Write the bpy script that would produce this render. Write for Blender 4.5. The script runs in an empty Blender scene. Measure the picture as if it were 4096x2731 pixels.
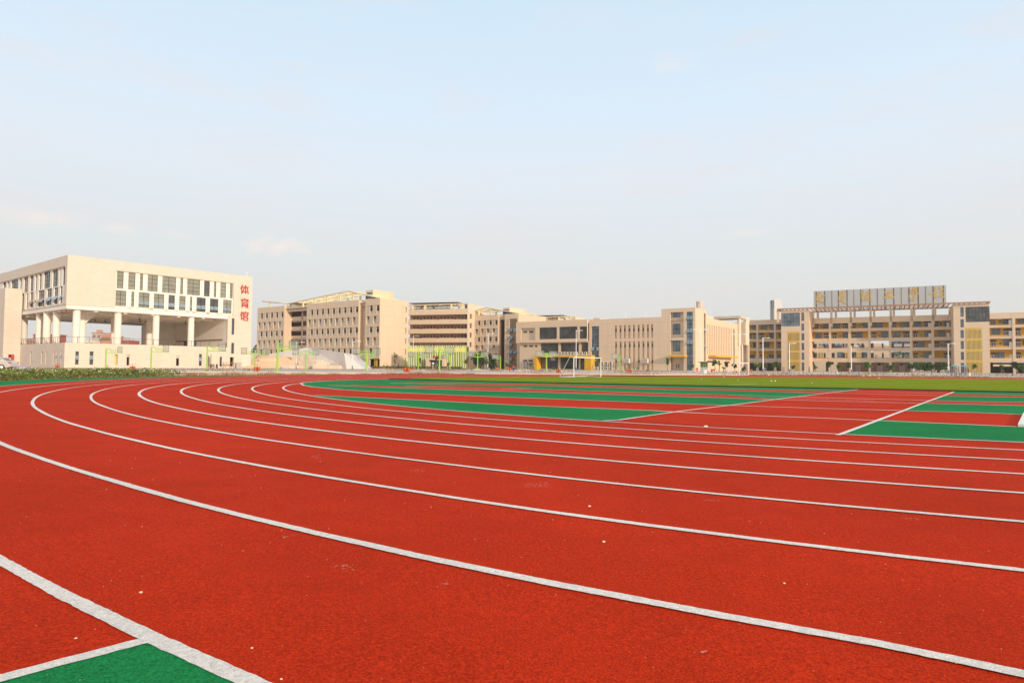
import bpy, bmesh, math, random
from math import sin, cos, pi, sqrt, atan2, radians as R, hypot
from mathutils import Vector, Matrix
from mathutils.geometry import tessellate_polygon
random.seed(7)
sc = bpy.context.scene; col = sc.collection
# ------------------------------------------------------------ camera
FPX, PIT, ROL, HC = 2600., .0386, .0078, .854
_c, _s, _cp, _sp = cos(ROL), sin(ROL), cos(PIT), sin(PIT)
cam = bpy.data.objects.new('camera', bpy.data.cameras.new('camera')); col.objects.link(cam)
cam.data.sensor_width = 36; cam.data.lens = 36*FPX/4096; cam.data.clip_start = .05; cam.data.clip_end = 8000
rv = Vector((_c, -_sp*_s, _cp*_s)); uv = Vector((-_s, -_sp*_c, _cp*_c)); fv = Vector((0, _cp, _sp))
M = Matrix((rv, uv, -fv)).transposed().to_4x4(); M.translation = (0, 0, HC); cam.matrix_world = M
sc.camera = cam
# ------------------------------------------------------------ sky and sun
SUN_AZ, SUN_EL = R(140), R(15)
sv = Vector((sin(SUN_AZ)*cos(SUN_EL), cos(SUN_AZ)*cos(SUN_EL), sin(SUN_EL)))
w = bpy.data.worlds.new("World"); sc.world = w; w.use_nodes = True
N, LK = w.node_tree.nodes, w.node_tree.links
bg = N['Background']; bg.inputs[1].default_value = .1
sky = N.new('ShaderNodeTexSky'); sky.sky_type = 'NISHITA'; sky.sun_disc = False
sky.sun_elevation = SUN_EL; sky.sun_rotation = SUN_AZ; sky.dust_density = 3; sky.air_density = 1.2
tc = N.new('ShaderNodeTexCoord'); sep = N.new('ShaderNodeSeparateXYZ'); LK.new(tc.outputs['Generated'], sep.inputs[0])
rp = N.new('ShaderNodeValToRGB'); LK.new(sep.outputs['Z'], rp.inputs[0])
el = rp.color_ramp.elements
def sl(c): return tuple(pow((x/255+.055)/1.055, 2.4) if x/255 > .04045 else x/255/12.92 for x in c)
SK = [(0, (226, 220, 215)), (.07, (225, 225, 222)), (.16, (227, 232, 233)), (.27, (228, 237, 246)), (.36, (222, 238, 252)), (.47, (212, 234, 251)), (1, (170, 212, 244))]
while len(el) > 1: el.remove(el[0])
el[0].position = 0
for i, (p, c) in enumerate(SK):
    e = el[0] if i == 0 else el.new(p)
    e.position = p; e.color = (*sl(c), 1)
# thin, faint clouds
mp = N.new('ShaderNodeMapping'); mp.inputs['Scale'].default_value = (2.2, 2.2, 11); LK.new(tc.outputs['Generated'], mp.inputs[0])
nz = N.new('ShaderNodeTexNoise'); nz.inputs['Scale'].default_value = 2.1; nz.inputs['Detail'].default_value = 7; LK.new(mp.outputs[0], nz.inputs[0])
cr = N.new('ShaderNodeMapRange'); cr.inputs[1].default_value = .5; cr.inputs[2].default_value = .78; cr.inputs[3].default_value = 0; cr.inputs[4].default_value = .35; LK.new(nz.outputs[0], cr.inputs[0])
mx = N.new('ShaderNodeMixRGB'); mx.inputs[2].default_value = (*sl((240, 226, 224)), 1); LK.new(cr.outputs[0], mx.inputs[0]); LK.new(rp.outputs[0], mx.inputs[1])
def puff(u, v, ru, rvv, s):
    """a small cloud in a given direction of the sky"""
    d = ray(u, v).normalized()
    a = N.new('ShaderNodeVectorMath'); a.operation = 'SUBTRACT'; LK.new(tc.outputs['Generated'], a.inputs[0]); a.inputs[1].default_value = d
    b = N.new('ShaderNodeVectorMath'); b.operation = 'MULTIPLY'; LK.new(a.outputs[0], b.inputs[0]); b.inputs[1].default_value = (FPX/ru, FPX/ru, FPX/rvv)
    l = N.new('ShaderNodeVectorMath'); l.operation = 'LENGTH'; LK.new(b.outputs[0], l.inputs[0])
    n2 = N.new('ShaderNodeTexNoise'); n2.inputs['Scale'].default_value = 55; n2.inputs['Detail'].default_value = 5; LK.new(tc.outputs['Generated'], n2.inputs[0])
    ad = N.new('ShaderNodeMath'); ad.operation = 'MULTIPLY_ADD'; LK.new(n2.outputs[0], ad.inputs[0]); ad.inputs[1].default_value = 1.7; LK.new(l.outputs['Value'], ad.inputs[2])
    m = N.new('ShaderNodeMapRange'); m.inputs[1].default_value = 1.75; m.inputs[2].default_value = .9; m.inputs[3].default_value = 0; m.inputs[4].default_value = s; LK.new(ad.outputs[0], m.inputs[0])
    return m
def ray(u, v):
    x = (u-2048)/FPX; y = -(v-1365.5)/FPX
    x, y = _c*x-_s*y, _s*x+_c*y
    return Vector((x, _cp-_sp*y, _sp+_cp*y))
last = mx
for a in ((1110, 985, 150, 45, .75), (150, 868, 190, 38, .5), (2680, 255, 130, 40, .28), (480, 915, 80, 25, .4), (2990, 935, 160, 22, .3), (720, 940, 70, 18, .35)):
    m = puff(*a); q_ = N.new('ShaderNodeMixRGB'); q_.inputs[2].default_value = (*sl((250, 238, 232)), 1)
    LK.new(m.outputs[0], q_.inputs[0]); LK.new(last.outputs[0], q_.inputs[1]); last = q_
sc10 = N.new('ShaderNodeMixRGB'); sc10.blend_type = 'MULTIPLY'; sc10.inputs[0].default_value = 1; LK.new(last.outputs[0], sc10.inputs[1]); sc10.inputs[2].default_value = (10.1, 10.1, 10.1, 1)
mix = N.new('ShaderNodeMixRGB'); mix.inputs[0].default_value = .985; LK.new(sky.outputs[0], mix.inputs[1]); LK.new(sc10.outputs[0], mix.inputs[2])
# warm evening glow round the sun, behind the camera
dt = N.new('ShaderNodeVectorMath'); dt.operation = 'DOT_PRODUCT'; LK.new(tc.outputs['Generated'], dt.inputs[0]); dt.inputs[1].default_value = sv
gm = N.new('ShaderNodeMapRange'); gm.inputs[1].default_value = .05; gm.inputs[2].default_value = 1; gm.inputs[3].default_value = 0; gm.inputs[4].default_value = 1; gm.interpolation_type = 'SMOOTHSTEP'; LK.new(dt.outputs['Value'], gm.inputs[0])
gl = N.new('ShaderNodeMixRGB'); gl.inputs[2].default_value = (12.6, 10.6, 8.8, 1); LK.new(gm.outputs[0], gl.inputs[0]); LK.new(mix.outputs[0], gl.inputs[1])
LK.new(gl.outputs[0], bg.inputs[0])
sun = bpy.data.objects.new('sun', bpy.data.lights.new('sun', 'SUN')); col.objects.link(sun)
sun.data.energy = 3.1; sun.data.angle = R(1.5); sun.data.color = (1, .82, .62)
sun.rotation_euler = (-sv).to_track_quat('-Z', 'Y').to_euler()
sc.view_settings.view_transform = 'Standard'; sc.view_settings.look = 'None'; sc.view_settings.exposure = 0; sc.view_settings.gamma = 1
# ------------------------------------------------------------ materials
MATS = {}
def mat(name, c, rough=.8, noise=0, nscale=8, bump=0, bscale=40, metal=0, c2=None, spec=.5, detail=4, vec=None, alpha=1, lin=False):
    if name in MATS: return MATS[name]
    m = bpy.data.materials.new(name); m.use_nodes = True; nt = m.node_tree; b = nt.nodes['Principled BSDF']
    c = tuple(c) if lin else c
    b.inputs['Base Color'].default_value = (*c, 1); b.inputs['Roughness'].default_value = rough
    b.inputs['Metallic'].default_value = metal; b.inputs['Specular IOR Level'].default_value = spec
    if alpha < 1: b.inputs['Alpha'].default_value = alpha
    tcn = nt.nodes.new('ShaderNodeTexCoord')
    if noise or c2:
        n = nt.nodes.new('ShaderNodeTexNoise'); n.inputs['Scale'].default_value = nscale; n.inputs['Detail'].default_value = detail
        src = tcn.outputs['Object']
        if vec:
            mpn = nt.nodes.new('ShaderNodeMapping'); mpn.inputs['Scale'].default_value = vec; nt.links.new(src, mpn.inputs[0]); src = mpn.outputs[0]
        nt.links.new(src, n.inputs[0])
        r = nt.nodes.new('ShaderNodeValToRGB'); nt.links.new(n.outputs[0], r.inputs[0])
        a = c2 if c2 else tuple(x*(1-noise) for x in c); bb = c if c2 else tuple(min(1, x*(1+noise)) for x in c)
        r.color_ramp.elements[0].position = .35; r.color_ramp.elements[1].position = .65
        r.color_ramp.elements[0].color = (*a, 1); r.color_ramp.elements[1].color = (*bb, 1)
        nt.links.new(r.outputs[0], b.inputs['Base Color'])
    if bump:
        n = nt.nodes.new('ShaderNodeTexNoise'); n.inputs['Scale'].default_value = bscale; n.inputs['Detail'].default_value = 3; nt.links.new(tcn.outputs['Object'], n.inputs[0])
        bp = nt.nodes.new('ShaderNodeBump'); bp.inputs['Strength'].default_value = bump; bp.inputs['Distance'].default_value = .02
        nt.links.new(n.outputs[0], bp.inputs['Height']); nt.links.new(bp.outputs[0], b.inputs['Normal'])
    MATS[name] = m; return m
def wallmat(name, c, brick=None, stain=.045):
    """stucco / tile cladding: broad tonal drift, vertical streaks, fine panel joints"""
    if name in MATS: return MATS[name]
    m = bpy.data.materials.new(name); m.use_nodes = True; nt = m.node_tree; L = nt.links; b = nt.nodes['Principled BSDF']
    b.inputs['Roughness'].default_value = .85; b.inputs['Specular IOR Level'].default_value = .25
    t = nt.nodes.new('ShaderNodeTexCoord')
    mp1 = nt.nodes.new('ShaderNodeMapping'); mp1.inputs['Scale'].default_value = (.5, .5, .08); L.new(t.outputs['Object'], mp1.inputs[0])
    n1 = nt.nodes.new('ShaderNodeTexNoise'); n1.inputs['Scale'].default_value = 1.3; n1.inputs['Detail'].default_value = 6; L.new(mp1.outputs[0], n1.inputs[0])
    r = nt.nodes.new('ShaderNodeValToRGB'); L.new(n1.outputs[0], r.inputs[0])
    r.color_ramp.elements[0].position = .3; r.color_ramp.elements[1].position = .62
    r.color_ramp.elements[0].color = (*[x*(1-stain) for x in c], 1); r.color_ramp.elements[1].color = (*c, 1)
    out = r.outputs[0]
    # joints: use summed plan coordinate so both faces get them
    sx = nt.nodes.new('ShaderNodeSeparateXYZ'); L.new(t.outputs['Object'], sx.inputs[0])
    ad = nt.nodes.new('ShaderNodeMath'); ad.operation = 'ADD'; L.new(sx.outputs[0], ad.inputs[0]); L.new(sx.outputs[1], ad.inputs[1])
    cb = nt.nodes.new('ShaderNodeCombineXYZ'); L.new(ad.outputs[0], cb.inputs[0]); L.new(sx.outputs[2], cb.inputs[1])
    bt = nt.nodes.new('ShaderNodeTexBrick'); L.new(cb.outputs[0], bt.inputs[0])
    bw, bh, ms, dk = brick or (6.4, 3.3, .035, .8)
    bt.inputs['Scale'].default_value = 1; bt.inputs['Brick Width'].default_value = bw; bt.inputs['Row Height'].default_value = bh
    bt.inputs['Mortar Size'].default_value = ms; bt.offset = .5 if brick else 0
    bt.inputs['Color1'].default_value = (1, 1, 1, 1); bt.inputs['Color2'].default_value = (.93, .93, .93, 1) if brick else (1, 1, 1, 1); bt.inputs['Mortar'].default_value = (dk, dk, dk, 1)
    mm = nt.nodes.new('ShaderNodeMixRGB'); mm.blend_type = 'MULTIPLY'; mm.inputs[0].default_value = 1; L.new(out, mm.inputs[1]); L.new(bt.outputs[0], mm.inputs[2])
    L.new(mm.outputs[0], b.inputs['Base Color'])
    MATS[name] = m; return m
def glassmat(name, c, rough=.06, var=.5):
    if name in MATS: return MATS[name]
    m = mat(name, c, rough, c2=tuple(x*var for x in c), nscale=.55, spec=.8, detail=1)
    return m
def trackmat(name, c, gscale=130, line=False, stripes=None):
    """rubber granulate: grains in colour and relief, plus broad wear"""
    m = bpy.data.materials.new(name); m.use_nodes = True; nt = m.node_tree; L = nt.links; b = nt.nodes['Principled BSDF']
    b.inputs['Roughness'].default_value = .9; b.inputs['Specular IOR Level'].default_value = .06;
    t = nt.nodes.new('ShaderNodeTexCoord')
    def noi(s, d=2, ro=.5):
        n = nt.nodes.new('ShaderNodeTexNoise'); n.inputs['Scale'].default_value = s; n.inputs['Detail'].default_value = d; n.inputs['Roughness'].default_value = ro; L.new(t.outputs['Object'], n.inputs[0]); return n
    def mul(a, lo, hi, p0, p1, prev):
        r = nt.nodes.new('ShaderNodeMapRange'); r.inputs[1].default_value = p0; r.inputs[2].default_value = p1; r.inputs[3].default_value = lo; r.inputs[4].default_value = hi; L.new(a.outputs[0], r.inputs[0])
        x = nt.nodes.new('ShaderNodeVectorMath'); x.operation = 'SCALE'; L.new(prev, x.inputs[0]); L.new(r.outputs[0], x.inputs['Scale']); return x.outputs[0]
    base = nt.nodes.new('ShaderNodeRGB'); base.outputs[0].default_value = (*c, 1)
    o = base.outputs[0]
    g = noi(gscale, 3, .75); o = mul(g, .56 if not line else .75, 1.42 if not line else 1.2, .33, .67, o)
    g2 = noi(55, 3, .6); o = mul(g2, .88, 1.12, .35, .65, o)
    br = noi(.35, 5, .6); o = mul(br, .86, 1.1, .3, .7, o)
    if not line:
        # long faint streaks of wear and dust
        st = noi(1.6, 7, .75); o = mul(st, .92, 1.05, .36, .64, o)
    if line:
        wn = noi(120, 4, .8); wr = nt.nodes.new('ShaderNodeMapRange'); wr.inputs[1].default_value = .60; wr.inputs[2].default_value = .66; L.new(wn.outputs[0], wr.inputs[0])
        wm = nt.nodes.new('ShaderNodeMixRGB'); wm.inputs[2].default_value = (.50, .20, .15, 1); L.new(wr.outputs[0], wm.inputs[0]); L.new(o, wm.inputs[1]); o = wm.outputs[0]
    L.new(o, b.inputs['Base Color'])
    bp = nt.nodes.new('ShaderNodeBump'); bp.inputs['Strength'].default_value = .8; bp.inputs['Distance'].default_value = .006
    L.new(g.outputs[0], bp.inputs['Height']); L.new(bp.outputs[0], b.inputs['Normal'])
    MATS[name] = m; return m
beige = wallmat('beige_stucco', (.71, .56, .415))
beige2 = wallmat('pale_stucco', (.75, .64, .51))
cream = wallmat('cream_tile', (.75, .65, .56), (1.2, .3, .02, .86))
white = mat('white_paint', (.84, .80, .73), .6, noise=.03, nscale=3)
whitep = mat('white_metal', (.8, .8, .8), .4, noise=.04)
gymint = mat('gym_plaster', (.90, .85, .77), .85, noise=.04, nscale=.6)
dark = mat('dark_opening', (.035, .028, .022), .9, noise=.2)
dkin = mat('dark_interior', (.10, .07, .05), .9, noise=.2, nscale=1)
glass = glassmat('window_glass', (.085, .095, .105))
glassb = glassmat('blue_glass', (.15, .22, .29), .12)
glassg = glassmat('gym_glass', (.27, .28, .23), .15, .8)
glassbr = glassmat('bronze_glass', (.26, .17, .10), .15, .8)
fram = mat('window_frame', (.03, .032, .035), .5, noise=.1)
frblue = mat('blue_frame', (.05, .08, .13), .5, noise=.1)
sash = mat('opened_sash_glass', (.22, .30, .36), .1, noise=.1)
louv = mat('louver_metal', (.66, .59, .50), .55, noise=.05)
yellow = mat('yellow_paint', (.72, .42, .015), .6, noise=.05)
slaty = mat('pale_yellow_slat', (.80, .62, .20), .6, noise=.05)
wally = mat('ochre_wall', (.80, .46, .06), .8, noise=.06, nscale=1)
roofy = mat('roof_yellow', (.84, .73, .42), .7, noise=.05, nscale=1)
brown = mat('brown_timber', (.40, .21, .11), .7, noise=.2)
lime = mat('lime_paint', (.62, .78, .20), .6, noise=.05)
limel = mat('pale_lime_paint', (.80, .86, .55), .6, noise=.04)
green = mat('lime_green_metal', (.26, .55, .045), .45, noise=.08)
board = mat('clear_board', (.62, .62, .54), .3, noise=.05, alpha=.38)
boardl = mat('board_line', (.75, .75, .7), .5, noise=.05)
redp = mat('red_paint', (.52, .03, .025), .6, noise=.06)
orange = mat('orange_bin', (.50, .10, .025), .6, noise=.15)
greyc = mat('grey_concrete', (.46, .43, .42), .9, noise=.06, nscale=.5)
conc = mat('pale_concrete', (.58, .51, .43), .9, spec=.08, noise=.1, nscale=.8)
bronze = mat('railing_bronze', (.16, .10, .07), .6, noise=.1)
acw = mat('ac_white', (.72, .70, .66), .6, noise=.06)
gold = mat('gold_letter', (.58, .40, .13), .5, noise=.12, nscale=2)
bark = mat('bark', (.20, .14, .09), .9, noise=.25)
def leafm(n, c): return mat(n, c, .7, c2=tuple(x*.45 for x in c), nscale=3, spec=.3)
leaf1 = leafm('leaf_green', (.09, .17, .03)); leaf2 = leafm('leaf_dark', (.05, .10, .03)); leaf3 = leafm('leaf_olive', (.16, .15, .04)); leaf4 = leafm('leaf_bright', (.13, .25, .03))
# ------------------------------------------------------------ mesh helper
def Ty(c=0): return lambda s, d, z: (s, c+d, z)
def TL(c=0): return lambda s, d, z: (c+d, s, z)
def TR(c=0): return lambda s, d, z: (c-d, s, z)
class MB:
    def __init__(s, T=None): s.v = []; s.f = []; s.m = []; s.T = T
    def add(s, pts, faces, m=0):
        k = len(s.v); s.v += [s.T(*p) for p in pts] if s.T else [tuple(p) for p in pts]
        s.f += [tuple(i+k for i in f) for f in faces]; s.m += [m]*len(faces); return s
    def box(s, x0, x1, y0, y1, z0, z1, m=0):
        return s.add([(x0, y0, z0), (x1, y0, z0), (x1, y1, z0), (x0, y1, z0), (x0, y0, z1), (x1, y0, z1), (x1, y1, z1), (x0, y1, z1)],
                     [(0, 3, 2, 1), (4, 5, 6, 7), (0, 1, 5, 4), (1, 2, 6, 5), (2, 3, 7, 6), (3, 0, 4, 7)], m)
    def wall(s, s0, s1, z0, z1, holes, th=.3, m=0, d0=0):
        eps = 1e-4
        xs = sorted(set([s0, s1]+[min(max(h[i], s0), s1) for h in holes for i in (0, 1)])); zs = sorted(set([z0, z1]+[min(max(h[i], z0), z1) for h in holes for i in (2, 3)]))
        nx, nz_ = len(xs)-1, len(zs)-1
        def solid(i, j):
            if i < 0 or j < 0 or i >= nx or j >= nz_: return False
            cx, cz = (xs[i]+xs[i+1])/2, (zs[j]+zs[j+1])/2
            return not any(h[0]+eps < cx < h[1]-eps and h[2]+eps < cz < h[3]-eps for h in holes)
        for i in range(nx):
            for j in range(nz_):
                if xs[i+1]-xs[i] < eps or zs[j+1]-zs[j] < eps or not solid(i, j): continue
                a, b, c, d = xs[i], xs[i+1], zs[j], zs[j+1]
                s.add([(a, d0, c), (b, d0, c), (b, d0, d), (a, d0, d)], [(0, 1, 2, 3)], m)
                s.add([(a, d0+th, c), (b, d0+th, c), (b, d0+th, d), (a, d0+th, d)], [(3, 2, 1, 0)], m)
                for (ii, jj, p, q) in ((i-1, j, (a, c), (a, d)), (i+1, j, (b, c), (b, d)), (i, j-1, (a, c), (b, c)), (i, j+1, (a, d), (b, d))):
                    if not solid(ii, jj):
                        s.add([(p[0], d0, p[1]), (q[0], d0, q[1]), (q[0], d0+th, q[1]), (p[0], d0+th, p[1])], [(0, 1, 2, 3)], m)
        return s
    def tube(s, p, q, r, n=8, m=0, r2=None):
        p, q = Vector(p), Vector(q); a = (q-p).normalized(); u = a.orthogonal().normalized(); w_ = a.cross(u); r2 = r if r2 is None else r2
        P = []
        for c, rr in ((p, r), (q, r2)):
            for i in range(n):
                t = 2*pi*i/n; P.append(c+u*cos(t)*rr+w_*sin(t)*rr)
        return s.add(P, [(i, (i+1) % n, n+(i+1) % n, n+i) for i in range(n)]+[tuple(range(n-1, -1, -1)), tuple(range(n, 2*n))], m)
    def path(s, pts, r, n=6, m=0):
        for a, b in zip(pts, pts[1:]): s.tube(a, b, r, n, m)
        return s
    def prism(s, poly, y0, y1, m=0):
        """poly in (s,z), extruded in d"""
        n = len(poly); P = [(a, y0, b) for a, b in poly]+[(a, y1, b) for a, b in poly]
        return s.add(P, [tuple(range(n)), tuple(range(2*n-1, n-1, -1))]+[(i, n+i, n+(i+1) % n, (i+1) % n) for i in range(n)], m)
    def win(s, s0, s1, z0, z1, d, nc, nr, fw=.05, dep=.05):
        s.box(s0, s1, d, d+.05, z0, z1, 0)
        for i in range(nc+1):
            x = s0+(s1-s0)*i/nc; s.box(max(s0, x-fw/2), min(s1, x+fw/2), d-dep, d-.002, z0, z1, 1)
        for j in range(nr+1):
            z = z0+(z1-z0)*j/nr; s.box(s0, s1, d-dep-.003, d-.004, max(z0, z-fw/2), min(z1, z+fw/2), 1)
        return s
    def build(s, name, mats, parent=None, loc=None, recalc=True, smooth=False):
        me = bpy.data.meshes.new(name); me.from_pydata(s.v, [], s.f)
        for m_ in (mats if isinstance(mats, (list, tuple)) else [mats]): me.materials.append(m_)
        me.polygons.foreach_set('material_index', s.m)
        if recalc and len(s.f) < 20000:
            bm = bmesh.new(); bm.from_mesh(me); bmesh.ops.recalc_face_normals(bm, faces=bm.faces); bm.to_mesh(me); bm.free()
        if smooth: me.polygons.foreach_set('use_smooth', [True]*len(me.polygons))
        o = bpy.data.objects.new(name, me); col.objects.link(o)
        if parent: o.parent = parent
        if loc: o.location = loc
        return o
def tag(o, label=None, cat=None, group=None, kind=None):
    if label: o['label'] = label
    if cat: o['category'] = cat
    if group: o['group'] = group
    if kind: o['kind'] = kind
    return o
def thing(name, label, cat, loc=(0, 0, 0), rz=0, group=None):
    o = bpy.data.objects.new(name, None); col.objects.link(o); o.location = loc; o.rotation_euler = (0, 0, rz); return tag(o, label, cat, group)
def dup(root, loc, rz=0, label=None, group=None, scale=None):
    r = root.copy(); col.objects.link(r); r.location = loc; r.rotation_euler = (0, 0, rz)
    if label: r['label'] = label
    if group: r['group'] = group
    if scale: r.scale = (scale,)*3
    for ch in list(root.children):
        c = ch.copy(); col.objects.link(c); c.parent = r
        for g_ in ch.children:
            d = g_.copy(); col.objects.link(d); d.parent = c
    return r
REG = dict(R1=(0, 980, 2.8), R2=(500, 980, 2.8), R3=(1000, 1100, 3.564), R4=(1380, 1100, 3.564), R5=(1760, 1160, 4.127), R6=(2160, 1160, 4.127), R7=(2560, 1160, 4.127), S1=(2940, 1120, 3.734), S2=(3340, 1120, 3.734), S3=(3700, 1120, 3.732), A=(3240, 1130, 8.4), B=(3500, 1130, 7.84), G=(940, 1120, 8.7125), K=(1640, 1360, 11.2), P=(0, 0, 1))
def Q(r, x, y): a = REG[r]; return a[0]+x/a[2], a[1]+y/a[2]
class Fr:
    """a building's plan frame; reads points of its wall planes off a sight line"""
    def __init__(s, reg, x, y, Y, ang, o=None):
        if o is None:
            r = ray(*Q(reg, x, y)); o = r*(Y/r.y)
        s.o = Vector((o[0], o[1])); s.a = R(ang); s.e = Vector((cos(s.a), sin(s.a))); s.n = Vector((-sin(s.a), cos(s.a)))
    def root(s, name, label, cat, group=None): return thing(name, label, cat, (s.o.x, s.o.y, 0), s.a, group)
    def ly(s, reg, x, y, c=0):
        """plane local y=c -> (x,z)"""
        r = ray(*Q(reg, x, y)); t = (c+s.o.dot(s.n))/(r.xy.dot(s.n)); p = r*t; return (p.xy-s.o).dot(s.e), p.z+HC
    def lx(s, reg, x, y, c=0):
        r = ray(*Q(reg, x, y)); t = (c+s.o.dot(s.e))/(r.xy.dot(s.e)); p = r*t; return (p.xy-s.o).dot(s.n), p.z+HC
    def w(s, x, y): p = s.o+s.e*x+s.n*y; return p.x, p.y
    def rect(s, reg, x0, x1, y0, y1, c=0, side='y'):
        f = s.ly if side == 'y' else s.lx
        xm = (x0+x1)/2; ym = (y0+y1)/2
        a, b = sorted((f(reg, x0, ym, c)[0], f(reg, x1, ym, c)[0])); return a, b, f(reg, xm, y1, c)[1], f(reg, xm, y0, c)[1]
# ------------------------------------------------------------ the track's geometry
MP = (2651.773356967409, 0.038629955685608744, 0.007811619858568681, 0.06615507657171948, 0.8539306676564832, 23.122161516480773, 39.34508711946683, -0.5435016865775015, 34.73491505513528, 0.011893161615621905)
CX, CY, TH, R8, SL = MP[5:10]; R0 = R8+9.76; LEN = 86.
DV = Vector((cos(TH), sin(TH))); NV = Vector((DV.y, -DV.x))   # along the straights; towards the near side
C1 = Vector((CX, CY)); C2 = C1+DV*LEN
def rad(x, y):
    d = Vector((x, y))-C1; al = d.dot(DV)
    if al > LEN: return (Vector((x, y))-C2).length
    return abs(d.dot(NV)) if al > 0 else d.length
def zat(x, y):
    r = rad(x, y); return -SL*(R0-min(max(r, R8), R0+1)) if r < R0+1 else SL
def stad(r, t):
    """t: metres along near straight for t>0 side; returns point for lane param. phases: near straight, bend, far straight"""
    ph, s_ = t
    if ph == 0: return C1+DV*s_+NV*r
    if ph == 1: a = s_; return C1+NV*(r*cos(a))-DV*(r*sin(a))
    return C1+DV*s_-NV*r
def G(u, v):
    r = ray(u, v); z = 0; x = y = 0
    for _ in range(30):
        t = (z-HC)/min(r.z, -1e-4); x, y = r.x*t, r.y*t; z = .5*z+.5*zat(x, y)
    return Vector((x, y))
def W(p):
    """lens-corrected place of a track point"""
    f, pt, ro, k, h = MP[:5]
    X, Y, Z = p.x, p.y, zat(p.x, p.y)-h
    cp, sp, c, s = cos(pt), sin(pt), cos(ro), sin(ro)
    dep = cp*Y+sp*Z
    if dep < .3: return None
    yw = (-sp*Y+cp*Z)/dep; xw = X/dep; x = c*xw+s*yw; y = -s*xw+c*yw
    ru = hypot(x, y)
    if ru > 1.02: return None
    rd = ru
    for _ in range(30): rd = ru/(1+k*rd*rd)
    q = rd/max(ru, 1e-9); return G(2048+f*x*q, 1365.5-f*y*q)
def curve(r, ext0=40, ext1=60):
    """one lane curve; near straight end first"""
    ps = [stad(r, (0, s_)) for s_ in [60-i*.5 for i in range(120)]]
    n = 200; ps += [stad(r, (1, pi*i/n)) for i in range(n+1)]
    ps += [stad(r, (2, s_*1.5)) for s_ in range(1, 60)]
    ws = [W(p) for p in ps]; i0 = next(i for i, q in enumerate(ws) if q is not None)
    segs = []; cur = []
    for q in ws:
        if q is None:
            if len(cur) > 1: segs.append(cur)
            cur = []
        else: cur.append(q)
    if len(cur) > 1: segs.append(cur)
    return segs
def bridge(segs, r):
    """join the visible pieces through what lies outside the frame by smooth arcs; straight runs beyond the ends"""
    out = []
    for k, s_ in enumerate(segs):
        if k:
            a, b = out[-1], s_[0]; ta = (out[-1]-out[-4]).normalized(); tb = (s_[3]-s_[0]).normalized(); L = (b-a).length
            for i in range(1, 24):
                t = i/24; h0 = 2*t**3-3*t*t+1; h1 = t**3-2*t*t+t; h2 = -2*t**3+3*t*t; h3 = t**3-t*t
                out.append(a*h0+ta*L*h1+b*h2+tb*L*h3)
        out += s_
    a = (out[0]-out[6]).normalized(); b = (out[-1]-out[-3]).normalized()
    return [out[0]+a*d for d in (70, 40, 20, 10, 5, 3, 2, 1)]+out+[out[-1]+b*d for d in (2, 5, 10, 20, 40, 70)]
def ribbon(name, pts, wd, dz, m, wob=.004, res=None):
    P = [Vector((p[0], p[1])) for p in pts]
    if res:
        q = [P[0]]
        for a, b in zip(P, P[1:]):
            n = max(1, int((b-a).length/res)); q += [a+(b-a)*i/n for i in range(1, n+1)]
        P = q
    mb = MB(); V = []; ph = random.random()*9; L = 0
    q = [P[0]]
    for a, b in zip(P, P[1:]):
        near = min(a.length, b.length); n = max(1, int((b-a).length/(.03 if near < 6 else .08 if near < 12 else 9e9))) if near < 12 else 1
        q += [a+(b-a)*i/n for i in range(1, n+1)]
    P = q
    for i, p in enumerate(P):
        a = P[max(0, i-1)]; b = P[min(len(P)-1, i+1)]; t = (b-a).normalized(); n = Vector((-t.y, t.x))
        if i: L += (p-P[i-1]).length
        o = wob*(sin(L*1.3+ph)+.4*sin(L*2.9+2*ph)+.5*sin(L*.6)); ww = wd/2*(1+.05*sin(L*2.1+ph*3))
        for sg in (-1, 1):
            q = p+n*(sg*(ww+(random.uniform(-.0022, .0022) if p.length < 12 else 0))+o); V.append((q.x, q.y, zat(q.x, q.y)+dz))
    mb.add(V, [(2*i, 2*i+1, 2*i+3, 2*i+2) for i in range(len(P)-1)])
    o = mb.build(name, m, recalc=False); o.data.update(); return tag(o, kind='structure')
def sheet(name, poly, dz, m, cell=2.0, zf=None, mb_only=False):
    poly = [Vector((p[0], p[1], 0)) for p in poly]
    tr = tessellate_polygon([poly]); bm = bmesh.new(); vs = [bm.verts.new(p) for p in poly]
    for t in tr:
        try: bm.faces.new([vs[i] for i in t])
        except ValueError: pass
    for ax in (0, 1):
        lo = min(p[ax] for p in poly); hi = max(p[ax] for p in poly); k = math.ceil(lo/cell)*cell
        while k < hi:
            co = [0, 0, 0]; no = [0, 0, 0]; co[ax] = k; no[ax] = 1
            bmesh.ops.bisect_plane(bm, geom=bm.verts[:]+bm.edges[:]+bm.faces[:], plane_co=co, plane_no=no); k += cell
    zf = zf or zat
    for v_ in bm.verts: v_.co.z = zf(v_.co.x, v_.co.y)+dz
    bmesh.ops.recalc_face_normals(bm, faces=bm.faces)
    for f in bm.faces:
        if f.normal.z < 0: f.normal_flip()
    me = bpy.data.meshes.new(name); bm.to_mesh(me); bm.free(); me.materials.append(m)
    o = bpy.data.objects.new(name, me); col.objects.link(o); return tag(o, kind='structure')
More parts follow.
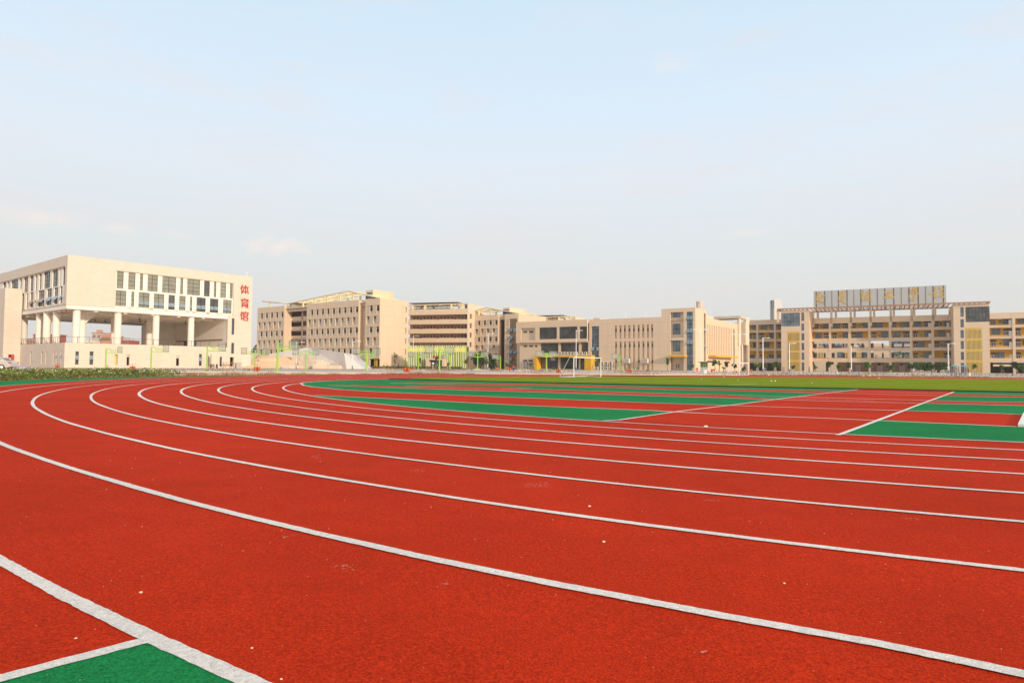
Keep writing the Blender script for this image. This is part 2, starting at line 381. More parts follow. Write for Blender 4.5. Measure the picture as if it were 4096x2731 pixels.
def rings(name, rs, m, dz=0, nseg=72):
    mb = MB(); idx = []
    def ringpts(r):
        P = [C1+NV*(r*cos(a))-DV*(r*sin(a)) for a in [pi*i/nseg for i in range(nseg+1)]]
        P += [C1-NV*r+DV*(LEN*i/12) for i in range(1, 12)]
        P += [C2-NV*(r*cos(a))+DV*(r*sin(a)) for a in [pi*i/nseg for i in range(nseg+1)]]
        P += [C1+NV*r+DV*(LEN*(1-i/12)) for i in range(1, 12)]
        return P
    V = []; n = 0
    for r in rs:
        p = ringpts(r); n = len(p); V += [(q.x, q.y, -SL*(R0-min(max(r, R8), R0+1))+dz if r <= R0+1 else dz) for q in p]
    F = [(k*n+i, k*n+(i+1) % n, (k+1)*n+(i+1) % n, (k+1)*n+i) for k in range(len(rs)-1) for i in range(n)]
    mb.add(V, F); o = mb.build(name, m, recalc=False); return tag(o, kind='structure')
REDC = (.55, .032, .006); GRNC = (.014, .225, .062)
mred = trackmat('red_rubber', REDC); mgrn = trackmat('green_rubber', GRNC); mwht = trackmat('white_line_paint', (.84, .78, .71), 200, True)
# dirt ground with paler, redder and weedy patches
def dirtmat():
    m = bpy.data.materials.new('bare_earth'); m.use_nodes = True; nt = m.node_tree; L = nt.links; b = nt.nodes['Principled BSDF']; b.inputs['Roughness'].default_value = .95; b.inputs['Specular IOR Level'].default_value = .03
    t = nt.nodes.new('ShaderNodeTexCoord'); n = nt.nodes.new('ShaderNodeTexNoise'); n.inputs['Scale'].default_value = .22; n.inputs['Detail'].default_value = 9; n.inputs['Roughness'].default_value = .7; L.new(t.outputs['Object'], n.inputs[0])
    r = nt.nodes.new('ShaderNodeValToRGB'); L.new(n.outputs[0], r.inputs[0]); e = r.color_ramp.elements
    e[0].position = .3; e[0].color = (.26, .20, .10, 1); e[1].position = .7; e[1].color = (.62, .50, .38, 1)
    k = e.new(.42); k.color = (.36, .20, .12, 1); k = e.new(.55); k.color = (.50, .36, .24, 1)
    L.new(r.outputs[0], b.inputs['Base Color']); MATS['earth'] = m; return m
rings('ground', [R0+.55, R0+1, R0+2, R0+4, R0+8, R0+16, 80, 110, 160, 240, 400, 700, 1200], dirtmat(), -.012)
rings('running_track', [.01, 3, 8, 14, 20, 26, 30, R8, R8+2, R8+4, R8+6, R8+8, R0, R0+.6], mred)
# lane lines
LC = [bridge(curve(R8+1.22*(8-k)), R8+1.22*(8-k)) for k in range(9)]
for k in range(9):
    ribbon('lane_line', LC[k], .062 if 0 < k < 4 else .078 if k else .056, .0058, mwht, .004)
# outer green margin: follows the outermost line, starts at the white branch line by the camera
O = LC[0]; brp = G(580, 2565); i_b = min(range(len(O)), key=lambda i: (O[i]-brp).length)
def offs(P, i, d):
    a = P[max(0, i-1)]; b = P[min(len(P)-1, i+1)]; t = (b-a).normalized(); n = Vector((-t.y, t.x)); return P[i]+n*d
sgn = 1 if (offs(O, i_b, 1)-C1).length > (O[i_b]-C1).length else -1
i_l = min(range(len(O)), key=lambda i: (O[i]-G(0, 1545)).length)
b2 = G(0, 2718); bd = (b2-brp).normalized()
sheet('green_margin_near', [O[i] for i in range(i_b, 7, -1)]+[offs(O, i, sgn*2.2) for i in range(8, i_b-1)]+[brp+bd*2.2, brp+bd*.3, brp-bd*.035], .0032, mgrn, 1.0)
def width(i):
    p = O[i]; a = Vector((-20.5, 51.4)); d = hypot(p.x+18, p.y-22); t = min(1, max(0, (p.y-40)/14)); return 2.9*(1-t)+.95*t
far = list(range(i_l-6, len(O)))
sheet('green_margin_far', [O[i] for i in far]+[offs(O, i, sgn*width(i)) for i in reversed(far)], .003, mgrn, 3.0)
mid = list(range(i_b, i_l-5))
sheet('track_apron', [O[i] for i in mid]+[offs(O, i, sgn*4) for i in reversed(mid)][:-1]+[brp+bd*4], .002, mred, 2.0)
ribbon('apron_line', [brp-bd*.02, brp+bd*4], .055, .0055, mwht, .002, .2)
# ---- infield surfaces
def gp(pts): return [G(*p) for p in pts]
I8 = LC[8]
lineA = [(1262, 1581), (1500, 1592), (1700, 1601), (2000, 1617), (2200, 1626), (2612, 1642), (2700, 1648), (2900, 1658), (3300, 1673), (3500, 1682), (3896, 1699), (4066, 1706.5)]
lineB = [(1202, 1533.5), (1215, 1541), (1250, 1547), (1363, 1558), (1500, 1566), (1700, 1575), (2000, 1587.6), (2200, 1595), (2700, 1614.5), (2900, 1621), (3300, 1634), (3500, 1639), (3896, 1650), (4090, 1657.5)]
arcB = [(1202, 1533.5), (1215, 1529.5), (1250, 1526.5), (1300, 1523.5), (1400, 1520), (1500, 1517.5), (1600, 1516), (1700, 1514.8)]
D1 = [(2414, 1683.5), (2477, 1680.5), (2712, 1646), (2934, 1619.5), (3163, 1590), (3432, 1557.6)]
D2 = [(3352, 1741), (3522, 1678), (3674.5, 1619.5), (3816, 1567.5)]
lineC = [(1312, 1540.5), (1506, 1548), (1700, 1554.5), (1857, 1560), (2000, 1564.5), (2200, 1570), (2700, 1586), (2900, 1591), (3300, 1604), (3500, 1608.8), (3896, 1617.8), (4096, 1622.8)]
lineD = [(1312, 1539.5), (1417, 1540), (1500, 1541), (1620, 1545), (2020, 1555.5), (2200, 1558), (2700, 1574.5), (2900, 1578.3), (3300, 1590.5), (3500, 1596), (3896, 1605.7), (4096, 1609.3)]
lineE = [(1560, 1532.3), (1600, 1533), (1700, 1535), (2000, 1540), (2200, 1543.5), (2700, 1559), (2900, 1561.5), (3300, 1570), (3500, 1576), (3896, 1586), (4096, 1588.4)]
lineF = [(1560, 1531.6), (1700, 1530.2), (2000, 1534), (2200, 1536.6), (2700, 1551), (2900, 1554.7), (3300, 1562.5), (3500, 1567), (3896, 1577), (4096, 1580.7)]
turfn = [(1560, 1517.5), (1700, 1520), (2000, 1528), (2200, 1532), (2700, 1542.5), (2900, 1546), (3300, 1554), (3500, 1557.5), (3896, 1566), (4096, 1570)]
def bet(line, a, b): return [p for p in line if a < p[0] < b]
def i8seg(u0, v0, u1, v1):
    a = min(range(len(I8)), key=lambda i: (I8[i]-G(u0, v0)).length); b = min(range(len(I8)), key=lambda i: (I8[i]-G(u1, v1)).length)
    return I8[a:b+1] if a < b else list(reversed(I8[b:a+1]))
tip = (1262, 1581)
def extend(line, d):
    a, b = G(*line[-2]), G(*line[-1]); return gp(line)+[b+(b-a).normalized()*d]
# lower green wedge between the inner lane line and line A
sheet('green_zone', gp(lineA[:6])+gp([(2700, 1648), (2477, 1680.5)])+i8seg(2414, 1684, 1262, 1581), .002, mgrn)
# lower green right of the second diagonal
eA = extend(lineA, 14)
sheet('green_zone', i8seg(3352, 1741, 4096, 1772)[::1]+[I8[6]]+[eA[-1]]+[G(*p) for p in reversed([p for p in lineA if p[0] > 3515])]+[G(3522, 1678)], .002, mgrn)
# middle green: line B up to band 2, left of D1
sheet('green_zone', gp([p for p in lineB if p[0] < 2920])+gp([(2934, 1619.5), (3080, 1600)])+gp(list(reversed([p for p in lineC if p[0] < 3000]))+[(1300, 1540)])+gp([(1215, 1536)]), .0022, mgrn)
sheet('green_zone', gp([(1202, 1533.5), (1215, 1536), (1300, 1540)])+gp([p for p in lineD if p[0] < 2950])+gp([(3110, 1597), (3163, 1590), (3300, 1573.5)])+gp(list(reversed([p for p in lineE if p[0] < 3200])))+gp([p for p in lineF if p[0] < 3320 and p[0] > 1570])+gp([(3400, 1562), (3440, 1556.8)])+gp(list(reversed([p for p in turfn if 1600 < p[0] < 3350])))+gp(list(reversed(arcB[1:-1]))), .0021, mgrn)
def ext2(a, b, d): p, q = G(*a), G(*b); return q+(q-p).normalized()*d
sheet('green_zone', gp([(3674.5, 1619.5), (3600, 1643)])+gp([p for p in lineB if p[0] > 3700])+[ext2((3896, 1650), (4090, 1657.5), 16), ext2((3896, 1617.8), (4096, 1622.8), 18)]+gp([(4096, 1622.8), (3896, 1617.8), (3690, 1613)]), .0021, mgrn)
sheet('green_zone', gp([(3715, 1601), (3896, 1605.7), (4096, 1609.3)])+[ext2((3896, 1605.7), (4096, 1609.3), 20), ext2((3896, 1586), (4096, 1588.4), 22)]+gp([(4096, 1588.4), (3896, 1586), (3770, 1583.5)]), .0021, mgrn)
sheet('green_zone', gp([(3795, 1574.5), (3896, 1577), (4096, 1580.7)])+[ext2((3896, 1577), (4096, 1580.7), 24), ext2((3896, 1566), (4096, 1569.5), 26)]+gp([(4096, 1569.5), (3896, 1565.5), (3818, 1564.5)]), .0021, mgrn)
# turf with mowing stripes
def turfmat():
    m = bpy.data.materials.new('artificial_turf'); m.use_nodes = True; nt = m.node_tree; L = nt.links; b = nt.nodes['Principled BSDF']; b.inputs['Roughness'].default_value = .95; b.inputs['Specular IOR Level'].default_value = .03
    t = nt.nodes.new('ShaderNodeTexCoord'); d = nt.nodes.new('ShaderNodeVectorMath'); d.operation = 'DOT_PRODUCT'; L.new(t.outputs['Object'], d.inputs[0])
    a, b_ = G(2000, 1528), G(3300, 1554); tt = (b_-a).normalized(); d.inputs[1].default_value = (-tt.y, tt.x, 0)
    s = nt.nodes.new('ShaderNodeMath'); s.operation = 'MULTIPLY'; s.inputs[1].default_value = 2*pi/5.2; L.new(d.outputs['Value'], s.inputs[0])
    sn = nt.nodes.new('ShaderNodeMath'); sn.operation = 'SINE'; L.new(s.outputs[0], sn.inputs[0])
    r = nt.nodes.new('ShaderNodeMapRange'); r.inputs[1].default_value = -.35; r.inputs[2].default_value = .35; L.new(sn.outputs[0], r.inputs[0])
    mxx = nt.nodes.new('ShaderNodeMixRGB'); mxx.inputs[1].default_value = (.15, .20, .005, 1); mxx.inputs[2].default_value = (.27, .325, .005, 1); L.new(r.outputs[0], mxx.inputs[0])
    n = nt.nodes.new('ShaderNodeTexNoise'); n.inputs['Scale'].default_value = 1.2; n.inputs['Detail'].default_value = 8; n.inputs['Roughness'].default_value = .75; L.new(t.outputs['Object'], n.inputs[0])
    mr = nt.nodes.new('ShaderNodeMapRange'); mr.inputs[1].default_value = .3; mr.inputs[2].default_value = .7; mr.inputs[3].default_value = .78; mr.inputs[4].default_value = 1.15; L.new(n.outputs[0], mr.inputs[0])
    vs = nt.nodes.new('ShaderNodeVectorMath'); vs.operation = 'SCALE'; L.new(mxx.outputs[0], vs.inputs[0]); L.new(mr.outputs[0], vs.inputs['Scale']); L.new(vs.outputs[0], b.inputs['Base Color'])
    return m
I8f = [p for i, p in enumerate(I8)]
iT = min(range(len(I8)), key=lambda i: (I8[i]-G(1720, 1513.5)).length)
farI = I8[iT:]
tn = gp(turfn); tdir = (tn[-1]-tn[-4]).normalized()
sheet('turf_field', [G(1640, 1516)]+tn[1:]+[tn[-1]+tdir*50, farI[-1]]+list(reversed(farI)), .022, turfmat(), 4.0)
# low dark rubber kerb along the turf's near edge
kb = MB(); kp = [tn[0]]+tn[1:]+[tn[-1]+tdir*50]
for a, b in zip(kp, kp[1:]):
    t = (b-a).normalized(); n = Vector((-t.y, t.x)); q = [a-n*.12, b-n*.12, b+n*.12, a+n*.12]; z0 = -SL*9.76
    kb.add([(p.x, p.y, z0) for p in q]+[(p.x, p.y, z0+.06) for p in q], [(4, 5, 6, 7), (0, 1, 5, 4), (3, 2, 6, 7)])
tag(kb.build('turf_kerb', mat('dark_kerb', (.02, .035, .02), .9, noise=.2)), kind='structure')
turfl = mat('turf_line', (.60, .62, .42), .8, noise=.08)
def ln(name, pts, wd=.05, dz=.0055, m=None, res=1.5): return ribbon(name, gp(pts), wd, dz, m or mwht, .003, res)
def shift(P, d):
    return [Vector(offs(P, i, d)) for i in range(len(P))]
ribbon('touch_line', shift(kp, 1.3), .12, .027, turfl, 0, 3)
ribbon('pitch_line', shift(kp, 11.5), .12, .027, turfl, 0, 3)
ribbon('pitch_line', gp([(2911, 1541), (3029, 1536)]), .12, .027, turfl, 0, 3)
ribbon('pitch_line', gp([(2276, 1528), (2370, 1525.5), (2482, 1523)]), .12, .027, turfl, 0, 3)
for nm, l_, w_ in (('field_line', lineA, .085), ('field_line', lineB+[], .10), ('field_line', lineC, .11), ('field_line', lineD[3:], .11), ('field_line', lineE, .11), ('field_line', lineF, .11), ('field_line', list(reversed(arcB)), .08)):
    ln(nm, l_, w_)
ln('field_line', D1, .075, .0085); ln('field_line', D2, .075, .0085)
ln('field_line', [(1480, 1548), (1750, 1549), (2000, 1558.5), (2200, 1564.5), (2700, 1580.3), (2900, 1585), (3300, 1597.3), (3500, 1602.5)], .05)
ln('field_line', [(3690, 1607.5), (3896, 1612), (4096, 1617)], .05)
sheet('red_zone', gp([(1640, 1545), (1700, 1543), (2000, 1547), (2127, 1550.3), (2000, 1556), (1760, 1549)]), .003, mred)
ln('field_line', [(1620, 1545), (1700, 1543), (1810, 1541.2)], .05, .007); ln('field_line', [(2010, 1556), (2127, 1550.8)], .07, .007)
sheet('red_zone', gp([(3352, 1741), (3522, 1678), (3674.5, 1619.5), (3816, 1567.5), (3432, 1557.6), (3163, 1590), (2934, 1619.5), (2712, 1646), (2477, 1680.5)]), .0034, mred)
ln('field_line', [(2712, 1648), (2900, 1658), (3300, 1673), (3500, 1682)], .08, .007)
ln('field_line', [(2870, 1620), (3300, 1634), (3590, 1641)], .08, .007)
for l_ in (lineC, lineD, lineE, lineF): ln('field_line', [p for p in l_ if 3100 < p[0] < 3720], .08, .007)
# sand pit at the right edge with its low white kerb boards
pz = -SL*9.76
pa, pb_, pc = G(4096, 1657.8), G(4066, 1706.5), G(4090, 1657.5)
pit = MB()
def plank(mb, a, b, wd, h, m=0):
    t = (b-a).normalized(); n = Vector((-t.y, t.x))*wd/2; q = [a-n, b-n, b+n, a+n]
    mb.add([(p.x, p.y, pz) for p in q]+[(p.x, p.y, pz+h) for p in q], [(0, 3, 2, 1), (4, 5, 6, 7), (0, 1, 5, 4), (1, 2, 6, 5), (2, 3, 7, 6), (3, 0, 4, 7)], m)
e1 = (G(4066, 1706.5)-G(3896, 1699)).normalized(); e2 = (pc-pb_)
plank(pit, pb_+e1*.06, pc+e1*.06, .08, .05); 
sp_ = tag(thing('sand_pit', 'long jump pit with raised white kerb boards at the right edge of the track infield', 'sand pit'))
o = pit.build('kerb_board', white, sp_)
p2 = MB(); plank(p2, pb_+e1*.15, pb_+e1*8, .05, .035); p2.build('kerb_board', white, sp_)
p2 = MB(); plank(p2, pc+e1*.15, pc+e1*8, .05, .035); p2.build('kerb_board', white, sp_)
p2 = MB(); q = [pb_+e1*.2, pb_+e1*8, pc+e1*8, pc+e1*.2]; p2.add([(p.x, p.y, pz+.03) for p in q], [(0, 1, 2, 3)]); p2.build('sand', mat('pit_soil', (.28, .09, .04), .95, noise=.2, nscale=5), sp_)
# little stones and chips on the rubber
stone = mat('pale_stone', (.75, .68, .52), .9, noise=.15)
STN = [('cream pebble lying on the red track at the lower left, biggest stone there', 563, 2371, .005), ('pale stone on the inner lane line near the start of the red crossing', 2824, 1708, .024),
       ('small chip on the red apron left of the thick white line', 303, 2554, .0035), ('small white chip on the track below the image centre', 2415, 2168, .006),
       ('white chip near the bottom right of the red lanes', 3137, 2333, .004), ('tiny chip high in the second red lane on the left', 2358, 2026, .007), ('small chip by the bottom edge, left of centre', 1125, 2716, .003), ('white chip at the lower left inside the first lane', 1008, 2592, .003)]
for lab, u, v, r in STN:
    p = G(u, v); bm = bmesh.new(); bmesh.ops.create_icosphere(bm, subdivisions=2, radius=r)
    for v_ in bm.verts: v_.co = Vector((v_.co.x*1.3, v_.co.y, v_.co.z*.7))*(1+.35*random.uniform(-1, 1)*.6)
    me = bpy.data.meshes.new('pebble'); bm.to_mesh(me); bm.free(); me.materials.append(stone)
    o = bpy.data.objects.new('pebble', me); col.objects.link(o); o.location = (p.x, p.y, zat(p.x, p.y)+r*.6); tag(o, lab, 'pebble', 'loose stones on the track')
mb = MB()
for _ in range(200):
    u = random.uniform(0, 4096); v = 1620+1110*random.random()**1.2; p = G(u, v); r = random.uniform(.0008, .0018)*(1+2.2*((2731-v)/1100)**2); a = random.uniform(0, 6); z = zat(p.x, p.y)+.006
    if rad(p.x, p.y) < R8-4: continue
    mb.add([(p.x+r*cos(a+k*2.1), p.y+r*sin(a+k*2.1), z) for k in range(3)]+[(p.x, p.y, z+r)], [(0, 1, 3), (1, 2, 3), (2, 0, 3)])
tag(mb.build('grit', stone, recalc=False), kind='stuff')
# pale scuff marks on the red lanes
scm = bpy.data.materials.new('chalk_scuff'); scm.use_nodes = True; nt = scm.node_tree; b = nt.nodes['Principled BSDF']; b.inputs['Base Color'].default_value = (.72, .42, .34, 1); b.inputs['Roughness'].default_value = .95
t = nt.nodes.new('ShaderNodeTexCoord'); n = nt.nodes.new('ShaderNodeTexNoise'); n.inputs['Scale'].default_value = 60; n.inputs['Detail'].default_value = 4; nt.links.new(t.outputs['Object'], n.inputs[0])
mr = nt.nodes.new('ShaderNodeMapRange'); mr.inputs[1].default_value = .55; mr.inputs[2].default_value = .68; mr.inputs[4].default_value = .7; nt.links.new(n.outputs[0], mr.inputs[0]); nt.links.new(mr.outputs[0], b.inputs['Alpha'])
for u, v, wd, hh in ((560, 1725, 14, 3), (460, 1697, 10, 3), (190, 1587, 10, 2), (205, 1578, 8, 2), (1260, 1829, 20, 8), (1370, 2275, 40, 18), (2140, 1942, 50, 12), (2840, 2003, 35, 5), (1150, 2150, 22, 6), (3640, 2078, 40, 5), (1665, 1884, 30, 5), (2800, 2613, 28, 10), (400, 1640, 14, 2), (1770, 2340, 24, 9)):
    q = [G(u-wd, v-hh*.4), G(u+wd, v-hh), G(u+wd*1.2, v+hh), G(u-wd*.8, v+hh*.7)]
    m_ = MB(); m_.add([(p.x, p.y, zat(p.x, p.y)+.006) for p in q], [(0, 1, 2, 3)]); tag(m_.build('scuff_mark', scm, recalc=False), kind='structure')
# ================================================================= GYMNASIUM
def W_(b, T, s0, s1, z0, z1, d, nc, nr, gm_=None, fm=None, name='window', fw=.06):
    return MB(T).win(s0, s1, z0, z1, d, nc, nr, fw).build(name, [gm_ or glass, fm or fram], b)
def opened(b, T, s0, s1, z0, z1, ang=.45, m=None, d=0):
    """top-hung casement pushed open, tilted outwards at its foot"""
    h = z1-z0; mb = MB(T); o = -h*sin(ang); mb.add([(s0, d, z1), (s1, d, z1), (s1, d+o, z1-h*cos(ang)), (s0, d+o, z1-h*cos(ang)), (s0, d-.05, z1), (s1, d-.05, z1), (s1, d+o-.05, z1-h*cos(ang)), (s0, d+o-.05, z1-h*cos(ang))],
        [(0, 1, 2, 3), (4, 7, 6, 5), (0, 4, 5, 1), (2, 6, 7, 3), (0, 3, 7, 4), (1, 5, 6, 2)])
    return mb.build('open_casement', m or sash, b)
g = Fr('R1', 760, 115, 118, 51.5)
b = g.root('gymnasium', 'large cream sports hall with red vertical lettering, raised on round columns over an open deck', 'building')
zT = (g.ly('R1', 760, 115)[1]+g.ly('R2', 1425, 353)[1])/2
zU = (g.ly('R1', 745, 676)[1]+g.ly('R2', 1205, 784)[1])/2
zP = (g.ly('R1', 728, 1092)[1]+g.ly('R2', 1150, 1145)[1])/2
XE = g.ly('R2', 1425, 500)[0]; XI = g.ly('R2', 1148, 1000)[0]; YD = 44.; YB = 25.
wx = lambda x, y=600: g.ly('R2', x, y)[0]
up = [(-90, -15), (38, 118), (168, 203), (255, 370), (420, 575), (622, 655), (700, 845), (890, 955), (1000, 1028), (1073, 1137), (1180, 1213)]
lo = [(-98, 20), (77, 110), (160, 282), (330, 447), (495, 567), (615, 687), (735, 762), (810, 913), (960, 1055), (1108, 1203)]
u1, u0 = g.ly('R2', 340, 338)[1], g.ly('R2', 340, 522)[1]; l1, l0 = g.ly('R2', 340, 542)[1], g.ly('R2', 340, 727)[1]
xb0, xb1 = wx(-95), wx(1213)
uph = [(wx(a), wx(c_), u0, u1) for a, c_ in up]; loh = [(wx(a), wx(c_), l0, l1) for a, c_ in lo]
# upper block: front wall with a window band recess
fw_ = MB(Ty()).wall(0, XE, zU, zT, [(xb0-.15, xb1+.1, l0-.15, u1+.1)], .5)
fw_.wall(XI, XE, 0, zU, [g.rect('R2', 1195, 1225, 820, 1003), g.rect('R2', 1190, 1222, 1095, 1215), g.rect('R2', 1175, 1217, 1255, 1357)], .5)
fw_.T = TR(XE); fw_.wall(.5, YD, 0, zT, [], .5)
fw_.build('front_wall', cream, b)
MB(Ty()).wall(xb0-.15, xb1+.1, l0-.15, u1+.1, uph+loh, .35, 0, .3).build('window_band', white, b)
for k, h in enumerate(uph+loh):
    n = max(1, round((h[1]-h[0])/1.1)); W_(b, Ty(), *h, .55, n, 4, glassg if k not in (7, 15, 18, 19) else glass, name='window')
    if k >= 11 and k not in (11, 12):
        for i in range(n):
            if (i+k) % 3 or n < 3:
                s0 = h[0]+(h[1]-h[0])*i/n; hh = (h[3]-h[2])/4
                opened(b, Ty(), s0+.05, s0+(h[1]-h[0])/n-.05, h[2]+hh, h[2]+2*hh, .3, sash, .5)
for rr in ((1195, 1225, 820, 1003), (1190, 1222, 1095, 1215)):
    h = g.rect('R2', *rr); W_(b, Ty(), *h, .3, 1, 4 if rr[2] < 1000 else 3, glass)
# left face of the upper block
ly = lambda x, y=500: g.lx('R1', x, y)[0]
a_up = [(675, 705), (640, 652), (560, 622), (463, 535), (413, 440), (370, 392), (312, 350), (243, 290), (197, 220), (103, 178), (63, 83), (12, 45), (-60, -25), (-130, -80)]
a_lo = [(702, 716), (650, 678), (583, 628), (503, 560), (408, 478), (375, 388), (318, 355), (275, 297), (225, 250), (160, 200), (90, 130)]
au1 = g.lx('R1', 460, 308)[1]; au0 = g.lx('R1', 460, 492)[1]; al1 = g.lx('R1', 440, 507)[1]; al0 = g.lx('R1', 440, 697)[1]
H1 = [(ly(c_), ly(a), au0, au1) for a, c_ in a_up]; H2 = [(ly(c_), ly(a), al0, al1) for a, c_ in a_lo]
H1 = [h for h in H1 if h[1] < YD-.5]; H2 = [h for h in H2 if h[1] < YD-.5]
yb0 = ly(722)
MB(TL()).wall(.5, YD, zU, zT, [(yb0, YD-.4, al0-.15, au1+.1)], .5).build('side_wall', cream, b)
MB(TL()).wall(yb0, YD-.4, al0-.15, au1+.1, H1+H2, .35, 0, .3).build('window_band', white, b)
for k, h in enumerate(H1+H2):
    n = max(1, round((h[1]-h[0])/1.3)); W_(b, TL(), *h, .55, n, 4, glassbr if k in (7, 18, 19, 20, 21) else glass)
    if k >= len(H1) and k < len(H1)+7:
        hh = (h[3]-h[2])/4; opened(b, TL(), h[0]+.05, h[1]-.05, h[2]+hh, h[2]+2.1*hh, .55, sash if k < len(H1)+4 else glassbr, .45)
# floor slabs, roof, deck
MB().box(.5, XE-.5, .5, YD-.02, zT-1.2, zT-.9).box(.3, XE-.5, .3, YD, zU-.02, zU+.4).build('floor_slab', gymint, b)
cl = MB().box(.1, XI, .12, .6, zU-.75, zU-.02).box(.12, .6, .6, YD-1, zU-.75, zU-.02)
for x in [XI*i/6 for i in range(1, 6)]: cl.box(x-.3, x+.3, .6, YB, zU-1.0, zU-.02)
for y in (6.2, 12.4, 18.6, 24.8): cl.box(.6, XI, y-.3, y+.3, zU-1.1, zU-.022)
for y in (31, 38): cl.box(.6, XI, y-.3, y+.3, zU-1.1, zU-.022)
cl.build('ceiling_beam', gymint, b)
hx = [g.rect('R1', 843, 882, 1190, 1338), g.rect('R1', 1003, 1045, 1190, 1340), g.rect('R1', 1283, 1318, 1225, 1345), g.rect('R1', 1418, 1450, 1225, 1347), g.rect('R2', 573, 607, 1240, 1352), g.rect('R2', 828, 860, 1220, 1352), g.rect('R2', 925, 937, 1240, 1352), g.rect('R2', 1060, 1085, 1250, 1357)]
hl = [(*sorted((g.lx('R1', a, 1250)[0], g.lx('R1', c_, 1250)[0])), g.lx('R1', a, d_)[1], g.lx('R1', a, e_)[1]) for a, c_, e_, d_ in ((336, 352, 1195, 1335), (460, 478, 1192, 1335), (510, 525, 1192, 1335), (592, 607, 1188, 1335), (628, 640, 1186, 1330), (680, 693, 1183, 1332))]
pd = MB(Ty()).wall(0, XI, 0, zP, hx, .4); pd.T = TL(); pd.wall(.4, YD, 0, zP, hl, .4)
pd.T = None; pd.box(.42, XI, .42, YD, zP-.5, zP-.25)
pd.build('podium', cream, b)
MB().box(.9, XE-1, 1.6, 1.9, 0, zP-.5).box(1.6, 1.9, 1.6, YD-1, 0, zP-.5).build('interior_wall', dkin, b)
for k, h in enumerate(hx):
    if k in (0, 1, 5, 6, 7): W_(b, Ty(), *h, .25, 1, 4, glass)
    if k in (0, 1, 5): opened(b, Ty(), h[0]+.05, h[1]-.05, h[2]+(h[3]-h[2])*.38, h[2]+(h[3]-h[2])*.7, .3, sash, .2)
    if k == 2: MB(Ty()).box(h[0], h[1], .5, .55, h[2], h[3]).build('door', slaty, b)
    if k in (3, 4): MB(Ty()).box(h[0], h[1], .3, .36, h[3]-.5, h[3]).build('lintel', cream, b)
for k, h in enumerate(hl):
    if k > 3: W_(b, TL(), *h, .25, 1, 3, glassbr); opened(b, TL(), h[0]+.03, h[1]-.03, h[2]+(h[3]-h[2])*.4, h[2]+(h[3]-h[2])*.68, .5, sash, .1)
# right-hand solid core of the open deck
MB().box(XI+.02, XI+.4, .52, YB+.5, zP-.3, zU-.02).build('deck_wall', gymint, b); core = MB()
xk = g.ly('R2', 200, 1000, YB)[0]; core.box(xk, XI, YB, YB+.4, zP-.3, zU-.02); core.build('deck_wall', gymint, b); MB().box(XI-.05, XE-.5, YD-.4, YD-.02, 0, zT-1.3).build('rear_wall', gymint, b)
MB().box(XI-.12, XI, 2, YB-1, zP+1.6, zP+1.8).build('ledge', bronze, b)
MB().box(XI-.6, XI, 14, 19, zP-.2, zP+1.7).build('notice_board', frblue, b)
for (reg, x, y, c) in (('R1', 855, 900, 1.2), ('R1', 1318, 900, 1.2), ('R2', 345, 950, 1.2), ('R2', 738, 950, 1.2)):
    s = g.ly(reg, x, y, c)[0]; MB().tube((s, c, zP-.3), (s, c, zU-.1), .62, 20).build('column', white, b, smooth=False)
for x in (632, 443, 270):
    s = g.lx('R1', x, 900, 1.2)[0]; MB().tube((1.2, s, zP-.3), (1.2, s, zU-.1), .62, 20).build('column', white, b)
for (reg, x) in (('R1', 915), ('R1', 525), ('R1', 1280), ('R2', 272)):
    c = 13 if x != 915 else 6.5; s = g.ly(reg, x, 950, c)[0]
    mb = MB().tube((s, c, zP-.3), (s, c, zU-.1), .65, 16); mb.prism([(s+.4, zU-.9), (s+2.6, zU-.9), (s+.4, zU-3)], c-.3, c+.3); mb.build('column', gymint, b)
MB().box(.6, XI, YB-.3, YB+.3, zU-1.3, zU-.02).build('rear_beam', gymint, b)
rl = MB()
def rail(mb, p0, p1, n, z, h=1.15, r=.03):
    p0, p1 = Vector(p0), Vector(p1)
    for i in range(n+1):
        p = p0+(p1-p0)*i/n; mb.box(p.x-r, p.x+r, p.y-r, p.y+r, z, z+h)
    a, b_ = (p0, p1)
    mb.tube((a.x, a.y, z+h), (b_.x, b_.y, z+h), r, 6); mb.tube((a.x, a.y, z+.12), (b_.x, b_.y, z+.12), r*.7, 6)
rail(rl, (.2, .2), (XI-.1, .2), 16, zP-.02); rail(rl, (.2, .2), (.2, 30), 28, zP-.02, r=.035); rl.build('railing', bronze, b)
rp_ = MB(); yv = g.lx('R1', 818, 900, 1.9)[0]; rp_.path([(1.9, .9, zP), (1.9, .9, zU-1.3), (1.5, 2, zU-1.2), (.9, 24, zU-1.2)], .07)
for i in range(9): rp_.tube((.95, 3+i*2.3, zU-1.2), (.95, 3+i*2.3, zU-.7), .05)
rp_.build('fire_pipe', mat('red_pipe', (.40, .06, .04), .6), b)
for i, (s, c) in enumerate([(3+4.1*i, 5+(i*7) % 19) for i in range(7)]+[(5+4.4*i, 11+(i*5) % 12) for i in range(6)]):
    if s > XI-1: continue
    m_ = MB(); m_.tube((s, c, zU-.02), (s, c, zU-1.6), .03, 6); m_.tube((s, c, zU-1.3), (s, c, zU-1.6), .06, 10, 0, .28); m_.build('pendant_lamp', bronze, b)
# shallow vaulted roof behind the parapet
sx0, sx1 = g.ly('R2', 150, 190, 8)[0], g.ly('R2', 700, 270, 8)[0]
vp = [(sx0+(sx1-sx0)*i/12, zT-.3+.75*sin(pi*i/12)) for i in range(13)]
MB().prism([(sx0, zT-1)]+vp+[(sx1, zT-1)], 6, 30).build('roof', cream, b)
MB().tube((XE-1, .6, zT-.5), (XE-1, .6, zT+1.1), .05).build('lightning_rod', white, b)
